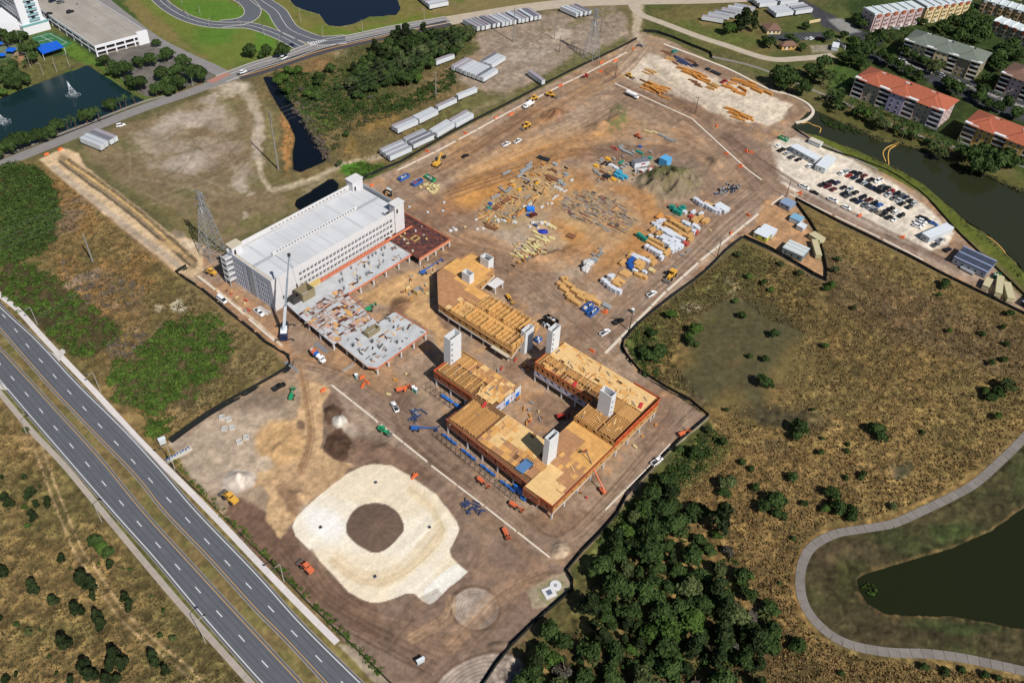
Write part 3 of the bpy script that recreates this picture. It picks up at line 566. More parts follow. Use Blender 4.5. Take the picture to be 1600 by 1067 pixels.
tracks([(910, 200), (960, 170), (1000, 150)], 7, 26, 1.5, (126, 100, 82), .4); tracks([(800, 230), (860, 180), (940, 130)], 5, 20, 1.5, (182, 140, 100), .4)
tracks([(1130, 210), (1200, 260), (1280, 310), (1400, 370), (1500, 420)], 4, 10, 1.4, (110, 88, 76), .5); tracks([(1090, 620), (1050, 660), (1000, 700)], 6, 24, 1.5, (120, 98, 84), .45)
# yards' long streaks
sl_, d_ = sdf(SITE, 0.0); a_ = smooth(d_ / 6 + .5)
C[sl_] *= (1 + a_[..., None] * ((STR_A[sl_] - .5) * 0.10)[..., None]); C[sl_] *= (1 + a_[..., None] * ((STR_B[sl_] - .5) * 0.07)[..., None])
# bottom-left sandy two-wheel track
TRK = [(60, 700), (85, 770), (105, 820), (125, 865), (150, 900), (175, 940), (205, 975), (245, 1010), (290, 1045), (320, 1080)]
for o in (-5, 5): stroke([(x + o, y - o * .7) for x, y in TRK], 4.4, (172, 146, 108), .9, .6, .08)
stroke([(20, 640), (45, 690), (70, 740)], 22, (158, 130, 96), .6, .9, .9, N5, .35, .6); stroke([(400, 895), (430, 925), (480, 975), (530, 1020), (575, 1067)], 3, (112, 116, 58), .5, .8, .2)
# highway verges and median
paint([(0, 470), (57, 527), (250, 725), (310, 790), (405, 880), (560, 1030), (600, 1067), (560, 1067), (400, 902), (306, 802), (190, 671), (57, 534), (0, 482)], (128, 116, 70), 3, .1, .95)
paint([(0, 512), (19, 534), (140, 666), (259, 800), (400, 950), (515, 1067), (468, 1067), (400, 993), (224, 800), (82, 637), (0, 547)], (130, 112, 74), 2, 0, .98); paint([(0, 512), (19, 534), (140, 666), (259, 800), (400, 950), (515, 1067), (468, 1067), (400, 993), (224, 800), (82, 637), (0, 547)], (108, 104, 62), 2, 0, .7, N5, .45, .62)
paint([(0, 594), (45, 647), (178, 800), (400, 1055), (410, 1067), (385, 1067), (160, 806), (0, 620)], (104, 104, 58), 3, .1, .95)
paint([(527, 1003), (545, 1008), (610, 1067), (585, 1067)], (172, 156, 136), 3, .3, .95)
# ---- shallow relief
WATER = {
 'fountain_pond': [(-60, 175), (0, 154), (70, 126), (136, 103), (222, 156), (190, 170), (150, 192), (100, 208), (40, 226), (-60, 262)],
 'top_pond': [(446, -8), (462, 8), (478, 14), (500, 20), (507, 33), (514, 39), (530, 39), (550, 36), (566, 30), (576, 25), (600, 24), (618, 22), (625, 12), (618, -2), (600, -30), (460, -30)],
 'ditch_water': [(412, 121), (425, 121), (436, 135), (455, 160), (475, 190), (492, 220), (512, 242), (508, 250), (470, 267), (459, 262), (458, 235), (461, 212), (452, 190), (436, 165), (424, 145)],
 'small_pond': [(463, 312), (487, 298), (513, 281), (521, 280), (529, 288), (520, 306), (495, 322), (470, 327), (461, 320)],
 'canal_water': [(1238, 197), (1248, 190), (1262, 176), (1276, 173), (1300, 184), (1325, 196), (1352, 208), (1376, 221), (1405, 226), (1437, 234), (1480, 250), (1520, 267), (1560, 284), (1605, 302), (1800, 380), (1800, 620), (1600, 426), (1588, 408), (1566, 388), (1540, 362), (1512, 345), (1480, 318), (1450, 293), (1410, 265), (1375, 250), (1340, 235), (1310, 222), (1284, 213), (1260, 208)],
 'lake_water': [(1340, 905), (1350, 898), (1387, 886), (1425, 874), (1487, 857), (1520, 842), (1550, 829), (1587, 803), (1620, 780), (1800, 640), (2600, 700), (2600, 1300), (1800, 1030), (1600, 980), (1550, 971), (1487, 960), (1430, 960), (1382, 957), (1356, 941), (1343, 921)]}
for nm, pl in WATER.items():
 stroke(pl + [pl[0]], 4, (96, 84, 54) if nm != 'top_pond' else (166, 150, 116), .7, .6, .3)
 paint(pl, (30, 32, 22), 2, .15, .9)
 height(pl, -2.2, 5, .15, mode='set')
height([(1340, 235), (1284, 213), (1245, 203), (1400, 275), (1500, 350), (1600, 440), (1600, 426), (1450, 293)], 0.5, 4, .1)
paint([(1250, 203), (1284, 214), (1340, 238), (1410, 268), (1450, 296), (1512, 348), (1566, 392), (1600, 428), (1600, 452), (1560, 412), (1500, 362), (1450, 310), (1380, 270), (1290, 232)], (96, 104, 42), 4, .3, .9)
paint([(1276, 173), (1325, 193), (1376, 218), (1437, 231), (1520, 264), (1600, 300), (1600, 285), (1500, 245), (1430, 214), (1340, 180), (1290, 160)], (92, 90, 48), 4, .4, .8)
# spoil heaps (earth still part of the ground)
def mound(cx, cy, rx, ry, h, rot=0, p=1.2, rough=0.6, warp=.5):
 m = max(rx, ry) * 1.3 + 8
 i0, i1 = np.searchsorted(gx, [cx - m, cx + m]); j0, j1 = np.searchsorted(gy, [cy - m, cy + m]); s_ = (slice(j0, j1), slice(i0, i1))
 x = PXg[s_] * (1 - warp) + WPX[s_] * warp - cx; y = PYg[s_] * (1 - warp) + WPY[s_] * warp - cy
 c, s = math.cos(R(rot)), math.sin(R(rot)); u = (x * c + y * s) / rx; v = (-x * s + y * c) / ry
 r = np.clip(1 - np.hypot(u, v), 0, 1) ** p; Z[s_] += r * h * (1 + (N5[s_] - .5) * rough * 2 + (N2[s_] - .5) * rough * .5)
for a in ((1048, 287, 56, 30, 5.5, 0, .7, 1.3), (440, 700, 36, 34, 2.2, 0), (372, 750, 30, 13, 3), (515, 648, 14, 14, 2.2, 0), (531, 659, 12, 11, 3.2, 0, 1), (535, 700, 28, 18, 2.6, 30, 1, .8), (600, 705, 50, 20, 1.5, 30), (868, 178, 24, 10, 3, -10, 1, .9), (935, 200, 26, 9, 2.8, -20, 1, .8), (850, 405, 50, 8, 2.4, -12, 1, 1), (1115, 255, 16, 10, 3.2, 20, 1, .7), (965, 185, 14, 24, 2.6, 30, 1, .6), (945, 150, 20, 5, 2, 0), (875, 858, 15, 15, 2, 0, .8, .4), (586, 823, 40, 34, 1.0, 0, 1, .4), (625, 478, 18, 9, 1.6, -30), (1065, 190, 14, 6, 2), (743, 950, 38, 33, -.6, 10, .5, .1), (860, 900, 24, 12, .8), (470, 775, 20, 12, 1.6, 0, 1, 1), (722, 862, 14, 14, 1.4, 20, 1, 1), (780, 1010, 20, 12, 1.6)):
 mound(*a)
blob(1048, 285, 55, 30, (142, 126, 104), 0, .3, .6, .95); blob(1035, 272, 44, 18, (88, 90, 54), 10, .7, .9, .85, N5, .36, .58); blob(1050, 296, 40, 12, (112, 104, 72), 0, .8, .9, .7, N2, .4, .6)
blob(965, 185, 12, 24, (96, 104, 62), 30, .6, .7, .8, N2, .35, .65)
# bumpy marsh and scrub, ruts in the yards
sl_, d_ = sdf(MARSH, .3); a_ = smooth(d_ / 8)
hol = np.clip(smooth((1 - np.hypot((PXg[sl_] - 1165) / 110, (PYg[sl_] - 560) / 110)) * 3), 0, 1)
NT = fbm(2.4, 141, 3); NT2 = fbm(5.5, 151, 3)
Z[sl_] += a_ * (1 - hol * .85) * (np.abs(NT[sl_] - .5) * 1.4 + (NT2[sl_] - .5) * .8)
tf = (1 - hol)[..., None] * a_[..., None]
C[sl_] = C[sl_] * (1 + tf * ((NT[sl_] - .5) * .6)[..., None]) * (1 + tf * ((N2[sl_] - .5) * .4 + (N40[sl_] - .5) * .4)[..., None])
sl_, d_ = sdf(MIDLEFT, .3); a_ = smooth(d_ / 12); Z[sl_] += a_ * (NT[sl_] - .5) * .9; C[sl_] *= 1 + a_[..., None] * ((NT[sl_] - .5) * .5)[..., None]
sl_, d_ = sdf(LEFTCORNER, .3); a_ = smooth(d_ / 12); Z[sl_] += a_ * (NT2[sl_] - .5) * .9; C[sl_] *= 1 + a_[..., None] * ((NT[sl_] - .5) * .45)[..., None]
sl_, d_ = sdf(UPPER, .3); a_ = smooth(d_ / 12); C[sl_] *= 1 + a_[..., None] * ((NT[sl_] - .5) * .35)[..., None]
sl_, d_ = sdf(SITE, 0); a_ = smooth(d_ / 10); Z[sl_] += a_ * ((N5[sl_] - .5) * .35 + (STR_A[sl_] - .5) * .2)
N1 = fbm(1.1, 171, 2); _k = np.ones((NY, NX))
for pl_, kk in ((LAWN2, .22), (PAD, .2), (LAWN, .5)):
 s_, d_ = sdf(pl_, 0); a_ = smooth(d_ / 4 + .5); _k[s_] = _k[s_] * (1 - a_) + kk * a_
C *= (1 + _k * ((N5 - .5) * .16 + (N2 - .5) * .26 + (N1 - .5) * .22 + (N12 - .5) * .12))[..., None]
# flatten under roads and slabs so that sheets sit clear of the bumps
def flat(poly, z=0.0, feather=2): height(poly, z, feather, 0, mode='set')
flat([(0, 452), (60, 505), (250, 705), (330, 790), (450, 905), (610, 1067), (380, 1067), (150, 806), (0, 628), (-80, 560), (-80, 380)])
for i in range(len(PATHC) - 1):
 (x0, y0), (x1, y1) = PATHC[i], PATHC[i + 1]; dx, dy = x1 - x0, y1 - y0; l = math.hypot(dx, dy); nx_, ny_ = -dy / l * 11, dx / l * 11
 flat([(x0 + nx_, y0 + ny_), (x1 + nx_, y1 + ny_), (x1 - nx_, y1 - ny_), (x0 - nx_, y0 - ny_)], -0.02, 3)
Z[(PXg < -20) | (PXg > 1640) | (PYg > 1090)] *= .3
V = np.stack([WX, WY, Z], -1).reshape(-1, 3)
ii = (np.arange(NY - 1)[:, None] * NX + np.arange(NX - 1)[None, :]).ravel()
FQ = np.stack([ii + NX, ii + NX + 1, ii + 1, ii], -1)
gm = bpy.data.materials.new('ground_soil'); gm.use_nodes = True
nt = gm.node_tree; N_ = nt.nodes; L_ = nt.links; pb = N_['Principled BSDF']; pb.inputs['Roughness'].default_value = .95; pb.inputs['Specular IOR Level'].default_value = .12
at = N_.new('ShaderNodeAttribute'); at.attribute_name = 'soil'
tc = N_.new('ShaderNodeTexCoord'); n1 = N_.new('ShaderNodeTexNoise'); n1.inputs['Scale'].default_value = 0.9; n1.inputs['Detail'].default_value = 6; n1.inputs['Roughness'].default_value = .7
L_.new(tc.outputs['Object'], n1.inputs['Vector']); mr = N_.new('ShaderNodeMapRange'); mr.inputs[1].default_value = .3; mr.inputs[2].default_value = .7; mr.inputs[3].default_value = .86; mr.inputs[4].default_value = 1.14
L_.new(n1.outputs['Fac'], mr.inputs[0]); vm = N_.new('ShaderNodeVectorMath'); vm.operation = 'SCALE'; L_.new(at.outputs['Color'], vm.inputs[0]); L_.new(mr.outputs[0], vm.inputs['Scale']); L_.new(vm.outputs[0], pb.inputs['Base Color'])
bp = N_.new('ShaderNodeBump'); bp.inputs['Strength'].default_value = .5; bp.inputs['Distance'].default_value = .25; L_.new(n1.outputs['Fac'], bp.inputs['Height']); L_.new(bp.outputs[0], pb.inputs['Normal'])
gme = np_mesh('ground', V, FQ, [gm], 4)
Cl = np.clip(C, 0, 255) / 255; Cl = np.where(Cl <= .04045, Cl / 12.92, ((Cl + .055) / 1.055) ** 2.4) * .82
ca = gme.color_attributes.new('soil', 'FLOAT_COLOR', 'POINT'); ca.data.foreach_set('color', np.concatenate([Cl.reshape(-1, 3), np.ones((NX * NY, 1))], 1).astype(np.float32).ravel())
gme.shade_smooth() if hasattr(gme, 'shade_smooth') else gme.polygons.foreach_set('use_smooth', np.ones(len(FQ), bool))
structure('ground', gme, [])
def gz(px, py):
 i = min(max(int(np.searchsorted(gx, px)), 0), NX - 1); j = min(max(int(np.searchsorted(gy, py)), 0), NY - 1); return float(Z[j, i])
far = MB(); far.box(-9000, 9000, -3000, 16000, -7, -6); structure('terrain', far, mat('far_land', alb(96, 96, 62), var=.25, scale=.01))
# ---------------------------------------------------------------- water
def water_mat(name, c, rough=.14):
 m = mat(name, c, rough, spec=.22); nt = m.node_tree; n = nt.nodes.new('ShaderNodeTexNoise'); n.inputs['Scale'].default_value = .8; n.inputs['Detail'].default_value = 3
 t = nt.nodes.new('ShaderNodeTexCoord'); b = nt.nodes.new('ShaderNodeBump'); b.inputs['Strength'].default_value = .12; b.inputs['Distance'].default_value = .15
 nt.links.new(t.outputs['Object'], n.inputs['Vector']); nt.links.new(n.outputs['Fac'], b.inputs['Height']); nt.links.new(b.outputs[0], nt.nodes['Principled BSDF'].inputs['Normal']); return m
WC = {'fountain_pond': (.008, .024, .026), 'top_pond': (.004, .010, .022), 'ditch_water': (.003, .005, .009), 'small_pond': (.003, .005, .007), 'canal_water': (.024, .027, .012), 'lake_water': (.013, .016, .005)}
for nm, pl in WATER.items():
 cx = sum(p[0] for p in pl) / len(pl); cy = sum(p[1] for p in pl) / len(pl)
 q = [G(x + (x - cx) / max(1, math.hypot(x - cx, y - cy)) * 5, y + (y - cy) / max(1, math.hypot(x - cx, y - cy)) * 4) for x, y in pl]
 structure(nm, MB().sheet(q, -.45), water_mat(nm, WC[nm]))
# ================================================================ ROADS, KERBS, MARKINGS, PATHS
asph = mat('asphalt', alb(99, 102, 108), .9, var=.10, scale=.25, bump=.02, detail=8)
asph2 = mat('asphalt_dark', alb(76, 72, 78), .9, var=.14, scale=.3)
asph3 = mat('asphalt_pale', alb(142, 138, 136), .9, var=.10, scale=.2)
sandroad = mat('sand_road', alb(190, 176, 156), .95, var=.10, scale=.2, bump=.05)
conc = mat('concrete', alb(205, 200, 192), .85, var=.07, scale=.8)
conc_old = mat('concrete_weathered', alb(150, 140, 132), .9, var=.12, scale=.5, objvar=.09)
white_p = mat('white_paint', alb(228, 228, 226), .6); yell_p = mat('yellow_paint', alb(226, 176, 92), .6)
def wl_(pts, z=0.0): return [G(x, y) for x, y in pts]
def offset(P, d):
 out = []
 for i in range(len(P)):
  a = P[max(0, i - 1)]; b = P[min(len(P) - 1, i + 1)]; dx, dy = b[0] - a[0], b[1] - a[1]; l = math.hypot(dx, dy) or 1
  out.append((P[i][0] - dy / l * d, P[i][1] + dx / l * d))
 return out
def dense(P, step=4.0): return catmull(P, step)
def ribbon(mb, P, o0, o1, z0, z1=None, mi=0):
 """band between two offsets of a path; with z1 a solid strip"""
 A, B = offset(P, o0), offset(P, o1); n = len(P)
 if z1 is None:
  mb.add([(x, y, z0) for x, y in A] + [(x, y, z0) for x, y in B], [(i, i + n, i + 1 + n, i + 1) if o1 < o0 else (i, i + 1, i + 1 + n, i + n) for i in range(n - 1)], mi)
 else:
  vs = [(x, y, z1) for x, y in A] + [(x, y, z1) for x, y in B] + [(x, y, z0) for x, y in A] + [(x, y, z0) for x, y in B]
  fs = []
  for i in range(n - 1): fs += [(i, i + 1, i + 1 + n, i + n), (i, i + 2 * n, i + 1 + 2 * n, i + 1), (i + n, i + 1 + n, i + 1 + 3 * n, i + 3 * n)]
  fs += [(0, n, 3 * n, 2 * n), (n - 1, 3 * n - 1, 4 * n - 1, 2 * n - 1)]
  mb.add(vs, fs, mi)
def edgepts(pts, step=6): return dense(wl_(pts), step)
def dashes(mb, P, length, period, w, z, phase=0.0):
 s = -phase; d = 0; segs = []; acc = [0]
 for i in range(len(P) - 1): acc.append(acc[-1] + math.dist(P[i], P[i + 1]))
 def at_(t):
  t = min(max(t, 0), acc[-1]); i = int(np.searchsorted(acc, t, side='right')) - 1; i = min(i, len(P) - 2)
  f = (t - acc[i]) / max(1e-6, acc[i + 1] - acc[i]); return (P[i][0] + (P[i + 1][0] - P[i][0]) * f, P[i][1] + (P[i + 1][1] - P[i][1]) * f)
 while s < acc[-1]:
  if s + length > 0: ribbon(mb, [at_(s), at_(s + length / 2), at_(s + length)], -w / 2, w / 2, z)
  s += period
# the divided highway: four edges read off the photograph
E1 = [(-70, 408), (0, 480), (57.5, 533), (120, 600), (190, 669), (250, 734), (306.5, 799.5), (400, 897), (470, 975), (565, 1069), (640, 1140)]
E2 = [(-60, 445), (0, 512), (19, 534), (82.5, 606.5), (140, 666.5), (212.5, 741.5), (260, 800), (325, 867.5), (400, 950), (447.5, 997.5), (512, 1067), (580, 1140)]
E3 = [(-60, 482), (0, 546.5), (32.5, 581.5), (82.5, 636.5), (155, 716.5), (223.5, 800), (307.5, 892.5), (400, 993), (468.5, 1067), (535, 1140)]
E4 = [(-60, 526), (0, 594), (45, 646.5), (107.5, 719), (178, 800), (245, 875), (322.5, 967.5), (397.5, 1052.5), (412, 1068), (480, 1145)]
def strip_between(mb, A, B, z, mi=0):
 A = [A[int(i * (len(A) - 1) / 60)] for i in range(61)]; B = [B[int(i * (len(B) - 1) / 60)] for i in range(61)]
 mb.add([(x, y, z) for x, y in A] + [(x, y, z) for x, y in B], [(i, i + 61, i + 62, i + 1) for i in range(60)], mi)
W1, W2, W3, W4 = (dense(wl_(e), 2.0) for e in (E1, E2, E3, E4))
def sgn(A, B):                              # side of A on which B lies
 i = len(A) // 2; dx, dy = A[i + 1][0] - A[i][0], A[i + 1][1] - A[i][1]; j = min(range(len(B)), key=lambda k: math.dist(A[i], B[k]))
 return 1 if (-dy * (B[j][0] - A[i][0]) + dx * (B[j][1] - A[i][1])) > 0 else -1
for nm, (Wa, Wb) in (('highway_carriageway', (W1, W2)), ('highway_carriageway', (W3, W4))):
 s = sgn(Wa, Wb); m = MB(); strip_between(m, offset(Wa, -.7 * s), offset(Wb, .7 * s), .05); structure(nm, m, asph)
 km = MB(); ribbon(km, Wa, -.75 * s, -1.05 * s, -.05, .17); structure('kerb', km, conc_old)
 km = MB(); ribbon(km, Wb, .75 * s, 1.05 * s, -.05, .17); structure('kerb', km, conc_old)
s = sgn(W1, W2); lm = MB()
ribbon(lm, W1, -.14, .14, .06); structure('edge_line', lm, white_p)
lm = MB(); ribbon(lm, W4, -.14, .14, .06); structure('edge_line', lm, white_p)
lm = MB(); ribbon(lm, W2, -.09, .09, .06); structure('median_line', lm, yell_p)
lm = MB(); ribbon(lm, W3, -.09, .09, .06); structure('median_line', lm, yell_p)
D1 = dense(wl_([(-60, 425), (8, 496), (48.5, 547), (69.5, 569.5), (90, 593), (111.5, 616), (134.5, 641), (158, 667), (182.5, 693), (208, 720.5), (234, 749), (261, 778), (290, 808.5), (318, 839.5), (349, 872.5), (381, 907), (415, 942), (449, 978), (486, 1016), (524, 1055), (600, 1130)]), 1.0)
D2 = dense(wl_([(-50, 510), (4, 573), (24.5, 596.5), (45.5, 620), (67, 645), (89, 671), (112.5, 697), (136.5, 725), (161, 753.5), (187.5, 783), (214, 814), (242, 845.5), (272, 879), (302.5, 913.5), (334, 949), (368, 986), (403, 1025), (438, 1062), (500, 1125)]), 1.0)
def arclen(P, q):
 t = 0; best = (1e9, 0)
 for i in range(len(P) - 1):
  d = math.dist(P[i], q)
  if d < best[0]: best = (d, t)
  t += math.dist(P[i], P[i + 1])
 return best[1]
for D in (D1, D2):
 for o in (-1.9, 1.9):
  for u in (-.75, .75): lm = MB(); ribbon(lm, D, o + u - .3, o + u + .3, .054); structure('wheel_path', lm, mat('asphalt_worn', alb(92, 94, 100), .8, var=.1, scale=.2))
for D, q in ((D1, (208, 720.5)), (D2, (136.5, 725))):
 lm = MB(); t = arclen(D, G(*q)) - 1.5; dashes(lm, D, 3.2, 12.19, .3, .06, phase=12.19 - (t % 12.19)); structure('lane_dashes', lm, white_p)
# sidewalks
def slabbed(name, pts, w, n_len, m, z=.12, smooth_=True):
 P = dense(wl_(pts), 1.0) if smooth_ else wl_(pts); acc = [0]
 for i in range(len(P) - 1): acc.append(acc[-1] + math.dist(P[i], P[i + 1]))
 root = bpy.data.objects.new(name, None); link(root); root['kind'] = 'structure'; root.location = (*P[0], 0); k = max(1, int(acc[-1] / n_len)); L = acc[-1] / k
 def at_(t):
  i = min(int(np.searchsorted(acc, t, side='right')) - 1, len(P) - 2); f = (t - acc[i]) / max(1e-6, acc[i + 1] - acc[i]); return (P[i][0] + (P[i + 1][0] - P[i][0]) * f - P[0][0], P[i][1] + (P[i + 1][1] - P[i][1]) * f - P[0][1])
 for j in range(k):
  q = [at_(j * L + .05), at_(j * L + L / 2), at_((j + 1) * L - .05)]
  mb = MB(); ribbon(mb, q, -w / 2, w / 2, -.05, z + rnd.uniform(-.012, .012)); part('slab', mb, m, root)
 return root
slabbed('footpath', PATHC, 3.3, 3.6, mat('path_concrete', alb(132, 125, 119), .9, var=.12, scale=.5, objvar=.1))
slabbed('sidewalk', [(-60, 405), (0, 461), (30, 486), (72.5, 533), (150, 614), (220, 690), (325, 796), (400, 875), (463, 940), (527, 1004)], 2.2, 9.0, mat('sidewalk_new', alb(222, 214, 210), .85, var=.05, scale=.5, objvar=.04))
slabbed('sidewalk', [(-60, 545), (0, 614), (50, 674), (100, 726.5), (160, 799), (250, 907), (310, 976), (390, 1065), (440, 1120)], 2.0, 9.0, mat('sidewalk_old', alb(176, 164, 152), .85, var=.08, scale=.5, objvar=.06))
rm = MB(); rm.prism([G(*p) for p in ((76, 549), (92, 556), (102, 546), (100, 553), (92, 566), (90, 562))], -.05, .14); rm.prism([G(*p) for p in ((88, 550), (98, 545), (103, 551), (94, 556))], -.05, .15); structure('ramp_landing', rm, conc)
rm = MB(); rm.prism([G(*p) for p in ((-5, 594), (3, 600), (14, 608), (8, 610), (-5, 606))], -.05, .13); structure('ramp_landing', rm, conc)
# top roads
def road(name, pts, w, m, z=.04, kerb=None, line=None):
 P = dense(wl_(pts), 3.0); mb = MB(); ribbon(mb, P, -w / 2, w / 2, z); structure(name, mb, m)
 if kerb:
  for o in (-w / 2 - .15, w / 2 + .15): km = MB(); ribbon(km, P, o - .2, o + .2, -.05, .16); structure('kerb', km, kerb)
 if line:
  for o, mm in line: km = MB(); ribbon(km, P, o - .16, o + .16, z + .012); structure('painted_line', km, mm)
 return P
kw = mat('kerb_white', alb(212, 206, 198), .85)
road('service_road', [(-80, 286), (0, 257), (75, 228), (150, 198), (225, 169), (290, 147), (345, 127), (380, 117)], 8, asph3, .045)
road('service_sidewalk', [(-80, 272), (0, 246), (75, 217), (130, 196), (170, 180), (222, 160), (260, 150)], 2.2, conc_old, .055)
P = road('main_road', [(372, 120), (400, 113), (440, 100), (500, 80), (560, 66), (620, 53), (700, 36)], 9.5, asph2, .055, None, [(0.2, yell_p), (-.4, yell_p), (4.4, white_p)])
road('side_lane', [(345, 124), (400, 103), (450, 88), (500, 70), (560, 58), (620, 45), (700, 31)], 10, asph3, .048, kw, [(1.5, white_p)])
road('pale_road', [(700, 33), (760, 23), (830, 12), (900, 5), (985, 2), (1100, 0), (1240, -6)], 14, sandroad, .042)
road('pale_road', [(985, 3), (1000, 22), (1040, 38), (1090, 57), (1130, 70), (1200, 92), (1250, 92), (1302, 87)], 7, sandroad, .052)
road('lake_path', [(1112, 89), (1162, 100), (1200, 112), (1240, 128), (1270, 141), (1312, 158), (1360, 181), (1400, 198), (1435, 212), (1470, 224), (1505, 236), (1560, 262)], 2.6, conc_old, .05)
road('ring_road', [(240, -8), (262, 12), (290, 28), (320, 37), (350, 40), (385, 40), (410, 46), (440, 58), (470, 74)], 9, asph, .05, kw, [(0.3, white_p)])
road('ring_road', [(345, -14), (380, 0), (394, 14), (392, 26), (376, 34), (345, 38)], 11, asph, .058, kw)
road('ring_road', [(395, -10), (412, 4), (432, 18), (442, 34), (452, 46), (472, 56), (500, 64), (540, 62)], 13, asph, .062, kw, [(0.3, white_p)])
road('hotel_road', [(120, -35), (160, 0), (200, 32), (240, 62), (290, 88), (330, 106), (356, 120)], 9, asph3, .046)
rb = MB(); rb.sheet([G(*p) for p in ((322, 127), (352, 114), (362, 116), (333, 131))], .066); structure('brick_crossing', rb, mat('brick_paving', alb(176, 130, 116), .9, var=.15, scale=2))
mb = MB()
for i in range(9): mb.sheet([G(*p) for p in ((480 + i * 4, 66 - i * .3), (482 + i * 4, 66 - i * .3), (488 + i * 3, 72 - i), (486 + i * 3, 72 - i))], .075)
structure('painted_hatching', mb, white_p)
# concrete road edges laid across the site (long thin pieces)
cb = mat('site_kerb', alb(226, 212, 194), .85, var=.06, scale=.4)
def kerbrun(pts, w=.9, h=.25, n=14.0, curved=False, m=None, name='kerb_run'):
 P = dense(wl_(pts), 2.0) if curved else wl_(pts); out = []
 for i in range(len(P) - 1):
  L = math.dist(P[i], P[i + 1]); k = max(1, round(L / n)) if not curved else 1
  for j in range(k):
   a = [P[i][q] + (P[i + 1][q] - P[i][q]) * (j + .02) / k for q in (0, 1)]; b = [P[i][q] + (P[i + 1][q] - P[i][q]) * (j + .98) / k for q in (0, 1)]; out.append((a, b))
 root = bpy.data.objects.new(name, None); link(root); root['kind'] = 'structure'; root.location = (*P[0], 0)
 if curved:
  mb = MB(); ribbon(mb, [(x - P[0][0], y - P[0][1]) for x, y in P], -w / 2, w / 2, -.1, h); part('kerb_piece', mb, m or cb, root)
 else:
  for a, b in out:
   mb = MB(); ribbon(mb, [(a[0] - P[0][0], a[1] - P[0][1]), (b[0] - P[0][0], b[1] - P[0][1])], -w / 2, w / 2, -.1, h); part('kerb_piece', mb, m or cb, root)
kerbrun([(517.5, 601.5), (585, 655), (590, 660)], .8); kerbrun([(594, 663), (668, 722)], .8); kerbrun([(673, 727), (757, 791), (860, 872)], .7)
kerbrun([(945, 553), (1040, 456)], 1.2); kerbrun([(1042, 454.5), (1091, 411)], 1.2); kerbrun([(1094, 408), (1185, 334.5)], 1.2)
kerbrun([(960, 131), (1015, 156), (1081, 186), (1120, 222), (1167, 265), (1190, 282)], 1.1)
kerbrun([(620, 290 - 23), (680, 238), (712, 221)], 1.0); kerbrun([(716, 219), (800, 173), (873, 136)], 1.0); kerbrun([(876, 134), (917, 115), (980, 82)], 1.0)
kerbrun([(1225, 305), (1204, 321)], 1.0); kerbrun([(1232, 303), (1300, 336)], 1.1); kerbrun([(1304, 338), (1375, 372)], 1.1); kerbrun([(1379, 374), (1442, 407)], 1.1)
kerbrun([(1037, 70), (1090, 90), (1140, 110), (1200, 140), (1230, 148), (1257, 160), (1268, 170), (1270, 178), (1260, 188), (1243, 193)], 1.8, .5, curved=True)
kerbrun([(308, 431), (350, 464), (382, 492)], .9); kerbrun([(388, 498), (430, 534)], .9)
kerbrun([(945, 797), (1010, 733), (1048, 693)], .6); kerbrun([(1243, 208), (1300, 232), (1372, 266)], 1.4, .2, m=conc_old)
# ================================================================ BUILDINGS ON THE SITE (grid a / b)
cwhite = mat('precast_white', alb(224, 222, 222), .8, var=.05, scale=.3)
croof = mat('roof_slab', alb(212, 214, 217), .85, var=.10, scale=.06, stripes=(0, 9.0, .18, .93))
cgrey = mat('cast_grey', alb(176, 180, 184), .85, var=.08, scale=.4)
ctan = mat('tan_slab', alb(206, 194, 172), .85, var=.06, scale=.3)
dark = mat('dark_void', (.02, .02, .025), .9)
slabm = mat('fresh_slab', alb(196, 198, 200), .8, var=.16, scale=.22)
ply = mat('plywood', alb(224, 170, 100), .85, var=.12, scale=.5, objvar=.09)
ply2 = mat('plywood_pale', alb(234, 194, 134), .85, var=.08, scale=.5, objvar=.06)
ply3 = mat('plywood_brown', alb(184, 136, 96), .9, var=.12, scale=.5, objvar=.08)
stud = mat('stud_timber', alb(238, 192, 124), .85, var=.12, scale=1, objvar=.1)
joi = mat('joist_timber', alb(212, 160, 98), .85, var=.15, scale=1, objvar=.14)
osb = mat('sheathing', alb(198, 152, 92), .9, var=.15, scale=.8)
orange = mat('orange_mesh', alb(206, 96, 54), .8, var=.25, scale=1.2)
orange2 = mat('orange_rail', alb(222, 128, 92), .8, var=.15, scale=.6)
rust = mat('form_ply_dark', alb(98, 62, 56), .85, var=.35, scale=.8, objvar=.15)
scaf = mat('scaffold_steel', alb(70, 66, 66), .6); blue = mat('blue_tarp', alb(44, 120, 214), .6, var=.15, scale=.6)
galv = mat('galvanised', alb(176, 180, 184), .45, metal=.3, var=.1, scale=1)
def frame(a0, b0, name, label, cat, z=0.0):
 x, y = AB(a0, b0); t = thing(name, label, cat, (x, y, z), TH); return t, (lambda a, b: (a - a0, b0 - b))
def abox(mb, L, a0, a1, b0, b1, z0, z1, mi=0):
 x0, y0 = L(a0, b0); x1, y1 = L(a1, b1); mb.box(x0, x1, y0, y1, z0, z1, mi)
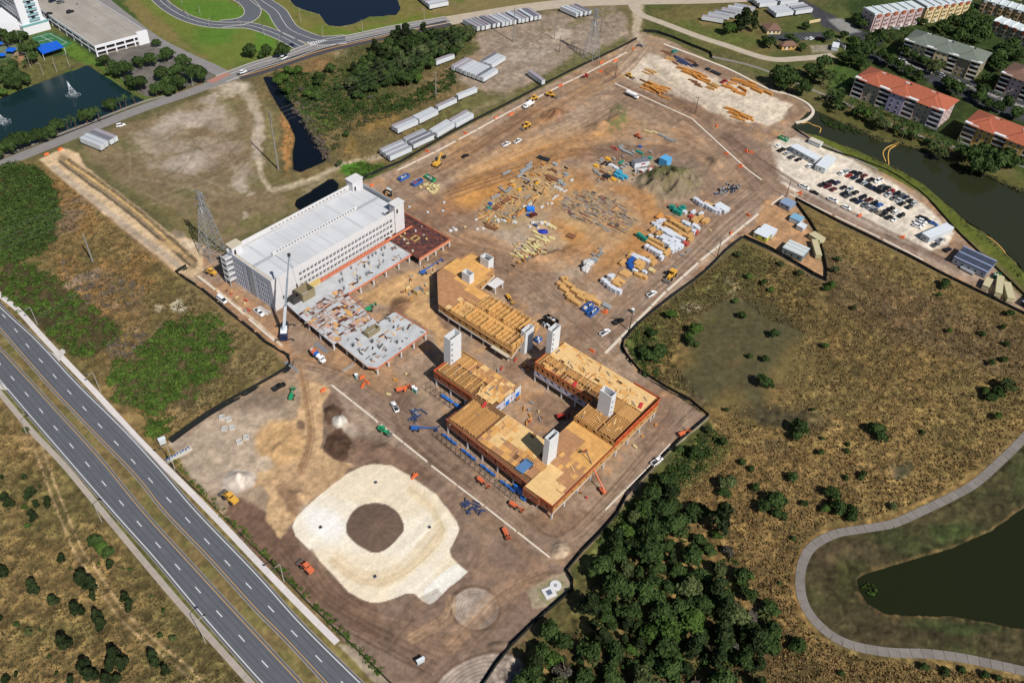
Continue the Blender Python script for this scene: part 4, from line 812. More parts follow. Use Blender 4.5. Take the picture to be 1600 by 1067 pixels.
# ---------------- parking garage
shade_in = mat('painted_interior_shade', (.03, .032, .036), .8)  # near-black colour stands in for the shade of the unlit garage interior
t, L = frame(161, -259, 'parking_garage', 'long white concrete parking garage of five levels with two pale roof bays', 'parking garage')
def bx(name, m, a0, a1, b0, b1, z0, z1, parent=None, **k):
 mb = MB(); abox(mb, L, a0, a1, b0, b1, z0, z1); return part(name, mb, m, parent or t, **k)
H = 17.0
for i, z in enumerate((.1, 3.1, 6.2, 9.3, 12.4)): bx('floor_slab', cgrey, 161.4, 239, -289.6, -259.4, z - .1, z + .25)
for i in range(10):                          # roof deck in cast strips, two bays
 a0 = 163.5 + i * 7.45
 bx('roof_strip', croof, a0 + .03, a0 + 7.42, -273.6, -260.0, 15.0, 15.4 + .02 * (i % 3))
 bx('roof_strip', croof, a0 + .03, a0 + 7.42, -288.6, -275.4, 15.0, 15.4 + .02 * ((i + 1) % 3))
bx('roof_edge_slab', ctan, 161.4, 163.4, -288.6, -260.0, 15.0, 15.42)
# front wall: piers and spandrels with real openings
def grille(name, fixed, along, lo, hi, z0, z1, opens, m, thick=.35, axis='a'):
 """wall with rectangular holes; opens = list of (u0,u1,w0,w1) on a regular grid of columns/rows"""
 us = sorted({u for o in opens for u in o[:2]} | {lo, hi}); mb = MB()
 cols = {}
 for u0, u1, w0, w1 in opens: cols.setdefault((u0, u1), []).append((w0, w1))
 cur = lo
 def put(u0, u1, w0, w1):
  if u1 - u0 < 1e-3 or w1 - w0 < 1e-3: return
  if axis == 'a': abox(mb, L, u0, u1, fixed - thick / 2, fixed + thick / 2, w0, w1)
  else: abox(mb, L, fixed - thick / 2, fixed + thick / 2, u0, u1, w0, w1)
 for (u0, u1), ws in sorted(cols.items()):
  put(cur, u0, z0, z1); zc = z0
  for w0, w1 in sorted(ws): put(u0, u1, zc, w0); zc = w1
  put(u0, u1, zc, z1); cur = u1
 put(cur, hi, z0, z1)
 return part(name, mb, m, t)
op = []
for i in range(26):
 a0 = 175.6 + i * 2.2
 for r, z in enumerate((2.2, 5.3, 8.5, 11.6)):
  sh = (0 if r % 2 == 0 else .0)
  op.append((a0 + sh, a0 + 1.6, z - .1, z + 1.75))
grille('front_wall', -259.2, 'a', 161, 234.2, 0, H, op, cwhite)
op = []
for r, z in enumerate((.6, 3.5, 6.4, 9.3, 12.2)):
 for c in (-286.6, -285.1, -283.6, -282.1, -280.6, -277.4, -270.6, -267.6, -266.1, -264.6, -263.1): op.append((c, c + .95, z, z + 2.2))
grille('side_wall', 161.2, 'b', -290, -259.4, 0, H, op, mat('precast_side', alb(196, 200, 212), .8, var=.05, scale=.3), axis='b')
bx('painted_shade_panel', shade_in, 162.4, 162.5, -289, -260, .4, 14.9)  # added panel: interior darkness behind the side windows, put into its colour
bx('side_panel', cgrey, 160.85, 161.0, -275.4, -271.8, 0.2, H - .1)
op = []
for i in range(30):
 a0 = 164 + i * 2.3
 for z in (2.2, 5.3, 8.5, 11.6): op.append((a0, a0 + 1.6, z, z + 1.5))
grille('rear_wall', -289.8, 'a', 161, 233, 0, 15.2, op, cwhite); grille('rear_parapet', -289.75, 'a', 161, 233, 15.2, 17.9, [(a0, a0 + 1.2, 15.9, 16.8) for a0 in [185 + i * 2.2 for i in range(21)]], cwhite, thick=.5)
grille('end_wall', 239.2, 'b', -290, -261, 0, H + .2, [(c, c + 2, z, z + 1.5) for c in (-287, -283, -279, -275, -271, -267) for z in (2.2, 5.3, 8.5, 11.6)], cgrey, axis='b')
op = [(176 + i * 1.68, 176 + i * 1.68 + 1.1, 15.9, 16.9) for i in range(28)]
grille('ramp_wall', -274.5, 'a', 174, 224, 12.6, 17.2, op, cwhite, thick=.3)
for (a0, a1) in ((163.5, 174), (224, 238)): bx('centre_joint', cgrey, a0, a1, -275.3, -273.7, 15.0, 15.6)
bx('roof_beam', cgrey, 174.6, 174.9, -273.6, -260, 15.35, 15.75)
for (a0, a1, b0, b1, zt, nm) in ((233.6, 239.5, -262, -258.2, 20.0, 'stair_tower'), (232.5, 239, -291.2, -286.5, 20.6, 'stair_tower'), (161.8, 167, -290.6, -286.8, 19.6, 'stair_tower')):
 s = bx(nm, cwhite, a0, a1, b0, b1, 0, zt); bx('tower_cap', ctan if zt < 20 else cwhite, a0 - .35, a1 + .35, b0 - .35, b1 + .35, zt, zt + .4, parent=s)
 s.parent = t
 bx('tower_door', dark, a0 + .9, a0 + 1.9, b1, b1 + .06, 15.5, 17.8, parent=s)
bx('roof_opening', dark, 229.6, 233.4, -262.4, -260.1, 15.44, 15.5)
mb = MB(); x0, y0 = L(229.4, -262.5); mb.box(x0, x0 + .2, y0 - 2.6, y0, 15.4, 17); part('hatch_wall', mb, cgrey, t)
for i, z in enumerate((3.0, 6.1, 9.2, 12.3, 15.0)):   # open stair landings on the left rear corner
 s = bx('stair_landing', cgrey, 157.6, 161.0, -290.5, -286.8, z - .25, z); bx('landing_parapet', cwhite, 157.5, 157.7, -290.5, -286.8, z, z + 1.1, parent=s)
 bx('landing_parapet', cwhite, 157.7, 161.0, -286.9, -286.7, z, z + 1.1, parent=s)
for b in (-290.4, -286.95): bx('stair_post', cgrey, 157.55, 157.85, b, b + .3, 0, 15)
for i in range(13):
 a = 163 + i * 5.9; bx('column', cgrey, a, a + .5, -274.8, -274.3, .35, 15.0)
# ---------------- low concrete decks in front of it
t, L = frame(164, -257, 'concrete_deck', 'low concrete deck on white columns with loose formwork and rebar starters', 'concrete deck')
MA = [(164.3, -255.6), (226.8, -255.6), (226.8, -240.9), (187.0, -240.7), (187.0, -241.0), (185.9, -229.6), (183.7, -221.5), (183.6, -217.2), (193.3, -217.4), (194.0, -197.8), (164.3, -197.3), (162.2, -200.3), (163.4, -221.0), (161.4, -221.0), (163.4, -247.9)]
mb = MB(); mb.prism([L(a, b) for a, b in MA], 4.1, 4.5); part('deck_slab', mb, slabm, t)
def edge(pts, z0, z1, m, name='edge_board', th=.18, off=.1, LL=None, par=None):
 LL = LL or L
 for i in range(len(pts) - 1):
  mb = MB(); P = [LL(*pts[i]), LL(*pts[i + 1])]; ribbon(mb, P, -th / 2, th / 2, z0, z1); part(name, mb, m, par or t)
edge([(226.8, -240.7), (187.0, -240.5), (185.7, -229.5), (183.5, -221.4)], 4.2, 5.1, orange2); edge([(162.1, -200.3), (164.2, -197.1), (194.2, -197.6), (193.5, -217.4)], 4.2, 4.9, orange2); edge([(163.3, -221.0), (162.0, -200.3)], 4.2, 4.75, mat('form_edge', alb(206, 176, 150), .9))
edge([(226.8, -255.9), (184, -255.9)], 4.5, 5.5, orange2)
for a, b in [(165, -247.5), (163.2, -239), (162.6, -231), (162.2, -222), (163.9, -215.6), (163.7, -210.5), (163.4, -205), (164.8, -198), (171, -198), (178.5, -198.2), (186, -198.3), (193.3, -198.5), (193, -208), (226, -241.6), (219, -241.6), (211, -241.6), (203, -241.4), (195, -241.4), (188, -241.2), (184.6, -225)]:
 mb = MB(); x, y = L(a, b); mb.box(x - .28, x + .28, y - .28, y + .28, 0, 4.1); part('column', mb, cwhite, t)
for i in range(240):                          # formwork panels lying on the unfinished bay
 a = rnd.uniform(162.5, 186.5); b = rnd.uniform(-246, -220.5)
 if b > -229 and a > 183: continue
 if a < 164.3 and b < -240: continue
 l, w = rnd.choice([(2.4, 1.2), (2.4, .6), (3.6, .6), (1.2, 1.2), (3, 1.4)]); x, y = L(a, b); mb = MB(); z = 4.52 + rnd.uniform(0, .28)
 mb.obox(x, y, z, z + .06, l, w, rnd.choice([0, 0, math.pi / 2]) + rnd.gauss(0, .05)); part('formwork_panel', mb, rnd.choice([rust, mat('form_pink', alb(196, 158, 140), .9, var=.15, objvar=.15), mat('form_grey', alb(168, 152, 142), .9, var=.2, objvar=.15), mat('form_pink', alb(196, 158, 140)), mat('form_grey', alb(168, 152, 142)), rust, ply]), t)
for i in range(75):                          # planks, bundles and clutter
 a, b = (rnd.uniform(165, 193), rnd.uniform(-219, -198.5)) if i < 50 else (rnd.uniform(187, 225), rnd.uniform(-254, -242)); x, y = L(a, b)
 if 172 < a < 182 and -217 < b < -211: continue
 mb = MB(); mb.obox(x, y, 4.52, 4.52 + rnd.uniform(.1, .4), rnd.uniform(1, 3.4), rnd.uniform(.2, .7), rnd.uniform(0, 3.14)); part('loose_plank', mb, rnd.choice([scaf, ply3, rust, mat('grey_bundle', alb(128, 126, 122), .9), ply2]), t)
starter = []
for i in range(34):                           # rebar starter bars fanning from the columns above the deck
 a, b = ((rnd.choice([166, 173, 180, 187]), rnd.choice([-202, -206, -210, -214])) if i < 14 else (188 + (i - 14) * 1.95, rnd.choice([-244.5, -249.5, -253]))); x, y = L(a + rnd.uniform(-.6, .6), b); mb = MB()
 for k in range(6):
  q = k * 1.047; mb.bar((x + .2 * math.cos(q), y + .2 * math.sin(q), 4.5), (x + (.35 + .3 * (k % 2)) * math.cos(q), y + (.35 + .3 * (k % 2)) * math.sin(q), 6.6), .07)
 part('rebar_starter', mb, scaf, t)
blk = mat('block_wall', alb(150, 138, 108), .9, var=.12, scale=1); form_y = mat('form_yellow', alb(208, 180, 112), .85, var=.1)
def boxcore(LL, par, a0, a1, b0, b1, z0, z1, m, mi, th=.3, name='stair_core'):
 mb = MB()
 for q in ((a0, a1, b0, b0 + th), (a0, a1, b1 - th, b1), (a0, a0 + th, b0 + th, b1 - th), (a1 - th, a1, b0 + th, b1 - th)): abox(mb, LL, *q, z0, z1)
 return part(name, mb, m, par)
boxcore(L, t, 173.9, 180.6, -216, -212.8, 4.5, 6.9, blk, dark); boxcore(L, t, 170, 176.8, -256.2, -250.4, 4.5, 9.0, blk, dark); boxcore(L, t, 166.0, 169.8, -255.2, -252.2, 4.5, 8.0, scaf, dark, .15, 'core_scaffold')
mb = MB(); abox(mb, L, 177, 184, -256.4, -255.6, 4.5, 7.0); part('yellow_form_wall', mb, form_y, t)
# dark deck on the right
t, L = frame(227, -236, 'formwork_deck', 'dark brown formwork deck with orange edge beside the garage end', 'formwork deck')
mb = MB(); abox(mb, L, 227.1, 248, -268.2, -236.0, 4.0, 4.3); abox(mb, L, 239.8, 248, -272, -268.2, 4.0, 4.3); part('deck_slab', mb, rust, t)
for i in range(17):
 for j in range(15):
  a0 = 227.3 + j * 1.37; b0 = -268 + i * 1.87; mb = MB(); z = 4.34 + rnd.uniform(0, .03)
  abox(mb, L, a0 + .03, a0 + 1.32, b0 + .03, b0 + 1.82, 4.3, z); part('ply_panel', mb, rnd.choice([rust, rust, mat('form_ply_red', alb(118, 70, 58), .8, var=.2, objvar=.2), mat('form_ply_black', alb(70, 52, 54), .8, var=.2, objvar=.2)]), t)
edge([(248.2, -268), (248.2, -235.8), (227, -235.8)], 4.0, 5.0, orange2); edge([(248.2, -235.7), (227, -235.7)], 3.2, 4.0, mat('form_edge', alb(206, 176, 150)))
edge([(227.0, -255.5), (227, -240.8)], 4.3, 4.6, ctan)
for a, b in [(248, -236.4), (243.5, -236.4), (238.5, -236.4), (233, -236.4), (228, -236.4), (247.6, -244), (247.6, -252), (247.6, -260)]:
 mb = MB(); x, y = L(a, b); mb.box(x - .3, x + .3, y - .3, y + .3, 0, 4.0); part('column', mb, cwhite, t)
boxcore(L, t, 235, 239, -250, -247, 4.35, 4.9, form_y, dark, .25, 'box_out'); boxcore(L, t, 233.6, 234, -256, -250, 4.35, 4.6, form_y, dark, .15, 'box_out')
for i in range(16):
 x, y = L(rnd.uniform(229, 247), rnd.uniform(-266, -238)); mb = MB(); mb.obox(x, y, 4.36, 4.8, rnd.uniform(.6, 1.4), rnd.uniform(.4, 1), rnd.uniform(0, 3)); part('debris_pile', mb, rnd.choice([ply2, ctan, cwhite]), t)
# orange safety strip at the garage foot
t, L = frame(184, -257.4, 'safety_netting', 'orange safety netting along the foot of the white garage wall', 'netting'); mb = MB()
abox(mb, L, 226, 243, -257.2, -256.0, 4.7, 4.78); part('net_sheet', mb, orange2, t); mb = MB(); abox(mb, L, 184, 226, -257.5, -256.9, 4.9, 5.0); part('net_sheet', mb, orange2, t)
# ---------------- hollow stair shafts
sh_w = mat('shaft_wall', alb(226, 228, 230), .8, var=.05, scale=.4, bump=.03)
def shaft(a0, a1, b0, b1, z0, z1, slots, label, name='stair_shaft', face='b'):
 t, L = frame(a0, b1, name, label, 'stair shaft'); th = .28
 def w(nm, *q):
  mb = MB()
  for r in q: abox(mb, L, *r)
  part(nm, mb, sh_w, t)
 w('rear_wall', (a0, a1, b0, b0 + th, z0, z1 - .0)); w('side_wall', (a0, a0 + th, b0 + th, b1 - th, z0, z1)); w('side_wall', (a1 - th, a1, b0 + th, b1 - th, z0, z1))
 if not slots: w('front_wall', (a0, a1, b1 - th, b1, z0, z1))
 else:
  ca = a0 + slots[0]; cw = slots[1]; q = [(a0, ca, b1 - th, b1, z0, z1), (ca + cw, a1, b1 - th, b1, z0, z1)]; zc = z0
  for zz in slots[2]:
   q.append((ca, ca + cw, b1 - th, b1, zc, zz)); zc = zz + 1.35
  q.append((ca, ca + cw, b1 - th, b1, zc, z1)); w('front_wall', *q)
 for k, zz in enumerate((z0 + 3, z0 + 6.2, z0 + 9.4)):
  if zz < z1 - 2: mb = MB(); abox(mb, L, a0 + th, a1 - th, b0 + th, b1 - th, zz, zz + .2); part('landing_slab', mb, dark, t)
 return t
shaft(183.5, 189.8, -178.0, -174.3, 0, 21.8, (.55, .8, (9.2, 12.2, 15.2, 18.2)), 'white hollow stair shaft with four slots at the left tip of the timber block')
shaft(214.9, 220.2, -150.0, -147.3, 0, 22.5, (.5, .8, (11.6, 14.3, 17.0, 19.6)), 'white hollow stair shaft with slots at the far corner of the right wing')
shaft(202.5, 205.8, -114.5, -109.0, 0, 22.0, (.9, 1.0, (11.6, 14.4, 17.4)), 'broad pale shaft rising through the joists of the right wing')
shaft(170.0, 175.4, -115.2, -112.8, 0, 22.0, None, 'tall plain white shaft casting a black shadow on the front deck')
shaft(215.6, 221.2, -164.0, -161.4, 0, 12.6, None, 'short white shaft at the near end of the open timber block, blue shaded')
shaft(227.2, 230.2, -208.7, -204.0, 4, 12.2, None, 'low white shaft in the middle of the brown plywood deck'); shaft(241.6, 245.2, -210.6, -205.4, 0, 11.8, None, 'low white shaft at the far edge of the orange plywood deck')
# ---------------- U shaped timber block
t, L = frame(157, -99, 'timber_block', 'U-shaped timber building under construction with plywood decks and open joists', 'building')
wings = [('w1', 157.2, 179, -155.6, -99.5, 4.3, 8.0), ('w2', 176.5, 193.5, -176.8, -145.6, 4.3, 8.0), ('w3', 179, 194, -119.2, -99.6, 4.3, 8.0), ('w3b', 194, 206, -119.0, -99.6, 4.3, 10.8), ('w4', 206, 224, -148.4, -99.6, 4.3, 10.8)]
def deck_out(n): return {'w1': [(157.2, -99.5), (179, -99.5), (179, -145.6), (176.6, -145.6), (176.6, -155.6), (161.5, -155.6), (159.2, -113), (156.4, -113), (156.9, -105.6), (157.2, -105.6)]}.get(n)
for n, a0, a1, b0, b1, z0, z1 in wings:
 P = deck_out(n) or [(a0, b0), (a1, b0), (a1, b1), (a0, b1)]
 mb = MB(); mb.prism([L(*p) for p in P], 3.6, 4.0); part('podium_slab', mb, cwhite, t)
 mb = MB(); mb.prism([L(*p) for p in P], z1 - .95, z1 - .65); part('floor_frame', mb, mat('under_floor', alb(128, 92, 62), .9, var=.2, scale=.5), t)
# walls below the decks (timber, with windows) and above the podium
def wall_line(L, t, pts, z0, z1, m, mf=None, win=(1.3, 1.2, 3.0, .9), name='wall_panel', th=.25):
 """wall along a polyline, real window holes: win=(width,height,spacing,sill)"""
 for i in range(len(pts) - 1):
  (ax, ay), (bx_, by) = L(*pts[i]), L(*pts[i + 1]); ln = math.dist((ax, ay), (bx_, by)); rz = math.atan2(by - ay, bx_ - ax); mb = MB()
  def put(u0, u1, w0, w1):
   if u1 - u0 > .02 and w1 - w0 > .02:
    cx = ax + math.cos(rz) * (u0 + u1) / 2; cy = ay + math.sin(rz) * (u0 + u1) / 2; mb.obox(cx, cy, w0, w1, u1 - u0, th, rz)
  if win is None or ln < win[2]: put(0, ln, z0, z1)
  else:
   n = int(ln / win[2]); g = ln / n; cur = 0
   for k in range(n):
    c = (k + .5) * g; u0, u1 = c - win[0] / 2, c + win[0] / 2; put(cur, u0, z0, z1); put(u0, u1, z0, z0 + win[3]); put(u0, u1, min(z1, z0 + win[3] + win[1]), z1); cur = u1
   put(cur, ln, z0, z1)
  part(name, mb, m, t)
redwall = mat('red_sheathing', alb(156, 92, 64), .9, var=.35, scale=.9); whitewall = mat('white_sheathing', alb(206, 200, 212), .8, var=.05)
wall_line(L, t, [(157.2, -99.6), (157.2, -105.6), (156.5, -105.6), (156.5, -112.9), (159.1, -112.9), (161.5, -155.5), (166.8, -155.5)], 4.0, 7.7, redwall, win=(1.4, 1.2, 4.6, 1.1))
wall_line(L, t, [(176.6, -156), (176.6, -176.7), (183.2, -176.7)], 4.0, 7.7, redwall, win=(1.4, 1.2, 4.6, 1.1)); wall_line(L, t, [(190, -176.7), (193.4, -176.7), (193.4, -147)], 4.0, 7.7, osb, win=None)
wall_line(L, t, [(206.1, -148.3), (206.1, -119.2)], 4.0, 6.9, whitewall, win=(1.7, 1.3, 3.6, .9)); wall_line(L, t, [(206.05, -148.3), (206.05, -119.2)], 6.9, 10.5, mat('red_frame', alb(186, 104, 60), .9, var=.4, scale=1.1, c2=alb(232, 160, 100)), win=(1.2, 1.6, 2.6, 1.1))
wall_line(L, t, [(157.3, -99.7), (223.8, -99.7)], 4.0, 7.7, osb, win=(1.4, 1.2, 4.2, 1.1)); wall_line(L, t, [(194.1, -99.75), (223.9, -99.75)], 7.7, 10.5, orange, win=(1.3, 1.2, 3.4, .9)); wall_line(L, t, [(223.8, -99.8), (223.8, -148.3), (206.2, -148.3)], 4.0, 10.5, osb, win=(1.4, 1.2, 3.6, 4.2)); wall_line(L, t, [(194.05, -99.8), (194.05, -118.9), (206, -118.9)], 8.0, 10.5, osb, win=(1.3, 1.3, 3.4, .7)); wall_line(L, t, [(179, -119.1), (205.9, -119.1)], 4.0, 7.7, osb, win=(1.3, 1.3, 3.4, .9)); wall_line(L, t, [(178.9, -145.4), (178.9, -119.3)], 4.0, 7.7, osb, win=(1.3, 1.3, 3.4, .9)); wall_line(L, t, [(179, -145.7), (193.3, -145.7)], 4.0, 7.7, mat('white_sheathing', (0, 0, 0)), win=(1.3, 1.3, 3.4, .9))
# columns under the podium
for a, b in [(157.6, -100), (158, -107), (157.4, -112), (160, -120), (160.3, -128), (160.7, -136), (161.1, -144), (161.8, -155), (177, -176), (177, -168), (177, -160)] + [(165 + i * 8, -100.1) for i in range(8)] + [(223.4, -100.1), (223.4, -110), (223.4, -120), (223.4, -130), (223.4, -140), (206.5, -148), (206.5, -141), (206.5, -134), (206.5, -127), (206.5, -120), (193, -150), (193, -158), (193, -166)]:
 mb = MB(); x, y = L(a, b); mb.box(x - .28, x + .28, y - .28, y + .28, 0, 3.6); part('column', mb, cwhite, t)
# plywood panels on the decks: each sheet group a part
def panels(L, t, a0, a1, b0, b1, z, da, db, mats, skip=0.0, name='deck_panel', hole=None, th=.05):
 na, nb = max(1, round((a1 - a0) / da)), max(1, round((b1 - b0) / db)); da, db = (a1 - a0) / na, (b1 - b0) / nb
 for i in range(na):
  for j in range(nb):
   if rnd.random() < skip: continue
   u, v = a0 + i * da, b0 + j * db
   if hole and any(h[0] < u + da / 2 < h[1] and h[2] < v + db / 2 < h[3] for h in hole): continue
   mb = MB(); abox(mb, L, u + .015, u + da - .015, v + .015, v + db - .015, z - .03, z + th + rnd.uniform(0, .012)); m = mats(u + da / 2, v + db / 2) if callable(mats) else rnd.choice(mats)
   part(name, mb, m, t)
def m_w1(a, b):
 if b > -108 and a < 168 and (a + b * .3) % 9 < 20 and a + (b + 99) * .9 < 164: return ply2
 if b > -113 and a < 172 and not (a > 160 and b > -104 + (a - 160) * -.2): return ply2
 if b > -113 and a < 172: return ply3
 if b > -118: return ply3 if rnd.random() < .6 else ply
 if a > 170: return ply2 if rnd.random() < .85 else ply
 if 163 < a < 169 and -137 < b < -131: return ply2
 return ply3 if rnd.random() < .55 else ply
panels(L, t, 157.3, 179, -112.8, -99.6, 8.0, 2.4, 1.65, m_w1, 0); panels(L, t, 161.6, 179, -140, -113, 8.0, 2.4, 1.65, m_w1, .02, hole=[(164, 168, -121, -116.5)])
panels(L, t, 179, 194, -119.1, -99.6, 8.0, 2.4, 1.65, lambda a, b: ply3 if (b < -110 and a < 190) else ply, 0)
panels(L, t, 186, 193, -168, -146, 8.0, 2.4, 1.65, lambda a, b: rnd.choice([ply2, ply3, ply, ply3]), .1); panels(L, t, 179, 186, -156, -146, 8.0, 2.4, 1.65, lambda a, b: rnd.choice([ply2, ply2, ply]), .1); panels(L, t, 213.5, 224, -147, -101, 10.8, 1.3, 2.4, lambda a, b: ply2 if rnd.random() < .85 else ply, .06)
panels(L, t, 206.3, 209, -146, -122, 10.8, 1.3, 2.4, lambda a, b: rnd.choice([ply, ply3]), .35)
# joists
def joists(L, t, a0, a1, b0, b1, z, step, along, w=.2, h=.6, m=None, jit=0.0):
 n = int(((b1 - b0) if along == 'a' else (a1 - a0)) / step)
 for i in range(n):
  mb = MB()
  if along == 'a': b = b0 + (i + .5) * step; abox(mb, L, a0 + rnd.uniform(0, jit), a1 - rnd.uniform(0, jit), b - w / 2, b + w / 2, z - h, z)
  else: a = a0 + (i + .5) * step; abox(mb, L, a - w / 2, a + w / 2, b0 + rnd.uniform(0, jit), b1 - rnd.uniform(0, jit), z - h, z)
  part('joist', mb, m or joi, t)
joists(L, t, 194.2, 202.3, -118.8, -108.5, 11.1, .85, 'a', .34); joists(L, t, 206.2, 213, -118.5, -100.2, 11.1, .8, 'a', .3); joists(L, t, 194.3, 213, -107.8, -100.0, 11.1, .8, 'a', .3, jit=.6); joists(L, t, 209.5, 213.4, -147, -119.5, 11.05, .62, 'a', .22, jit=.5)
joists(L, t, 162, 176.4, -154.8, -140.6, 8.25, .72, 'a', .28, jit=.8); joists(L, t, 177.4, 185.6, -176, -157, 8.3, .8, 'a', .2, .3, jit=.5); joists(L, t, 186, 189.5, -166, -150, 8.3, .7, 'a', .2, jit=.5); joists(L, t, 166.5, 170, -126, -112, 8.2, .7, 'a', .3)
joists(L, t, 186, 192.5, -176, -168, 8.25, .8, 'a', .26, jit=.4); joists(L, t, 170, 178.6, -139, -133, 8.2, .75, 'a', .24)
for i in range(150):                          # partitions, bundles, studs lying on the decks
 n, a0, a1, b0, b1, z0, z1 = rnd.choice([wings[0], wings[1], wings[1], wings[3], wings[4], wings[4]])
 a, b = rnd.uniform(a0 + 1.5, a1 - 1.5), rnd.uniform(b0 + 1.5, b1 - 1.5)
 if n == 'w1' and (a > 168 and -120 < b < -108): continue
 x, y = L(a, b); mb = MB(); mb.obox(x, y, z1 + .06, z1 + rnd.uniform(.15, .5), rnd.uniform(.6, 3.6), rnd.uniform(.12, .6), rnd.choice([0, math.pi / 2, .4, 1.1])); part('timber_bundle', mb, rnd.choice([joi, ply2, ply3, osb, mat('grey_bundle', (0, 0, 0))]), t)
for (a0, a1, b0, b1) in ((206.3, 213, -147, -120), (178, 192, -176, -150)):
 for i in range(9):
  b = b0 + i * (b1 - b0) / 9; mb = MB(); z = 10.8 if a0 > 200 else 8.0; abox(mb, L, a0, a1, b, b + .16, z, z + .35); part('partition_plate', mb, stud, t)
edge([(157.2, -99.4), (224.2, -99.4)], 10.6 - 2.7, 11.2 - 2.4, orange, 'safety_net', .06); edge([(194, -99.35), (224.2, -99.35), (224.2, -112)], 10.4, 11.7, orange, 'safety_net', .06); edge([(157.0, -99.6), (157.0, -105.5)], 7.6, 8.7, orange, 'safety_net', .06); edge([(206.0, -119.4), (206.0, -148.5), (213, -148.5)], 10.5, 11.3, orange, 'safety_net', .06); edge([(161.3, -155.8), (158.9, -113)], 7.5, 8.2, orange2, 'safety_net', .06); edge([(176.3, -156), (176.3, -177), (183, -177)], 7.6, 8.6, orange, 'safety_net', .06)
bt = mat('blue_roof_sheet', alb(96, 134, 180), .5, var=.1, scale=.5, stripes=(1, .5, .2, .75))
mb = MB(); abox(mb, L, 161.0, 167.5, -120.6, -116.8, 8.06, 8.2); part('blue_deck_sheet', mb, bt, t)
redm = mat('red_stack', alb(206, 66, 60), .7);
for a, b in ((207.5, -129), (176.5, -149.5), (216, -103)): x, y = L(a, b); mb = MB(); mb.obox(x, y, 8.1 if a < 200 else 10.9, 8.6 if a < 200 else 11.3, 3.0, 1.2, .3); part('red_stack', mb, redm, t)
for a0, b0 in ((190.2, -145.6), (184, -145.6)): mb = MB(); abox(mb, L, a0, a0 + 3.6, b0, b0 + .3, 4.2, 8.9); part('white_wall_wrap', mb, cwhite, t); mb = MB(); abox(mb, L, a0 + .4, a0 + 2.6, b0 + .3, b0 + .45, 4.4, 6.6); part('blue_wrap', mb, blue, t)
# scaffold and blue sheeting on the lower left side
t, L = frame(156, -112, 'access_scaffold', 'dark steel scaffold with blue sheeting along the lower left side of the timber block', 'scaffold')
for k in range(17):
 b = -155.5 + k * 2.6; a = 157.9 - (b + 155.5) * .055; f = MB()
 for da in (-1.8, 1.0):
  x, y = L(a + da, b); f.bar((x, y, 0), (x, y, 4.2), .12)
 x0, y0 = L(a - 1.8, b); x1, y1 = L(a + 1.0, b)
 for z in (2.0, 4.1): f.bar((x0, y0, z), (x1, y1, z), .1)
 x2, y2 = L(a - 1.8, b + 2.6); f.bar((x0, y0, 2.0), (x2, y2, 4.1), .08); f.bar((x0, y0, 4.1), (x2, y2, 4.1), .1)
 part('scaffold_bay', f, scaf, t)
 if k % 4 != 3: mb = MB(); abox(mb, L, a + .9, a + 1.7, b + .1, b + 2.5, .9, 1.3); part('blue_sheet', mb, blue, t)
for k in range(8):
 b = -177 + k * 2.7; f = MB(); x0, y0 = L(171.5, b); x1, y1 = L(174.6, b)
 for x, y in ((x0, y0), (x1, y1)): f.bar((x, y, 0), (x, y, 3.8), .12)
 f.bar((x0, y0, 3.7), (x1, y1, 3.7), .1); x2, y2 = L(171.5, b + 2.7); f.bar((x0, y0, 3.7), (x2, y2, 3.7), .1); f.bar((x0, y0, 1.8), (x2, y2, 3.7), .08); part('scaffold_bay', f, scaf, t)
for b0, b1 in ((-170, -164), (-163, -158.5)): mb = MB(); abox(mb, L, 173.2, 174.4, b0, b1, .9, 1.3); part('blue_sheet', mb, blue, t)
mb = MB(); abox(mb, L, 157.6, 158.2, -118, -113.4, .6, 4.0); part('blue_sheet', mb, blue, t)
# ---------------- open timber block behind
t, L = frame(207, -161, 'framed_timber_block', 'long open-topped timber frame with stud walls and a plywood deck at its far end', 'building')
P1 = [(207.2, -161.5), (226.0, -166.0), (227.0, -190.5), (228.6, -191), (228.6, -200), (243, -202.5), (246.3, -219), (238.9, -220.2), (238.7, -221.3), (223.4, -220.6), (208.0, -205.0), (207.4, -198)]
mb = MB(); mb.prism([L(*p) for p in P1], 3.3, 3.8); part('podium_slab', mb, cwhite, t); mb = MB(); mb.prism([L(*p) for p in P1], 6.9, 7.3); part('floor_frame', mb, ply3, t)
wall_line(L, t, [(207.5, -161.8), (207.7, -198), (208.2, -204.8), (223.4, -220.3), (238.8, -220.8)], 3.8, 6.9, osb, win=(1.4, 1.3, 4.0, 1.0)); wall_line(L, t, [(238.8, -220), (246.0, -218.7), (242.8, -202.8), (228.4, -200.2), (228.3, -191), (226.8, -190.4), (225.8, -166.2), (207.5, -161.8)], 3.8, 6.9, osb, win=(1.4, 1.3, 4.0, 1.0))
for a, b in [(208, -164), (208, -171), (208, -178), (208, -185), (208, -192), (208.4, -199), (210, -206), (225.4, -167), (226, -175), (226.2, -183), (240, -205), (243, -212)]:
 mb = MB(); x, y = L(a, b); mb.box(x - .28, x + .28, y - .28, y + .28, 0, 3.3); part('column', mb, cwhite, t)
def inpoly(x, y, P):
 r = False
 for i in range(len(P)):
  (x0, y0), (x1, y1) = P[i], P[(i + 1) % len(P)]
  if (y0 > y) != (y1 > y) and x < (x1 - x0) * (y - y0) / (y1 - y0) + x0: r = not r
 return r
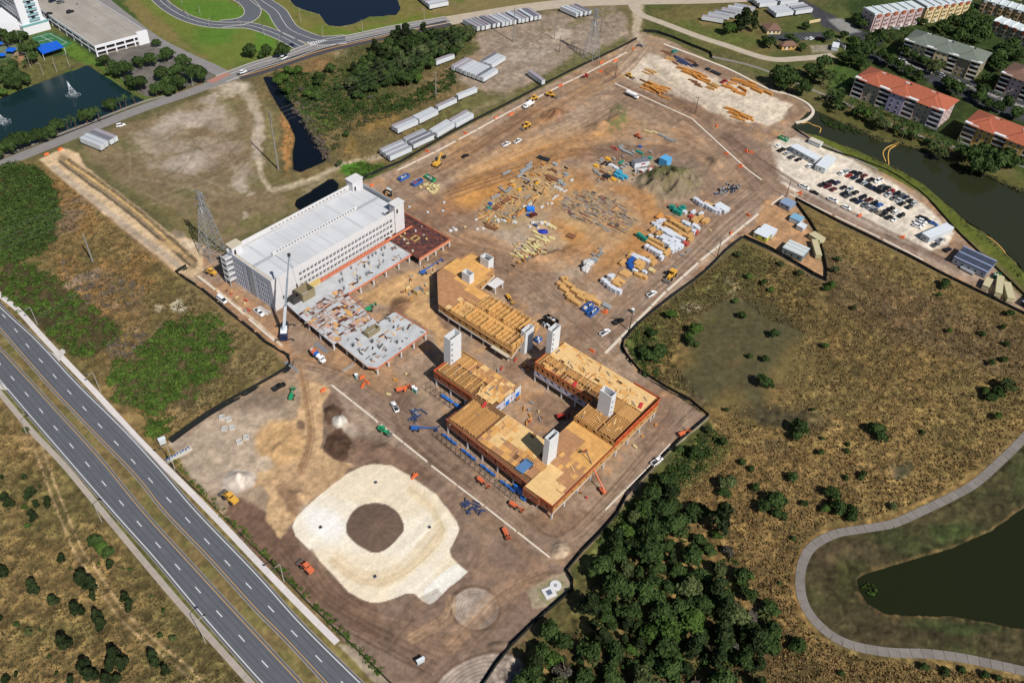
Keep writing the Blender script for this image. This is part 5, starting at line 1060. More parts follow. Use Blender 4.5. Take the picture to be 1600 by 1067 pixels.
for i in range(17):
 for j in range(14):
  a, b = 208.5 + i * 2.4, -221 + j * 2.2
  if b > -191 or not all(inpoly(a + u, b + v, P1) for u, v in ((.3, .3), (2.1, .3), (.3, 1.9), (2.1, 1.9))): continue
  mb = MB(); abox(mb, L, a, a + 2.37, b, b + 2.17, 7.28, 7.36 + rnd.uniform(0, .015)); m = ply3 if (a + b * .25 < 172) else ply
  if a < 216 and b > -203: m = ply2 if rnd.random() < .7 else ply3
  part('deck_panel', mb, m, t)
# stud walls, each wall a part: plates plus studs
def studwall(L, t, p, q, z0, z1, step=.8, m=None, sheet=None, name='stud_wall'):
 (x0, y0), (x1, y1) = L(*p), L(*q); ln = math.dist((x0, y0), (x1, y1)); mb = MB(); n = max(1, int(ln / step))
 for z in (z0 + .08, z1 - .08): mb.bar((x0, y0, z), (x1, y1, z), .22, .16)
 for k in range(n + 1): x, y = x0 + (x1 - x0) * k / n, y0 + (y1 - y0) * k / n; mb.bar((x, y, z0 + .1), (x, y, z1 - .1), .12)
 part(name, mb, m or stud, t)
 if sheet: mb = MB(); rz = math.atan2(y1 - y0, x1 - x0); mb.obox((x0 + x1) / 2, (y0 + y1) / 2, z0, z0 + (z1 - z0) * sheet, ln, .08, rz); part('sheathing_panel', mb, ply, t)
zt = 10.4
for a, b0, b1, s in ((207.6, -197.5, -162, .55), (215.3, -197, -163.5, None), (217.8, -197, -164, None), (226.4, -190, -167, .5)):
 n = int((b1 - b0) / 4.4)
 for k in range(n): studwall(L, t, (a, b0 + (b1 - b0) * k / n), (a, b0 + (b1 - b0) * (k + 1) / n - .3), 7.35, zt if b0 + (b1 - b0) * k / n > -189 else 9.4, sheet=s)
for k in range(17):
 b = -197 + k * 2.15; zz = zt if b > -189 else 9.4
 studwall(L, t, (207.8, b), (215.1, b), 7.35, zz, sheet=.0 if k % 4 else .98)
 if b > -191: studwall(L, t, (218, b - .4), (226.2, b - .4), 7.35, zz, sheet=.0 if (k + 2) % 4 else .98)
 if k % 2 == 0: studwall(L, t, (211.5, b), (211.5, b + 2.1), 7.35, zz - .2)
 if k % 2 == 1 and b > -191: studwall(L, t, (222.3, b - .4), (222.3, b + 1.7), 7.35, zz - .2)
for k in range(6): studwall(L, t, (208 + k * 3, -162), (211 + k * 3, -162.7), 7.35, zt, sheet=.6)
mb = MB(); mb.prism([L(*p) for p in ((207.6, -168), (215.5, -168), (226.3, -168), (226.3, -190), (207.6, -197))], 7.3, 7.36); part('subfloor', mb, ply, t)
mb = MB(); abox(mb, L, 236, 243, -201, -196.5, 3.6, 3.9); part('terrace_slab', mb, cwhite, t)
for a in (237, 242): mb = MB(); abox(mb, L, a, a + .5, -197.3, -196.8, 0, 3.6); part('column', mb, cwhite, t)
mb = MB(); abox(mb, L, 205.6, 207.3, -172, -162.5, 4.2, 4.5); part('scaffold_deck', mb, ctan, t)
# ---------------------------------------------------------------- silt fences
fab = mat('black_fabric', (.012, .014, .013), .8)
post_m = mat('fence_post', (.08, .07, .05), .9)
def fence(name, label, pts, h=1.6, th=.3, m=fab, lean=1.1, step=9.0, cat='silt fence'):
 P = dense(wl_(pts), 7.0); o = P[0]; t = thing(name, label, cat, (*o, 0)); Q = [(x - o[0], y - o[1]) for x, y in P]
 seg = max(2, int(len(Q) / 12)); i = 0
 while i < len(Q) - 1:
  j = min(len(Q) - 1, i + 12); mb = MB(); A = Q[i:j + 1]; B = offset(A, lean); n = len(A)
  vs = [(x, y, h + .12 * math.sin(k * 1.7)) for k, (x, y) in enumerate(A)] + [(x, y, .0) for x, y in offset(A, .12)] + [(x, y, .02) for x, y in B] + [(x, y, -.1) for x, y in A]
  fs = []
  for k in range(n - 1): fs += [(k, k + 1, k + 1 + n, k + n), (k + n, k + 1 + n, k + 1 + 2 * n, k + 2 * n), (k, k + 3 * n, k + 1 + 3 * n, k + 1)]
  mb.add(vs, fs); part('fabric_run', mb, m, t); i = j
 pm = MB()
 for k in range(0, len(Q), 1): x, y = Q[k]; pm.box(x - .06, x + .06, y - .06, y + .06, 0, h + .3)
 part('posts', pm, post_m, t, kind='stuff' if len(Q) > 300 else None); return t
fence('silt_fence', 'black silt fence from the trench road along the garage access to the grass hook', [(291, 417), (275, 427), (312, 452), (350, 484), (400, 524), (410, 534), (447, 556), (454, 568), (447, 577), (400, 604), (325, 646), (265, 689)], 1.7, lean=1.6)
fence('silt_fence', 'long straight black silt fence along the upper left edge of the site', [(560, 284), (600, 265), (625, 255), (712, 205), (800, 160), (882, 117), (960, 80), (995, 62)], 1.8, lean=1.4)
fence('silt_fence', 'black silt fence beyond the white-edged basin at the top', [(1005, 50), (1025, 52), (1050, 60), (1080, 73), (1110, 85), (1112, 92)], 2.0, lean=1.4)
fence('silt_fence', 'black silt fence curving round the dry marsh from the timber yard to the white sheds', [(1162, 371), (1135, 392), (1100, 427), (1050, 464), (997, 507), (975, 532), (973, 545), (980, 558), (1000, 581), (1040, 606), (1077, 626), (1107, 651), (1085, 670), (1062, 689), (1017, 734), (980, 774), (967, 799)], 1.7, lean=-1.2)
fence('silt_fence', 'black silt fence below the white sheds, meeting at a point in the marsh', [(1162, 371), (1200, 388), (1245, 413), (1290, 439), (1290, 420), (1287, 405), (1275, 364), (1242, 316)], 1.7, lean=-1.2)
fence('silt_fence', 'black silt fence zigzagging past the manhole yard at the bottom', [(967, 800), (940, 832), (910, 862), (885, 892), (895, 907), (895, 922), (850, 960), (800, 1008), (775, 1040), (757, 1067), (740, 1090)], 1.7, lean=-1.2)
fence('silt_fence', 'black silt fence between the dry marsh and the car park access road', [(1242, 312), (1312, 349), (1400, 392), (1487, 437), (1545, 465), (1600, 492), (1660, 520)], 1.8, lean=1.3)
fence('silt_fence', 'thin black fence along the canal side of the car park', [(1240, 202), (1287, 232), (1330, 246), (1385, 267), (1420, 288), (1450, 312), (1500, 367), (1550, 414), (1592, 454), (1640, 500)], 1.1, lean=.5)
fence('silt_fence', 'thin dark fence between the highway sidewalk and the brown yard', [(260, 708), (262, 722), (280, 742), (337, 796), (385, 845), (432, 890), (480, 942), (507, 968), (555, 1013), (607, 1065), (640, 1090)], 1.2, lean=.5, m=mat('green_fabric', (.02, .035, .02), .85))
# ================================================================ VEHICLES
paint_b = mat('car_paint', (.5, .5, .5), .3, spec=.5); glass = mat('vehicle_glass', (.015, .018, .022), .12, spec=.6); tyre = mat('tyre_rubber', (.02, .02, .02), .9)
chrome = mat('lamp_glass', (.6, .6, .58), .2); black_m = mat('black_plastic', (.03, .03, .03), .6)
def pm(n, c, r=.3): return mat('paint_' + n, c, r, spec=.5)
PAINT = {'white': pm('white', (.8, .8, .8)), 'black': pm('black', (.012, .012, .014)), 'silver': pm('silver', (.42, .44, .46)), 'grey': pm('grey', (.12, .13, .14)), 'dark blue': pm('darkblue', (.015, .025, .07)),
         'red': pm('red', (.36, .03, .025)), 'dark red': pm('darkred', (.12, .015, .015)), 'tan': pm('tan', (.36, .3, .22)), 'blue': pm('blue', (.03, .12, .4)), 'green': pm('green', (.02, .28, .12), .4), 'orange': pm('orange', (.62, .15, .06), .5), 'yellow': pm('yellow', (.66, .36, .05), .5), 'teal': pm('teal', (.04, .28, .22), .5)}
def body_loft(mb, secs, mi=0):               # secs: (x, half width, z low, z high, top half width)
 mb.rings([[(x, -w, z0), (x, w, z0), (x, w, z0 + (z1 - z0) * .6), (x, tw, z1), (x, -tw, z1), (x, -w, z0 + (z1 - z0) * .6)] for x, w, z0, z1, tw in secs], mi)
def wheels(t, xs, w, r, wd=.25):
 for x in xs:
  for s in (-1, 1): part('wheel', MB().cyl((x, s * w - wd / 2, r), (x, s * w + wd / 2, r), r, n=10), tyre, t)
def mk_car(kind):
 L_, W_, Hh = {'sedan': (4.9, .93, 1.45), 'suv': (5.0, .98, 1.8), 'pickup': (5.9, 1.0, 1.9), 'van': (5.8, 1.05, 2.3)}[kind]; h = L_ / 2
 t = thing('parked_car' if kind in ('sedan', 'suv') else ('pickup_truck' if kind == 'pickup' else 'van'), 'x', 'car')
 b = MB(); zb = .32; zs = {'sedan': .9, 'suv': 1.05, 'pickup': 1.1, 'van': 1.2}[kind]
 body_loft(b, [(-h, W_ * .86, zb + .1, zs * .9, W_ * .74), (-h + .25, W_, zb, zs, W_ * .92), (h - 1.2, W_, zb, zs, W_ * .92), (h - .3, W_ * .96, zb, zs * .88, W_ * .84), (h, W_ * .8, zb + .1, zs * .72, W_ * .7)])
 if kind == 'pickup': pass
 part('body', b, paint_b, t)
 g = MB()
 cab = {'sedan': [(-1.75, .0), (-1.15, 1), (.35, 1), (1.15, 0)], 'suv': [(-2.3, 0), (-2.0, 1), (.45, 1), (1.2, 0)], 'pickup': [(-.55, 0), (-.4, 1), (1.0, 1), (1.7, 0)], 'van': [(-2.75, 0), (-2.6, 1), (1.4, 1), (2.2, 0)]}[kind]
 g.rings([[(x, -W_ * (.9 - .14 * k), zs - .06 if True else 0) for x in (x_,)] + [(x_, W_ * (.9 - .14 * k), zs - .06), (x_, W_ * (.86 - .14 * k), zs - .05 + (Hh - zs) * k), (x_, -W_ * (.86 - .14 * k), zs - .05 + (Hh - zs) * k)] for x_, k in cab])
 part('window_glass', g, glass, t)
 r = MB(); r.box(cab[1][0], cab[2][0], -W_ * .71, W_ * .71, Hh - .06, Hh + .01); part('roof', r, paint_b, t)
 if kind == 'pickup':
  bed = MB(); bed.box(-h + .25, -.7, -W_ * .76, W_ * .76, 1.09, 1.13); part('truck_bed', bed, black_m, t)
  rl = MB()
  for s in (-1, 1): rl.box(-h + .1, -.6, s * W_ * .9 - .07, s * W_ * .9 + .07, 1.05, 1.3)
  rl.box(-h + .05, -h + .2, -W_ * .9, W_ * .9, 1.05, 1.3); part('bed_side', rl, paint_b, t)
 for s in (-1, 1): part('headlight', MB().box(h - .22, h - .02, s * W_ * .62 - .15, s * W_ * .62 + .15, .6, .72), chrome, t)
 wheels(t, (-h * .62, h * .62), W_ - .05, .36)
 return proto(t)
CAR = {k: mk_car(k) for k in ('sedan', 'suv', 'pickup', 'van')}
def park(kind, color, px, py, heading, label=None, cat=None, group=None, base=None):
 x, y = G(px, py)
 o = CAR[kind].put((x, y, gz(px, py) + .02), heading, label or f'{color} {"pickup truck" if kind == "pickup" else "car" if kind in ("sedan", "suv") else "van"} {base or "parked on bare ground"}', mats={'car_paint': PAINT[color]}, group=group)
 o['category'] = {'pickup': 'pickup truck', 'van': 'van'}.get(kind, 'car'); return o
def hd(x0, y0, x1, y1): return direction((x0, y0), (x1, y1))
# the gravel car park: rows read from the photograph
ca = hd(1330, 300, 1345, 293)                 # cars point up and right
rows = {'upper': [(460, 20, 'white'), (487, 10, 'silver'), (505, 35, 'red'), (532, 14, 'black'), (541, 48, 'dark blue'), (566, 24, 'black'), (571, 68, 'black'), (600, 36, 'dark red'), (600, 82, 'silver'), (628, 96, 'black'), (640, 63, 'black'), (653, 110, 'dark blue'), (688, 70, 'white'), (681, 122, 'black'), (706, 137, 'black'), (716, 103, 'grey'), (745, 114, 'black'), (770, 135, 'red'), (749, 156, 'silver'), (785, 178, 'grey'), (803, 150, 'black'), (818, 192, 'silver'), (836, 158, 'grey'), (836, 212, 'black'), (862, 170, 'dark blue'), (886, 190, 'black'), (880, 232, 'black'), (914, 207, 'silver')],
 'lower': [(340, 92, 'black'), (372, 103, 'dark red'), (393, 74, 'black'), (430, 82, 'dark blue'), (408, 122, 'dark red'), (470, 110, 'black'), (474, 150, 'black'), (510, 124, 'silver'), (500, 163, 'grey'), (546, 142, 'black'), (535, 185, 'black'), (567, 200, 'dark blue'), (592, 170, 'black'), (602, 220, 'grey'), (630, 188, 'dark red'), (638, 236, 'silver'), (662, 210, 'black'), (661, 251, 'grey'), (696, 221, 'blue'), (696, 265, 'tan'), (722, 276, 'black'), (742, 257, 'black'), (766, 245, 'black'), (754, 296, 'black'), (788, 310, 'white'), (797, 264, 'white'), (830, 285, 'black')]}
for rn, lst in rows.items():
 lst = sorted(lst)
 for i, (x, y, c) in enumerate(lst):
  k = rnd.choice(['sedan', 'suv', 'suv', 'pickup']); nm = {'sedan': 'car', 'suv': 'car', 'pickup': 'pickup truck'}[k]
  same = [q for q in lst if q[2] == c]; n = same.index((x, y, c))
  lab = (f'{ordw(n)} {c} vehicle from left in the {rn} car park row, a {nm.split()[0]}' if len(same) > 1 else f'only {c} {nm} in the {rn} row of the gravel car park')
  park(k, c, 1200 + x / 4, 267 + y / 4, ca + rnd.gauss(0, .05) + (math.pi if rnd.random() < .3 else 0), lab, group='cars parked on the gravel lot')
cb_ = hd(1240, 290, 1255, 296)
for (x, y, k, c, a, lab) in ((225, 108, 'pickup', 'white', cb_, 'white pickup at the left front edge of the gravel lot'), (290, 142, 'sedan', 'black', cb_, 'lone black car between two white ones along the lot front'), (403, 190, 'pickup', 'white', cb_, 'white pickup in the middle of the lot front'), (488, 237, 'suv', 'white', cb_, 'white car nearest the orange barriers along the lot front'),
 (930, 352, 'suv', 'white', cb_, 'white car in the front of the cluster before the long white trailer'), (944, 336, 'pickup', 'white', cb_, 'white pickup behind the front car of the white cluster'), (962, 322, 'suv', 'white', cb_, 'white car in the middle of the small cluster by the trailer'), (960, 303, 'suv', 'black', cb_, 'black car at the back left of the small cluster'), (985, 312, 'suv', 'black', cb_, 'black car at the back right of the small cluster'), (1030, 333, 'sedan', 'blue', cb_, 'blue car tucked behind the long white trailer'),
 (1045, 468, 'pickup', 'grey', ca, 'dark grey pickup below the long white trailer'), (1080, 440, 'pickup', 'silver', ca, 'silver pickup nose to tail with a dark pickup'), (1120, 500, 'suv', 'black', ca, 'black car in front of the long office cabin')):
 park(k, c, 1200 + x / 4, 267 + y / 4, a, lab)
for (x, y, c, a, k) in ((1216, 229, 'white', ca, 'sedan'), (1221, 236, 'black', ca, 'pickup'), (1230, 241, 'silver', ca, 'sedan'), (1237, 247, 'grey', ca, 'suv'), (1247, 251, 'black', ca, 'sedan'), (1265, 261, 'white', ca, 'suv')): park(k, c, x, y, a, base='parked before the cabins')
for (x, y, k, c, h, lab) in ((189, 197.5, 'suv', 'white', hd(180, 199, 198, 195), 'white car driving on the service road behind four trailers'), (380, 114, 'suv', 'white', hd(376, 116, 388, 112), 'white car on the top road by the culvert'), (444, 92, 'van', 'white', hd(440, 94, 452, 88), 'white van on the main road at the junction'), (457, 72, 'sedan', 'dark blue', hd(457, 72, 463, 76), 'dark car in the parking lane at the junction'),
 (405, 490, 'pickup', 'white', hd(397, 484, 412, 495), 'white pickup beside white pipes at the garage foot'), (617, 637, 'pickup', 'white', hd(622, 646, 613, 628), 'white pickup with black bed on the muddy track'), (436, 606, 'pickup', 'black', hd(428, 610, 445, 601), 'black pickup by the green telehandler'),
 (945, 521, 'pickup', 'white', hd(938, 526, 952, 517), 'white pickup beside the site kerb near the right wing'), (966, 504, 'pickup', 'black', hd(960, 507, 975, 500), 'black pickup near the equipment frame by the fence'), (1018, 461, 'pickup', 'white', hd(1010, 466, 1026, 456), 'white pickup driving past the plywood stacks'),
 (833, 338, 'suv', 'dark red', hd(828, 341, 843, 334), 'dark red car beside the blue tent'), (727, 245, 'sedan', 'black', hd(722, 247, 734, 242), 'lone black car on the orange sand'), (791, 227, 'pickup', 'white', hd(785, 229, 798, 223), 'white pickup on the orange sand, left of a pair'), (809, 222, 'pickup', 'white', hd(803, 226, 817, 217), 'white pickup on the orange sand, right of a pair'),
 (1000, 73, 'sedan', 'grey', hd(1000, 73, 1004, 74), 'grey car at the top gate of the site'), (1131, 129, 'pickup', 'red', hd(1126, 131, 1138, 126), 'red pickup between lumber piles in the laydown yard'), (1054, 82, 'suv', 'teal', hd(1050, 84, 1060, 81), 'teal car near the long white-edged basin'), (1004, 566, 'suv', 'silver', hd(1000, 560, 1006, 573), 'silver car by the fence beside the right wing') if 0 else (1026, 722, 'pickup', 'white', hd(1020, 727, 1032, 718), 'white pickup with open bed by the trees at the fence'),
 (110, 20, 'suv', 'black', hd(104, 22, 116, 18), 'black car on the parking deck, front one') , (95, 5, 'suv', 'grey', hd(90, 6, 101, 3), 'grey car on the parking deck by the white tower'), (77, 23, 'sedan', 'black', hd(72, 25, 82, 21), 'black car on the deck by the hotel wall'), (82, 3, 'suv', 'dark blue', hd(77, 5, 88, 1), 'dark blue car on the parking deck, rear one'), (352, 484 - 14, 'van', 'white', hd(348, 466, 356, 474), 'white van by the kerb, right of a pair') if 0 else (347, 470, 'van', 'white', hd(343, 467, 351, 473), 'white van standing on the kerb below the garage'),
 (1374, 88, 'suv', 'silver', hd(1370, 86, 1378, 90), 'silver car in the lot beside the pink-walled apartments, left'), (1401, 93, 'suv', 'white', hd(1397, 91, 1405, 95), 'white car in the lot beside the grey-roofed block'), (1412, 97, 'sedan', 'silver', hd(1408, 95, 1416, 99), 'silver car next to a white one beside the grey-roofed block'), (1465, 117, 'suv', 'grey', hd(1461, 115, 1469, 119), 'grey car in the lot behind the pink-walled apartments'), (1472, 119, 'suv', 'silver', hd(1468, 117, 1476, 121), 'silver car at the right end of that lot'),
 (1337, 88, 'suv', 'white', hd(1334, 90, 1341, 86), 'white car among trees left of the pink-walled apartments'), (1400, 46, 'sedan', 'silver', hd(1396, 45, 1404, 47), 'silver car in front of the pink terrace'), (1260, 62, 'sedan', 'silver', ca, 'silver car in the gated lot, left'), (1267, 62, 'suv', 'white', ca, 'white car in the gated lot, centre'), (1281, 61, 'sedan', 'red', ca, 'red car in the gated lot, right')):
 o = park(k, c, x, y, h, lab)
 if x < 115 and y < 30: o.location.z = 6.6; o.location.x, o.location.y = G(x, y, 6.6)
# ---------------- semi trailers
twhite = mat('trailer_side', alb(222, 226, 230), .45, spec=.4, var=.04, scale=.3); troof = mat('trailer_roof', alb(172, 172, 180), .5, var=.1, scale=.4, objvar=.16)
def mk_trailer():
 t = thing('box_trailer', 'x', 'trailer'); part('trailer_body', MB().box(-8, 8, -1.28, 1.28, 1.15, 3.95), twhite, t)
 r = MB(); r.box(-7.98, 7.98, -1.3, 1.3, 3.95, 4.05)
 part('roof_skin', r, troof, t)
 d = MB()
 for s in (-1, 1): d.box(-8.06, -8.0, s * .66 - .6, s * .66 + .6, 1.2, 3.85)
 part('rear_door', d, mat('trailer_door', alb(206, 210, 212), .5), t); part('chassis', MB().box(-7.8, 7.6, -.5, .5, .75, 1.15), black_m, t)
 wheels(t, (-6.9, -5.7), 1.05, .5, .45)
 for s in (-1, 1): part('landing_leg', MB().box(4.6, 4.8, s * .8 - .08, s * .8 + .08, 0, 1.1), black_m, t)
 return proto(t)
TR = mk_trailer()
TR_ROOF = [troof, mat('trailer_roof_pale', alb(196, 200, 206), .5, var=.08), mat('trailer_roof_dark', alb(120, 120, 128), .5, var=.08), mat('trailer_roof_mauve', alb(166, 158, 166), .5, var=.08)]
def trailers(p, q, n, desc, grp, step=3.3, side=1, length=15.3, jit=.25, spread=None):
 """row of n trailers; the first has its base line p->q, the others stand behind it"""
 a = direction(p, q); (x0, y0), (x1, y1) = G(*p), G(*q); cx, cy = (x0 + x1) / 2, (y0 + y1) / 2; nx_, ny_ = -math.sin(a) * side, math.cos(a) * side
 for i in range(n):
  o = 1.3 + i * step; x, y = cx + nx_ * o + math.cos(a) * rnd.gauss(0, jit), cy + ny_ * o + math.sin(a) * rnd.gauss(0, jit)
  lab = f'{desc}' if n == 1 else f'{desc}, {ordw(i)} from the front'
  TR.put((x, y, 0), a + (math.pi if rnd.random() < .2 else 0) + rnd.gauss(0, .006), lab, group=grp, mats={'trailer_roof': rnd.choice(TR_ROOF)}, scale=(length / 16, 1, 1))
trailers((160, 239), (125, 225), 4, 'white trailer of four beside the service road', 'trailers by the service road', side=-1)
g = 'white trailers in the twin rows'
for p, q, n, d in (((621, 212), (655, 197), 2, 'trailer of the leftmost pair in the rear row'), ((655, 197), (686, 182), 2, 'trailer of the second pair in the rear row'), ((686, 176), (712, 164), 1, 'single white trailer third along the rear row'), ((714, 160), (746, 147), 1, 'single white trailer at the right end of the rear row'),
                   ((608, 255), (646, 238), 3, 'trailer at the left end of the front row'), ((646, 236), (680, 220), 3, 'trailer second from left in the front row'), ((681, 219), (711, 201), 2, 'trailer third from left in the front row'), ((712, 203), (742, 186), 2, 'trailer at the right end of the front row')): trailers(p, q, n, 'white ' + d if not d.startswith('single') else d, g)
trailers((754, 132), (779, 117), 8, 'trailer in the block of eight above the twin rows', 'block of eight trailers'); trailers((769, 110), (789, 98), 3, 'trailer of the three behind the block of eight', 'three trailers'); trailers((681, 105), (711, 94), 1, 'lone white trailer at the edge of the green wood', 'x')
for i in range(16):
 f = i / 15; p = (752 + 94 * f, 51.5 - 18 * f); q = (p[0] - 26 + 4 * f, p[1] - 14); trailers(p, q, 1, f'white trailer in the long row by the pale road, {ordw(i)} from left', 'long row of white trailers', side=1, jit=.5)
for i in range(4): trailers((903 + i * 7, 28.5 - i), (878 + i * 7, 17.5 - i), 1, f'grey-roofed trailer of the four in the top field, {ordw(i)} from left', 'four trailers in the top field')
trailers((852, 135), (828, 118), 1, 'lone grey trailer on the grass strip beside the fence', 'x'); trailers((672, 17), (702, 11), 6, 'trailer in the top edge stack by the pond', 'trailers at the top edge')
trailers((1098, 34), (1127, 39), 1, 'lowest white trailer of the fan beside dark trees', 'x', side=1)
for i in range(5): trailers((1107 + i * 10, 29 - i * 3.4), (1136 + i * 10, 34 - i * 3.2), 1, f'white trailer in the fan beside dark trees, {ordw(i)} above the lowest', 'fan of trailers')
for p, q, n, d in (((1211, 30), (1240, 26), 4, 'white trailer of the left four at upper right'), ((1241, 26), (1268, 22), 4, 'white trailer of the right four at upper right'), ((1182, 15), (1216, 11), 4, 'white trailer of the top edge left four'), ((1217, 11), (1246, 8), 4, 'white trailer of the top edge right four')): trailers(p, q, n, d, 'trailer blocks at the upper right')
# ---------------- site cabins and sheds
def cabin(pts, h, label, roofm, wallm, name='site_cabin', wins=True, cat='site cabin'):
 """pts: three ground corners a-b (long front) and c (depth)"""
 a, b, c = (G(*p) for p in pts); rz = math.atan2(b[1] - a[1], b[0] - a[0]); ln = math.dist(a, b); dp = -math.sin(rz) * (c[0] - b[0]) + math.cos(rz) * (c[1] - b[1])
 t = thing(name, label, cat, (*a, gz(*pts[0])), rz); s = 1 if dp > 0 else -1; dp = abs(dp)
 part('wall', MB().box(0, ln, 0, s * dp, .4, h), wallm, t); part('roof', MB().box(-.15, ln + .15, -s * .15, s * (dp + .15), h, h + .18), roofm, t); part('skirt', MB().box(.2, ln - .2, s * .1, s * (dp - .1), 0, .4), black_m, t)
 if wins:
  k = max(1, int(ln / 3))
  for i in range(k): u = (i + .5) * ln / k; part('window', MB().box(u - .5, u + .5, -s * .05, 0, 1.4, 2.3), glass, t)
  part('door', MB().box(.6, 1.5, -s * .05, 0, .5, 2.4), mat('door_grey', (.3, .3, .32)), t)
 return t
wr = mat('cabin_roof_white', alb(226, 232, 238), .5, var=.05, stripes=(0, 3.0, .05, .85)); wc = mat('cabin_wall', alb(206, 212, 216), .6); dr = mat('cabin_roof_dark', alb(70, 76, 92), .4, var=.2, scale=.3, stripes=(1, 6.0, .16, 5.0))
cabin([(1233, 237), (1271, 258), (1278, 252)], 3.4, 'long white site cabin with two windowed sides at the lot corner', wr, wc)
cabin([(1272, 266), (1287, 272), (1306, 257)], 3.4, 'square white site cabin with broad flat roof', wr, wc); cabin([(1262, 224), (1280, 232), (1283, 228)], 2.6, 'small cream shed behind the long white cabin', mat('cream_metal', alb(214, 206, 190), .7), wc, wins=False)
cabin([(1437, 373), (1449, 381), (1470, 354)], 3.6, 'long white trailer with rounded roof standing in the car park', wr, wc)
cabin([(1486, 411), (1537, 435), (1552, 417)], 3.8, 'long office cabin with dark and white striped roof', dr, mat('cabin_wall_grey', alb(150, 156, 170), .6)); cabin([(1499, 420), (1519, 431), (1521, 428)], 1.0, 'grey access ramp in front of the long office cabin', galv, galv, 'access_ramp', False, 'ramp')
cabin([(1216, 323), (1232, 331), (1238, 322)], 3.0, 'grey-blue cabin by the gate pole', mat('cabin_roof_blue', alb(140, 160, 190), .5), mat('cabin_wall_grey', (0, 0, 0)))
cream = mat('cream_metal', alb(214, 206, 190), .7); boxm = mat('container_tan', alb(206, 196, 156), .6, stripes=(0, .6, .3, .8))
for p, l in (([(1220, 396), (1251, 410), (1263, 398)], 'white shed with three long bays below the cabins'), ):
 cabin(p, 3.6, l, mat('shed_roof', alb(214, 220, 220), .5, stripes=(1, 3.0, .3, .7)), mat('shed_wall', alb(120, 132, 130), .7))
cabin([(1176, 371), (1196, 380), (1202, 372)], 3.0, 'white and lime shed at the fence corner', wr, mat('lime_wall', alb(196, 200, 80), .7)); cabin([(1184, 366), (1204, 375), (1212, 366)], 3.0, 'second white shed behind the lime one', wr, wc)
for p, l in (([(1262, 373), (1279, 384), (1282, 376)], 'tan container standing across the corner of the shed yard'), ([(1266, 381), (1273, 405), (1280, 400)], 'tan container standing lengthwise in the shed yard'), ([(1334, 452 - 0), (1341, 455), (1350, 444)], None), ([(1532, 452), (1542, 456), (1549, 444)], 'tan container, left of the pair beyond the office cabin'), ([(1552, 463), (1562, 466), (1571, 441)], 'long tan container, right of the pair beyond the office cabin'), ([(1571, 472), (1582, 474), (1583, 450)], 'cream container near the right frame edge'), ([(1593, 478), (1604, 484), (1602, 462)], 'dark container at the right frame edge')):
 if l: cabin(p, 2.7, l, boxm if 'dark' not in l else dr, boxm if 'dark' not in l else black_m, 'container', False, 'container')
cabin([(1232, 346), (1248, 353), (1252, 345)], 2.6, 'pale blue generator cabin beside the shed yard fence', mat('pale_blue', alb(130, 176, 204), .6), wc, 'generator', False, 'generator'); cabin([(1243, 358), (1253, 363), (1257, 357)], 2.4, 'white equipment box behind the pale blue generator', wr, wc, 'equipment_box', False, 'equipment box')
tb = cabin([(991, 264), (1014, 260), (1012, 254)], 3.6, 'white box trailer with red sign and grey roof by the spoil heap', mat('cabin_roof_grey', alb(122, 122, 130), .6), wr, 'site_cabin', False); part('red_sign', MB().box(4.0, 6.6, -.1, -.02, 2.0, 2.8), PAINT['red'], tb)
cabin([(247 + 2, 693), (259, 689), (257, 694)], 3.0, 'small white gate cabin at the end of the silt fence by the highway', wr, wc)
for p, l in (([(1115, 326), (1131, 336), (1137, 330)], 'long cream container beside the wrapped stacks'), ([(651, 1037), (662, 1031), (664, 1034)], 'small white box standing on the brown yard near the bottom'), ): cabin(p, 2.4, l, wr, wc, 'container', False, 'container')
# ---------------- construction machines
mach_y = PAINT['yellow']
def tracks_(t, l=3.6, w=.5, g=1.1):
 for s in (-1, 1): part('crawler_track', MB().box(-l / 2, l / 2, s * g - w / 2, s * g + w / 2, 0, .85), black_m, t)
def excavator(px, py, h, label, col='yellow'):
 t = thing('excavator', label, 'excavator', G3(px, py, 0), h); tracks_(t, 4.6, .6, 1.3); p = PAINT[col]
 part('house', MB().box(-2.3, 1.6, -1.4, 1.4, 1.1, 2.4), p, t); part('cab', MB().box(.2, 1.7, .35, 1.35, 2.4, 3.5), glass, t); part('counterweight', MB().box(-2.9, -2.3, -1.3, 1.3, 1.2, 2.3), p, t)
 part('boom', MB().bar((1.4, 0, 2.2), (4.6, 0, 5.6), .6, .8), p, t); part('stick', MB().bar((4.6, 0, 5.6), (7.6, 0, 2.6), .45, .6), p, t); part('bucket', MB().prism([(7.2, -.7), (8.5, -.7), (8.5, .7), (7.2, .7)], .9, 2.5), black_m, t); return t
def loader(px, py, h, label, col='yellow', sc=1.0, name='wheel_loader'):
 t = thing(name, label, name.replace('_', ' '), G3(px, py, 0, gz(px, py)), h); p = PAINT[col]; t.scale = (sc,) * 3; wheels(t, (-1.7, 1.7), 1.15, .8, .6)
 part('rear_body', MB().box(-3.2, -.3, -1.1, 1.1, 1.0, 2.3), p, t); part('front_body', MB().box(-.2, 2.2, -.7, .7, .9, 1.7), p, t); part('cab', MB().box(-1.2, .3, -.75, .75, 2.3, 3.4), glass, t); part('cab_roof', MB().box(-1.4, .5, -.9, .9, 3.4, 3.55), p, t)
 for s in (-1, 1): part('lift_arm', MB().bar((.4, s * .6, 1.9), (3.4, s * .6, .8), .25, .35), p, t)
 b = MB(); b.rings([[(3.2, s, .2), (3.2, s, 1.2), (4.3, s, .9), (4.5, s, .15)] for s in (-1.4, 1.4)]); part('bucket', b, mat('bucket_grey', (.12, .11, .1), .6), t); return t
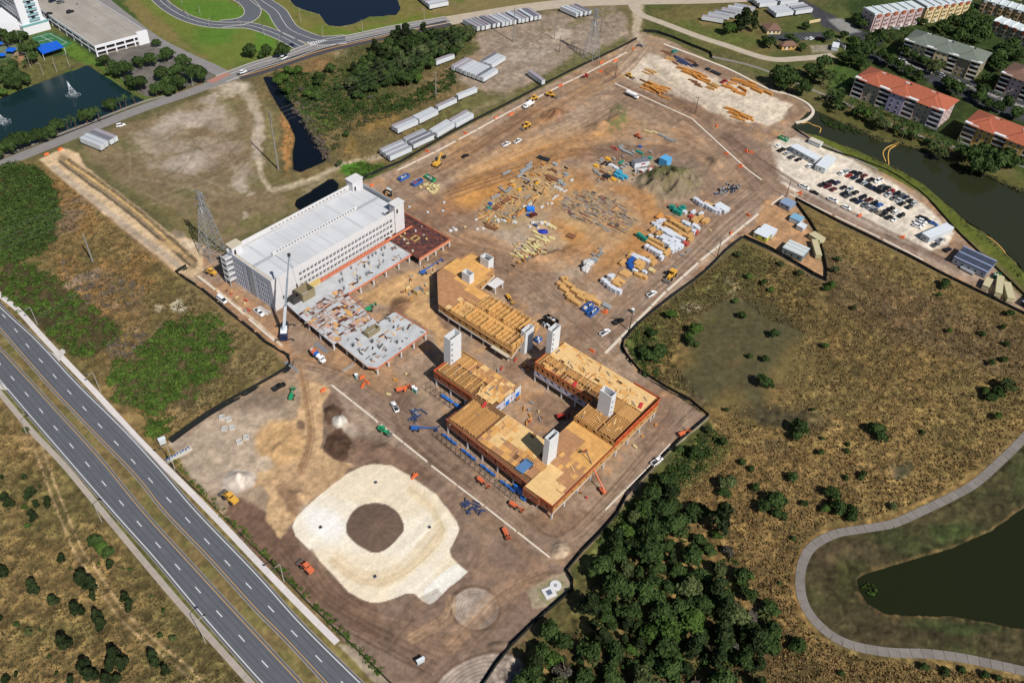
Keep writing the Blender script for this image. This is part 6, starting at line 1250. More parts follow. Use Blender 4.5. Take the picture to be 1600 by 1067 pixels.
def boomlift(px, py, h, label, col, reach=(9, 3), low=False, basket=True, truck='boom_lift', up=0.0):
 t = thing(truck, label, 'boom lift', G3(px, py, 0, gz(px, py)), h); t.scale = (.85,) * 3; p = PAINT[col]; part('chassis', MB().box(-1.6, 1.6, -.9, .9, .5, 1.1), black_m, t); wheels(t, (-1.2, 1.2), 1.05, .5, .4)
 part('turret', MB().box(-2.2, 1.0, -.85, .85, 1.15, 2.2), p, t); part('boom', MB().bar((-1.8, 0, 2.1), (reach[0] * .55, 0, 2.1 + reach[1] * .55), .45, .6), p, t)
 e = (reach[0], 0, 2.1 + reach[1]); part('boom_extension', MB().bar((reach[0] * .55, 0, 2.1 + reach[1] * .55), e, .3, .4), mat('boom_dark', (.06, .06, .07), .5) if reach[1] > 5 else p, t)
 if basket:
  b = part('basket', MB().box(e[0], e[0] + 1.0, -1.1, 1.1, e[2] - 1.2, e[2] - 1.05), black_m, t); r = MB()
  for z in (e[2] - .6, e[2] - .1):
   r.bar((e[0], -1.1, z), (e[0], 1.1, z), .1); r.bar((e[0] + 1, -1.1, z), (e[0] + 1, 1.1, z), .1); r.bar((e[0], -1.1, z), (e[0] + 1, -1.1, z), .1); r.bar((e[0], 1.1, z), (e[0] + 1, 1.1, z), .1)
  part('rail', r, p, b)
 return t
excavator(683, 259, hd(683, 259, 693, 250), 'yellow excavator with raised arm beside the trailer rows')
loader(360, 781, hd(360, 781, 347, 771), 'large yellow-orange wheel loader beside the grey gravel heap', 'yellow', 1.1); loader(479, 889, hd(479, 889, 470, 881), 'orange-white compact loader on the brown yard beside the highway', 'orange', .95)
loader(861, 151, hd(861, 151, 873, 154), 'yellow loader with orange bucket by the upper fence', 'yellow'); loader(833, 157, hd(833, 157, 826, 159), 'yellow loader just behind the white dump truck', 'yellow', .9); loader(822, 200, hd(822, 200, 814, 205), 'yellow backhoe on the orange sand', 'yellow', 1.0, 'backhoe'); loader(984, 121, hd(984, 121, 990, 124), 'small yellow loader at the pale yard edge', 'yellow', .8)
loader(1048, 434, hd(1048, 434, 1042, 441), 'orange telehandler beside the site kerb', 'yellow', 1.2, 'telehandler'); loader(330, 428, hd(330, 428, 320, 424), 'yellow digger behind the garage corner', 'yellow', .9, 'backhoe'); loader(997, 215, hd(997, 215, 1003, 218), 'small orange loader at the centre of the upper yard', 'orange', .7); loader(914, 121, hd(914, 121, 908, 122), 'small red roller by the upper kerb', 'red', .7, 'roller')
loader(600, 675, hd(600, 675, 607, 679), 'small green and white tractor on the site kerb', 'green', .8, 'tractor')
boomlift(650, 672, hd(650, 674, 682, 676), 'blue boom lift stretched out left of the timber block', 'blue', (9, .3)); boomlift(662, 428, hd(662, 428, 692, 418), 'long blue boom lift reaching to the plywood deck', 'blue', (11, 4)); boomlift(456, 622, hd(456, 622, 460, 610), 'green telehandler in the sandy lower left yard', 'green', (3.5, 1), basket=True, truck='telehandler')
boomlift(940, 768, hd(945, 770, 912, 732), 'orange boom lift with its basket raised over the timber deck', 'orange', (14, 11.5)); boomlift(752, 754, hd(745, 749, 758, 760), 'orange boom lift folded beside the kerb near blue steel', 'orange', (4, .2)); boomlift(803, 792, hd(795, 788, 812, 799), 'dark and orange lift below the front corner of the timber block', 'orange', (4, .2))
boomlift(877, 653, hd(877, 653, 885, 652), 'red scissor lift inside the timber courtyard', 'red', (3, .5)); boomlift(795, 468, hd(793, 464, 800, 474), 'green and yellow telehandler behind the framed block', 'yellow', (5, .5)); boomlift(1066, 680, hd(1060, 682, 1070, 678), 'orange and black lift by the pointed fence corner', 'orange', (3, .3)); boomlift(626, 611, hd(620, 611, 640, 606), 'orange boom machine between the concrete deck and timber block', 'orange', (4, .6)); boomlift(577, 486, hd(575, 486, 582, 485), 'green lift at the edge of the littered deck', 'green', (3, 2.8))
boomlift(790, 835, hd(788, 830, 793, 840), 'small orange and grey machine on the mud right of the pad', 'orange', (2.5, .2));
def truck(px, py, h, label, kind):
 t = thing({'mixer': 'concrete_mixer', 'tank': 'water_truck', 'dump': 'dump_truck'}[kind], label, {'mixer': 'mixer truck', 'tank': 'water truck', 'dump': 'dump truck'}[kind], G3(px, py, 0, gz(px, py)), h); w = PAINT['white']
 part('chassis', MB().box(-4.2, 4.2, -.5, .5, .7, 1.1), black_m, t); wheels(t, (-3.2, -2.0, 3.2), 1.05, .52, .4); part('cab', MB().box(2.2, 3.6, -1.2, 1.2, 1.1, 2.9), w, t); part('bonnet', MB().box(3.6, 4.7, -1.0, 1.0, 1.0, 1.9), w, t); part('windscreen', MB().box(3.6, 3.66, -1.0, 1.0, 2.0, 2.75), glass, t)
 if kind == 'mixer':
  d = MB(); prof = [(-3.6, 2.9, .7), (-2.6, 2.75, 1.15), (-.8, 2.5, 1.3), (.8, 2.3, 1.15), (1.7, 2.2, .7)]
  for i, (x0, z0, r0) in enumerate(prof[:-1]):
   x1, z1, r1 = prof[i + 1]; d.cyl((x0, 0, z0), (x1, 0, z1), r0, r1, 12, (0, 1, 2, 0)[i])
  part('drum', d, [w, PAINT['orange'], PAINT['blue']], t); part('chute', MB().bar((-3.6, 0, 2.6), (-5.0, 0, 1.4), .5, .2), w, t)
 elif kind == 'tank': part('tank', MB().cyl((-4, 0, 2.2), (2, 0, 2.2), 1.2, n=14), w, t)
 else:
  b = MB(); b.box(-4.2, 1.9, -1.25, 1.25, 1.2, 1.4); b.box(-4.2, 1.9, -1.3, -1.15, 1.4, 2.8); b.box(-4.2, 1.9, 1.15, 1.3, 1.4, 2.8); b.box(1.75, 1.9, -1.15, 1.15, 1.4, 2.9); part('dump_body', b, w, t)
 return t
truck(496, 560, hd(485, 553, 508, 571), 'white concrete mixer with orange and blue striped drum', 'mixer'); truck(987, 152, hd(982, 150, 995, 156), 'white tank truck on the upper yard track', 'tank'); truck(826, 167, hd(834, 162, 816, 173), 'white dump truck beside the upper fence', 'dump')
# mobile crane with a long telescopic boom
t = thing('mobile_crane', 'white and blue mobile crane with a long raised boom at the garage corner', 'mobile crane', G3(445, 521), hd(445, 524, 447, 500)); cb2 = PAINT['dark blue']
part('carrier', MB().box(-5.5, 6.0, -1.4, 1.4, .8, 1.6), cb2, t); wheels(t, (-4.2, -2.8, 2.6, 4.0), 1.2, .6, .5); part('superstructure', MB().box(-3.6, 1.2, -1.3, 1.3, 1.7, 3.4), PAINT['white'], t); part('cab', MB().box(1.2, 2.8, -1.5, -.3, 1.7, 3.2), glass, t); part('counterweight', MB().box(-4.8, -3.6, -1.6, 1.6, 1.6, 3.3), cb2, t)
for x in (-4.6, 4.8):
 for s in (-1, 1): o_ = part('outrigger', MB().box(x - .2, x + .2, s * 1.4, s * 3.8, .7, 1.0), scaf, t); part('outrigger_pad', MB().box(x - .5, x + .5, s * 3.4, s * 4.4, 0, .15), scaf, o_)
def loc_of(px, py, z):                       # point above the ground seen at a pixel -> crane's own axes
 x, y = G(px, py, z); dx, dy = x - t.location.x, y - t.location.y; c, s = math.cos(-t.rotation_euler.z), math.sin(-t.rotation_euler.z); return (dx * c - dy * s, dx * s + dy * c, z)
tip = loc_of(451.5, 399, 40.0); b0 = (-1.5, 0, 3.0); v = Vector(tip) - Vector(b0)
part('boom_base', MB().bar(b0, tuple(Vector(b0) + v * .34), 1.2, 1.3), mat('crane_pale', alb(206, 214, 222), .5), t); part('boom_middle', MB().bar(tuple(Vector(b0) + v * .34), tuple(Vector(b0) + v * .7), .85, .9), mat('crane_grey', alb(142, 154, 166), .5), t); part('boom_tip', MB().bar(tuple(Vector(b0) + v * .7), tip, .6, .65), mat('crane_grey', (0, 0, 0)), t); part('boom_head', MB().box(tip[0] - .6, tip[0] + .6, tip[1] - .6, tip[1] + .6, tip[2] - .3, tip[2] + .7), scaf, t)
hk = loc_of(459, 446, 26.0); part('hoist_rope', MB().bar(tip, (tip[0] + .3, tip[1] - 1.2, 24), .08), scaf, t); part('hook_block', MB().box(tip[0], tip[0] + .7, tip[1] - 1.5, tip[1] - .9, 23, 24.4), scaf, t)
# ================================================================ APARTMENTS, HOTEL, HOUSES
tile_o = mat('roof_tile_orange', alb(178, 100, 74), .85, var=.14, scale=.5, stripes=(0, .9, .22, .88), bump=.05); tile_g = mat('roof_tile_grey', alb(116, 124, 114), .85, var=.14, scale=.5, stripes=(0, .9, .22, .9)); tile_b = mat('roof_tile_brown', alb(128, 98, 84), .85, var=.14, scale=.5, stripes=(0, .9, .22, .88))
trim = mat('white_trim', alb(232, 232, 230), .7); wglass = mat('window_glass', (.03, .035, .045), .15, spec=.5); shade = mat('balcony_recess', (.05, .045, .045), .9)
WALLS = {k: mat('stucco_' + k, alb(*c), .9, var=.05, scale=.4) for k, c in {'pink': (206, 180, 176), 'lilac': (170, 160, 190), 'sand': (176, 160, 140), 'yellow': (222, 178, 104), 'olive': (150, 136, 106), 'cream': (226, 204, 156), 'brown': (140, 110, 100), 'tan': (186, 156, 120)}.items()}
def hip(mb, x0, x1, y0, y1, z, h, ov=.7, along='x'):
 x0 -= ov; x1 += ov; y0 -= ov; y1 += ov; w, d = x1 - x0, y1 - y0
 if w > d: r = [(x0 + d / 2, (y0 + y1) / 2, z + h), (x1 - d / 2, (y0 + y1) / 2, z + h)]
 else: r = [((x0 + x1) / 2, y0 + w / 2, z + h), ((x0 + x1) / 2, y1 - w / 2, z + h)]
 b = [(x0, y0, z), (x1, y0, z), (x1, y1, z), (x0, y1, z)]
 f = [(0, 1, 5, 4), (1, 2, 5), (2, 3, 4, 5), (3, 0, 4), (3, 2, 1, 0)] if w > d else [(0, 1, 4), (1, 2, 5, 4), (2, 3, 5), (3, 0, 4, 5), (3, 2, 1, 0)]
 mb.add(b + r, f)
def apartment(p, q, depth, label, roofm, walls, floors=4, fh=3.1, bays=7, roofh=4.6):
 (x0, y0), (x1, y1) = G(*p), G(*q); rz = math.atan2(y1 - y0, x1 - x0); W = math.dist((x0, y0), (x1, y1)); H = floors * fh
 t = thing('apartment_building', label, 'apartment building', (x0, y0, 0), rz)   # local y>0 is away from the camera side
 part('core', MB().box(.6, W - .6, 1.6, depth - 1.2, 0, H), WALLS[walls[0]], t)
 r = MB(); hip(r, 0, W, .8, depth, H, roofh); part('roof', r, roofm, t)
 for u in (.17, .5, .83): r = MB(); hip(r, W * u - depth * .32, W * u + depth * .32, -.4, depth * .9, H + .1, roofh * .78, .5); part('cross_roof', r, roofm, t)
 kinds = ['b', 'w', 'b', 'v', 'b', 'w', 'b', 'w', 'b'][:bays]; tot = sum({'b': 1.0, 'w': 1.25, 'v': 1.3}[k] for k in kinds); x = 0
 def bay(x, bw, k, wl, y_f, y_b, sgn_, j):
  ya, yb = sorted((y_f, y_b))
  if k == 'b':                          # balcony stack: posts, slabs, rails and a white flat cap
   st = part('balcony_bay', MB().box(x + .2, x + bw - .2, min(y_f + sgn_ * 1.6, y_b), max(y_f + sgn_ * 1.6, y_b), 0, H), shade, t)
   for f in range(floors):
    part('balcony_slab', MB().box(x, x + bw, min(y_f, y_f + sgn_ * 1.7), max(y_f, y_f + sgn_ * 1.7), f * fh - .1 if f else 0, f * fh + .2), WALLS[wl], st)
    part('railing', MB().box(x + .2, x + bw - .2, min(y_f, y_f + sgn_ * .1), max(y_f, y_f + sgn_ * .1), f * fh + .2, f * fh + 1.1), trim, st)
   for u in (x, x + bw - .4): part('post', MB().box(u, u + .4, min(y_f, y_f + sgn_ * .4), max(y_f, y_f + sgn_ * .4), 0, H), WALLS[wl], st)
   part('cap', MB().box(x - .3, x + bw + .3, min(y_f - sgn_ * .3, y_f + sgn_ * 2.2), max(y_f - sgn_ * .3, y_f + sgn_ * 2.2), H, H + .7), trim, st)
  else:
   yy = y_f + sgn_ * (.6 if k == 'w' else -.4); b = part('wall_bay', MB().box(x, x + bw, min(yy, y_b), max(yy, y_b), 0, H), WALLS[wl], t)
   for f in range(floors):
    for u in ((x + bw * .28, x + bw * .72) if bw > 5 else (x + bw * .5,)):
     fr = MB(); ys = (yy - sgn_ * .08, yy + sgn_ * .0); fr.box(u - .75, u + .75, min(ys), max(ys), f * fh + .9, f * fh + 2.5); w_ = part('window', fr, trim, t)
     ys = (yy - sgn_ * .11, yy - sgn_ * .08)
     for s in (-.33, .33): part('pane', MB().box(u + s - .28, u + s + .28, min(ys), max(ys), f * fh + 1.02, f * fh + 2.38), wglass, w_)
   rr = MB(); hip(rr, x, x + bw, min(yy, y_f + sgn_ * 5), max(yy, y_f + sgn_ * 7), H + .05, 1.9, .5); part('bay_roof', rr, roofm, t)
 for j, k in enumerate(kinds):
  bw = W / tot * {'b': 1.0, 'w': 1.25, 'v': 1.3}[k]; wl = walls[j % len(walls)]; bay(x, bw, k, wl, 0, 2.0, 1, j); x += bw
 for k in range(2):                        # end walls
  xe = 0 if k == 0 else W; s = -1 if k == 0 else 1
  for f in range(floors):
   for yv in (depth * .3, depth * .55, depth * .8):
    w_ = part('window', MB().box(min(xe - s * .6, xe - s * .5), max(xe - s * .6, xe - s * .5) + .02, yv - .7, yv + .7, f * fh + .9, f * fh + 2.4), trim, t)
    part('pane', MB().box(min(xe - s * .5, xe - s * .44), max(xe - s * .5, xe - s * .44) + .02, yv - .55, yv + .55, f * fh + 1.0, f * fh + 2.3), wglass, w_)
 for u, v_ in ((W * .22, .5), (W * .5, .45), (W * .78, .5)):
  part('ridge_cap', MB().box(u - 1.2, u + 1.2, depth * v_ - .5, depth * v_ + .5, H + roofh - .9, H + roofh - .1), trim, t); part('roof_vent', MB().cyl((u + 2.5, depth * v_, H + roofh - 1), (u + 2.5, depth * v_, H + roofh), .5, n=8), scaf, t)
 return t
apartment((1327, 150), (1462, 204), 22, 'four-storey apartments with orange tile roof and pink and lilac walls', tile_o, ['pink', 'sand', 'sand', 'lilac', 'pink', 'sand', 'lilac'], bays=7)
apartment((1495, 221), (1655, 285), 22, 'four-storey apartments with orange tile roof and yellow walls at the right edge', tile_o, ['tan', 'yellow', 'yellow', 'yellow', 'sand', 'lilac', 'sand'], bays=7)
apartment((1404, 90), (1521, 128), 23, 'four-storey apartments with grey roof and olive walls behind the others', tile_g, ['olive', 'cream', 'olive', 'cream', 'sand', 'olive', 'cream'], bays=7)
apartment((1552, 142), (1680, 190), 23, 'dark brown-roofed apartments cut by the right edge', tile_b, ['brown', 'pink', 'brown', 'sand'], bays=7)
wroof = mat('white_flat_roof', alb(214, 224, 226), .6, var=.05, stripes=(0, 1.2, .12, .9))
def terrace(p, q, depth, label, wl, n, floors=3, fh=3.0):
 (x0, y0), (x1, y1) = G(*p), G(*q); rz = math.atan2(y1 - y0, x1 - x0); W = math.dist((x0, y0), (x1, y1)); H = floors * fh
 t = thing('terraced_house_row', label, 'terrace', (x0, y0, 0), rz); part('wall', MB().box(0, W, 0, depth, 0, H), WALLS[wl], t); part('roof', MB().box(-.4, W + .4, -.4, depth + .4, H, H + .3), wroof, t); g = W / n
 for i in range(n):
  u = i * g; part('party_wall', MB().box(u - .2, u + .2, .3, depth - .3, H + .3, H + 1.2), trim, t); part('dormer', MB().box(u + g * .3, u + g * .7, -.9, -.42, H - 1.5, H + .7), tile_o if wl != 'tan' else trim, t)
  part('bay_front', MB().box(u + g * .15, u + g * .6, -.8, 0, 0, H - 1.6), WALLS[wl], t)
  for f in range(floors):
   for v_ in (.3, .48, .8):
    part('window', MB().box(u + g * v_ - .45, u + g * v_ + .45, -.86 if v_ < .6 else -.06, -.8 if v_ < .6 else 0, f * fh + .8, f * fh + 2.1), wglass, t)
  part('garage_door', MB().box(u + g * .66, u + g * .95, -.07, -.01, 0, 2.2), trim, t)
 for f in range(floors):
  for v_ in (depth * .3, depth * .7):
   for s, xe in ((-1, 0), (1, W)): part('window', MB().box(xe - .06 if s < 0 else xe, xe if s < 0 else xe + .06, v_ - .5, v_ + .5, f * fh + .8, f * fh + 2.1), wglass, t)
 return t
terrace((1359, 50), (1434, 38), 13, 'pink terrace of townhouses with a white metal roof', 'pink', 6, 4); terrace((1440, 38), (1508, 27), 13, 'cream terrace of townhouses with a white metal roof', 'cream', 6, 4)
terrace((1527, 18), (1620, 46), 12, 'brown terrace with a long white roof at the top right corner', 'tan', 7); terrace((1545, 52), (1640, 88), 12, 'sand-coloured terrace with a white roof at the right edge', 'sand', 7); terrace((1570, -4), (1640, 12), 12, 'terrace with green-white roof cut by the top right corner', 'cream', 5)
def house(p, q, depth, label, wl, roofm, h=3.0):
 (x0, y0), (x1, y1) = G(*p), G(*q); rz = math.atan2(y1 - y0, x1 - x0); W = math.dist((x0, y0), (x1, y1)); t = thing('house', label, 'house', (x0, y0, 0), rz); part('wall', MB().box(0, W, 0, depth, 0, h), WALLS[wl], t); r = MB(); hip(r, 0, W, 0, depth, h, 2.4); part('roof', r, roofm, t)
 for i in range(3): part('window', MB().box(W * (.2 + .3 * i) - .6, W * (.2 + .3 * i) + .6, -.05, 0, 1, 2.2), wglass, t)
 part('door', MB().box(W * .5 - 2.2, W * .5 - 1.2, -.06, 0, 0, 2.2), trim, t); return t
house((1198, 54), (1219, 54), 11, 'low house with a brown hip roof at the gated entrance', 'cream', tile_b); house((1221, 79), (1243, 78), 5, 'small yellow gatehouse with brown roof', 'yellow', tile_b)
t = thing('wall_fence', 'low cream garden wall beside the access road', 'wall', (*G(1265, 36), 0)); (x0, y0), (x1, y1) = G(1264, 37), G(1281, 34); part('wall_panel', MB().bar((x0 - t.location.x, y0 - t.location.y, 1), (x1 - t.location.x, y1 - t.location.y, 1), .4, 2), WALLS['cream'], t)
cabin([(1298, 80), (1308, 82), (1308, 74)], 3.0, 'white equipment shelter beside the fenced pad', wr, wc, 'equipment_shelter', False, 'shelter')
t = thing('fenced_pad', 'white barrier wall round a gravel pad by the trees', 'wall', (*G(1308, 68), 0)); (x0, y0), (x1, y1) = G(1307, 66), G(1320, 78); part('wall_panel', MB().bar((x0 - t.location.x, y0 - t.location.y, 1.2), (x1 - t.location.x, y1 - t.location.y, 1.2), .3, 2.4), trim, t)
# ---------------- hotel and its parking deck, top left
hw = mat('hotel_white', alb(238, 238, 242), .7); hs = mat('hotel_shade_blue', alb(196, 208, 224), .7); railg = mat('rail_teal', alb(120, 176, 176), .5)
def frame2(p, q, name, label, cat):
 (x0, y0), (x1, y1) = G(*p), G(*q); rz = math.atan2(y1 - y0, x1 - x0); return thing(name, label, cat, (x0, y0, 0), rz), math.dist((x0, y0), (x1, y1))
t, W = frame2((40, 57), (80, 46), 'hotel_tower', 'white hotel tower with stacked balconies at the top left corner', 'hotel')
part('base_block', MB().box(0, W, 0, 14, 0, 6), hw, t); part('tower_body', MB().box(1.0, W - 2.0, 2, 34, 6, 40), hw, t); part('canopy', MB().box(-.3, W + .3, -.3, 1.6, 5.6, 6.2), railg, t)
part('balcony_recess', MB().box(W * .36, W * .72, 1.9, 2.0, 8, 39), hs, t)
for f in range(10):
 z = 8 + f * 3.2; b = part('balcony_slab', MB().box(W * .34, W * .74, .6, 2.0, z, z + .3), hw, t); part('balcony_rail', MB().box(W * .34, W * .74, .55, .65, z + .3, z + 1.2), railg, b)
 part('balcony_door', MB().box(W * .46, W * .6, 1.82, 1.9, z + .3, z + 2.5), wglass, t)
 for k in range(9): part('window', MB().box(.9, 1.0, 4 + k * 3.3, 6 + k * 3.3, z + .3, z + 2.4), wglass, t)
part('podium_wing', MB().box(-26, 0, 6, 30, 0, 9), hw, t)
# parking deck
dk = mat('parking_deck', alb(164, 156, 146), .9, var=.14, scale=.08)
A_, B_, C_ = (153, 89), (234, 67), (82, 40); t, W = frame2(A_, B_, 'parking_deck', 'low white two-level parking deck with marked bays at the top left', 'parking garage')
rz = t.rotation_euler.z; cx, cy = G(*C_); dx, dy = cx - t.location.x, cy - t.location.y; D = -math.sin(rz) * dx + math.cos(rz) * dy; SK = (math.cos(rz) * dx + math.sin(rz) * dy) / D; D = D * 2.3
def skp(x, y): return (x + SK * y, y)
def sk(x0, x1, y0, y1): return [skp(x0, y0), skp(x1, y0), skp(x1, y1), skp(x0, y1)]
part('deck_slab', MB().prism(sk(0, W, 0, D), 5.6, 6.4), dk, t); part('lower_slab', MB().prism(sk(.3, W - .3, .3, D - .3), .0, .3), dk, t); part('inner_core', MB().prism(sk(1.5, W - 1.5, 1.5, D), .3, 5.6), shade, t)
for z0, z1 in ((2.6, 3.6), (5.5, 7.3)): part('front_parapet', MB().prism(sk(0, W, -.25, 0), z0, z1), hw, t); part('side_parapet', MB().prism(sk(-.25, 0, -.2, D), z0, z1), hw, t)
part('right_parapet', MB().prism(sk(W, W + .25, 0, D), 5.5, 7.3), hw, t)
for i in range(6): u = i * W / 5.5; part('pier', MB().prism(sk(u - .4, u + .4, -.2, .2), 0, 5.5), hw, t)
for i in range(14): u = i * D / 14; part('pier', MB().prism(sk(-.2, .2, u, u + .8), 0, 5.5), hw, t)
part('stair_block', MB().prism(sk(W - 7, W, -.4, 1.6), 0, 8.2), hw, t)
lm = MB()
for y in np.arange(4, D - 3, 2.8):
 for x0 in (.6, 15, 20.5, 36, W - 6):
  if x0 + 5 < W: lm.prism(sk(x0, x0 + 5, y, y + .14), 6.4, 6.412, bottom=False)
part('bay_markings', lm, white_p, t)
t2 = thing('court_canopy', 'bright blue fabric roof over a court beside the pond', 'canopy', (*G(66, 96), 0)); P = [G(*p) for p in ((70, 95), (103, 84), (92, 74), (58, 82))]; mb = MB(); mb.prism([(x - t2.location.x, y - t2.location.y) for x, y in P], 4.0, 4.2); part('fabric_roof', mb, mat('court_blue', alb(20, 100, 216), .6), t2)
for x, y in P: part('post', MB().box(x - t2.location.x - .12, x - t2.location.x + .12, y - t2.location.y - .12, y - t2.location.y + .12, 0, 4), trim, t2)
for px, py, r in ((19, 84, 5.5), (5, 92, 4), (3, 74, 3)):
 u = thing('shade_umbrella', 'blue square shade umbrella by the hotel pool', 'umbrella', (*G(px, py), 0)); m = MB(); m.add([(-r / 2, -r / 2, 2.6), (r / 2, -r / 2, 2.6), (r / 2, r / 2, 2.6), (-r / 2, r / 2, 2.6), (0, 0, 3.6)], [(0, 1, 4), (1, 2, 4), (2, 3, 4), (3, 0, 4), (3, 2, 1, 0)]); part('canopy', m, mat('court_blue', (0, 0, 0)), u); part('pole', MB().cyl((0, 0, 0), (0, 0, 2.7), .06), trim, u)
cl = MB()
for a, b in (((52, 60), (78, 53)), ((78, 53), (104, 67)), ((104, 67), (90, 74)), ((64, 57), (94, 72)), ((58, 66), (84, 60))):
 (x0, y0), (x1, y1) = G(*a), G(*b); cl.bar((x0, y0, .06), (x1, y1, .06), .25, .02)
structure('court_lines', cl, white_p)
# ---------------------------------------------------------------- towers, poles, lamps, wires
def lattice(px, py, H, base, label, rz=TH, name='lattice_tower'):
 t = thing(name, label, 'pylon', (*G(px, py), 0), rz); w = lambda z: base / 2 * (1 - z / H) ** 1.0 * .92 + .55 if z < H * .72 else .75
 lv = [0, 5, 9.5, 13.5, 17, 20, 22.5, 25, 27.5, 30, 32.5, 35, 38]; lv = [z for z in lv if z < H] + [H]; leg = 0
 for sx, sy in ((-1, -1), (1, -1), (1, 1), (-1, 1)):
  m = MB()
  for a, b in zip(lv[:-1], lv[1:]): m.bar((sx * w(a), sy * w(a), a), (sx * w(b), sy * w(b), b), .22)
  part('leg', m, galv, t)
 for i, (a, b) in enumerate(zip(lv[:-1], lv[1:])):
  m = MB(); q = lambda s, z: (s[0] * w(z), s[1] * w(z), z); cs = [(-1, -1), (1, -1), (1, 1), (-1, 1)]
  for k in range(4):
   u, v = cs[k], cs[(k + 1) % 4]; m.bar(q(u, a), q(v, b), .11); m.bar(q(v, a), q(u, b), .11); m.bar(q(u, b), q(v, b), .11)
  part('brace_panel', m, galv, t)
 for z, l in ((H * .72, 6.5), (H * .84, 5), (H * .96, 4)):
  m = MB()
  for s in (-1, 1): m.bar((0, s * .6, z), (0, s * l, z + .6), .22); m.bar((0, s * .6, z + 1.6), (0, s * l, z + .6), .16); m.bar((0, s * l, z + .6), (0, s * l, z - 1.0), .12)
  part('crossarm', m, galv, t)
 return t
lattice(334, 398, 35, 9, 'tall steel lattice tower behind the garage corner', TH); lattice(923, 91, 33, 8, 'steel lattice tower in the field at the top', TH)
pole_g = mat('pole_grey', alb(150, 146, 140), .7); pole_w = mat('pole_wood', alb(104, 86, 72), .9)
def pole(px, py, tx, ty, label, m=None, r=.22, arms=(), lampv=None, name='utility_pole', cat='utility pole'):
 """height from the photograph's top pixel; the pole itself is vertical"""
 x, y = G(px, py); zs = np.arange(2, 60, .25); h = float(min(zs, key=lambda z: (PX(x, y, z)[1] - ty) ** 2 + .2 * (PX(x, y, z)[0] - tx) ** 2))
 t = thing(name, label, cat, (x, y, 0)); part('shaft', MB().cyl((0, 0, 0), (0, 0, h), r, r * .6, 7), m or pole_w, t)
 for z, l, a in arms: part('crossarm', MB().bar((-math.cos(a) * l, -math.sin(a) * l, h - z), (math.cos(a) * l, math.sin(a) * l, h - z), .16), m or pole_w, t)
 return t, h
NA = TH + math.pi / 2
for q in ((435, 265, 418, 173, 'tall grey steel pole beside the ditch', pole_g, .5, ((.6, 5, NA - .3), (4, 4, NA - .3))), (145, 409, 131, 365, 'grey steel pole in the orange scrub', pole_g, .45, ()), (681, 150, 680, 113, 'grey pole in the scrub above the twin rows', pole_g, .4, ()), (802, 66, 803, 12, 'tall pole beside the long trailer row', pole_g, .4, ()),
          (866, 62, 868, 30, 'pole with floodlight in the upper field', pole_g, .3, ((.5, 1.2, 0), )), (938, 51, 941, 27, 'wooden pole right of the upper lattice tower', pole_w, .25, ()), (874, 82, 875, 58, 'short pole in the pale field left of the lattice tower', pole_w, .25, ()), (961, 122, 964, 97, 'wooden pole at the apex of the site kerb', pole_w, .25, ()),
          (1086, 179, 1092, 152, 'pole with crossarm at the kerb bend', pole_w, .28, ((.4, 1.8, .3), )), (1120, 403, 1126, 374, 'dark pole at the fence below the timber stacks', pole_w, .28, ()), (1228, 308, 1234, 281, 'pole at the car park entrance', pole_w, .28, ((.4, 1.6, NA), )), (983, 517, 985, 486, 'pole with equipment frame at the fence', pole_w, .3, ((.5, 1.8, 0), (3, 1.2, 0))),
          (213 + 1, 14, 215, -4, 'x', pole_w, .2, ())):
 if q[4] != 'x': pole(q[0], q[1], q[2], q[3], q[4], q[5], q[6], q[7])
lampm = mat('lamp_pole', alb(186, 180, 172), .6)
def street_lamp(px, py, tx, ty, label, ang, double=False, m=None):
 t, h = pole(px, py, tx, ty, label, m or lampm, .16, (), name='street_lamp', cat='street lamp')
 for s in ((-1, 1) if double else (1,)):
  a = ang if not double else ang + (0 if s > 0 else math.pi); e = (math.cos(a) * 2.6, math.sin(a) * 2.6, h + .3); part('lamp_arm', MB().bar((0, 0, h - .1), e, .12), m or lampm, t); part('lamp_head', MB().box(e[0] - .45, e[0] + .45, e[1] - .3, e[1] + .3, e[2] - .1, e[2] + .15), scaf, t)
road_a = hd(0, 480, 400, 897) + math.pi / 2
for i, (a, b, c, d) in enumerate(((58.7, 507, 46.7, 480), (157.5, 613, 145, 582), (274, 735, 259, 695), (444, 909, 436, 881))): street_lamp(a, b, c, d, f'highway lamp on the site side, {ordw(i)} from top', road_a + math.pi)
for i, (a, b, c, d) in enumerate(((42.5, 678, 29, 652), (159, 815, 148, 788), (321, 1004, 309, 970))): street_lamp(a, b, c, d, f'highway lamp beside the lower left sidewalk, {ordw(i)} from top', road_a)
for a, b, c, d in ((266, 14, 264, 2), (294, 30, 291, 17), (313, 24, 311, 11), (328, 44, 326, 30), (377, 45, 375, 32), (374, 12, 372, 5), (285, 8, 284, 0), (470, 36, 466, 17), (505, 60, 503, 42), (567, 53, 567, 34), (437, 72, 434, 60), (663, 33, 662, 15), (413, 56, 413, 42), (147, 41, 143, 27), (175, 57, 173, 44), (119, 24, 115, 8), (157, 33, 155, 26)):
 street_lamp(a, b, c, d, 'slim lamp post by the top junction' if a > 200 else 'slim lamp post on the parking deck', rnd.uniform(0, 6.28))
for a, b, c, d in ((33, 70, 26, 48), (48, 106, 41, 83), (68, 118, 62, 100), (89, 113, 83, 92), (109, 106, 103, 85), (302, 136, 300, 118)): street_lamp(a, b, c, d, 'thin light pole on the hotel lawn', rnd.uniform(0, 6.28))
wire = mat('wire_aluminium', alb(140, 138, 130), .6)
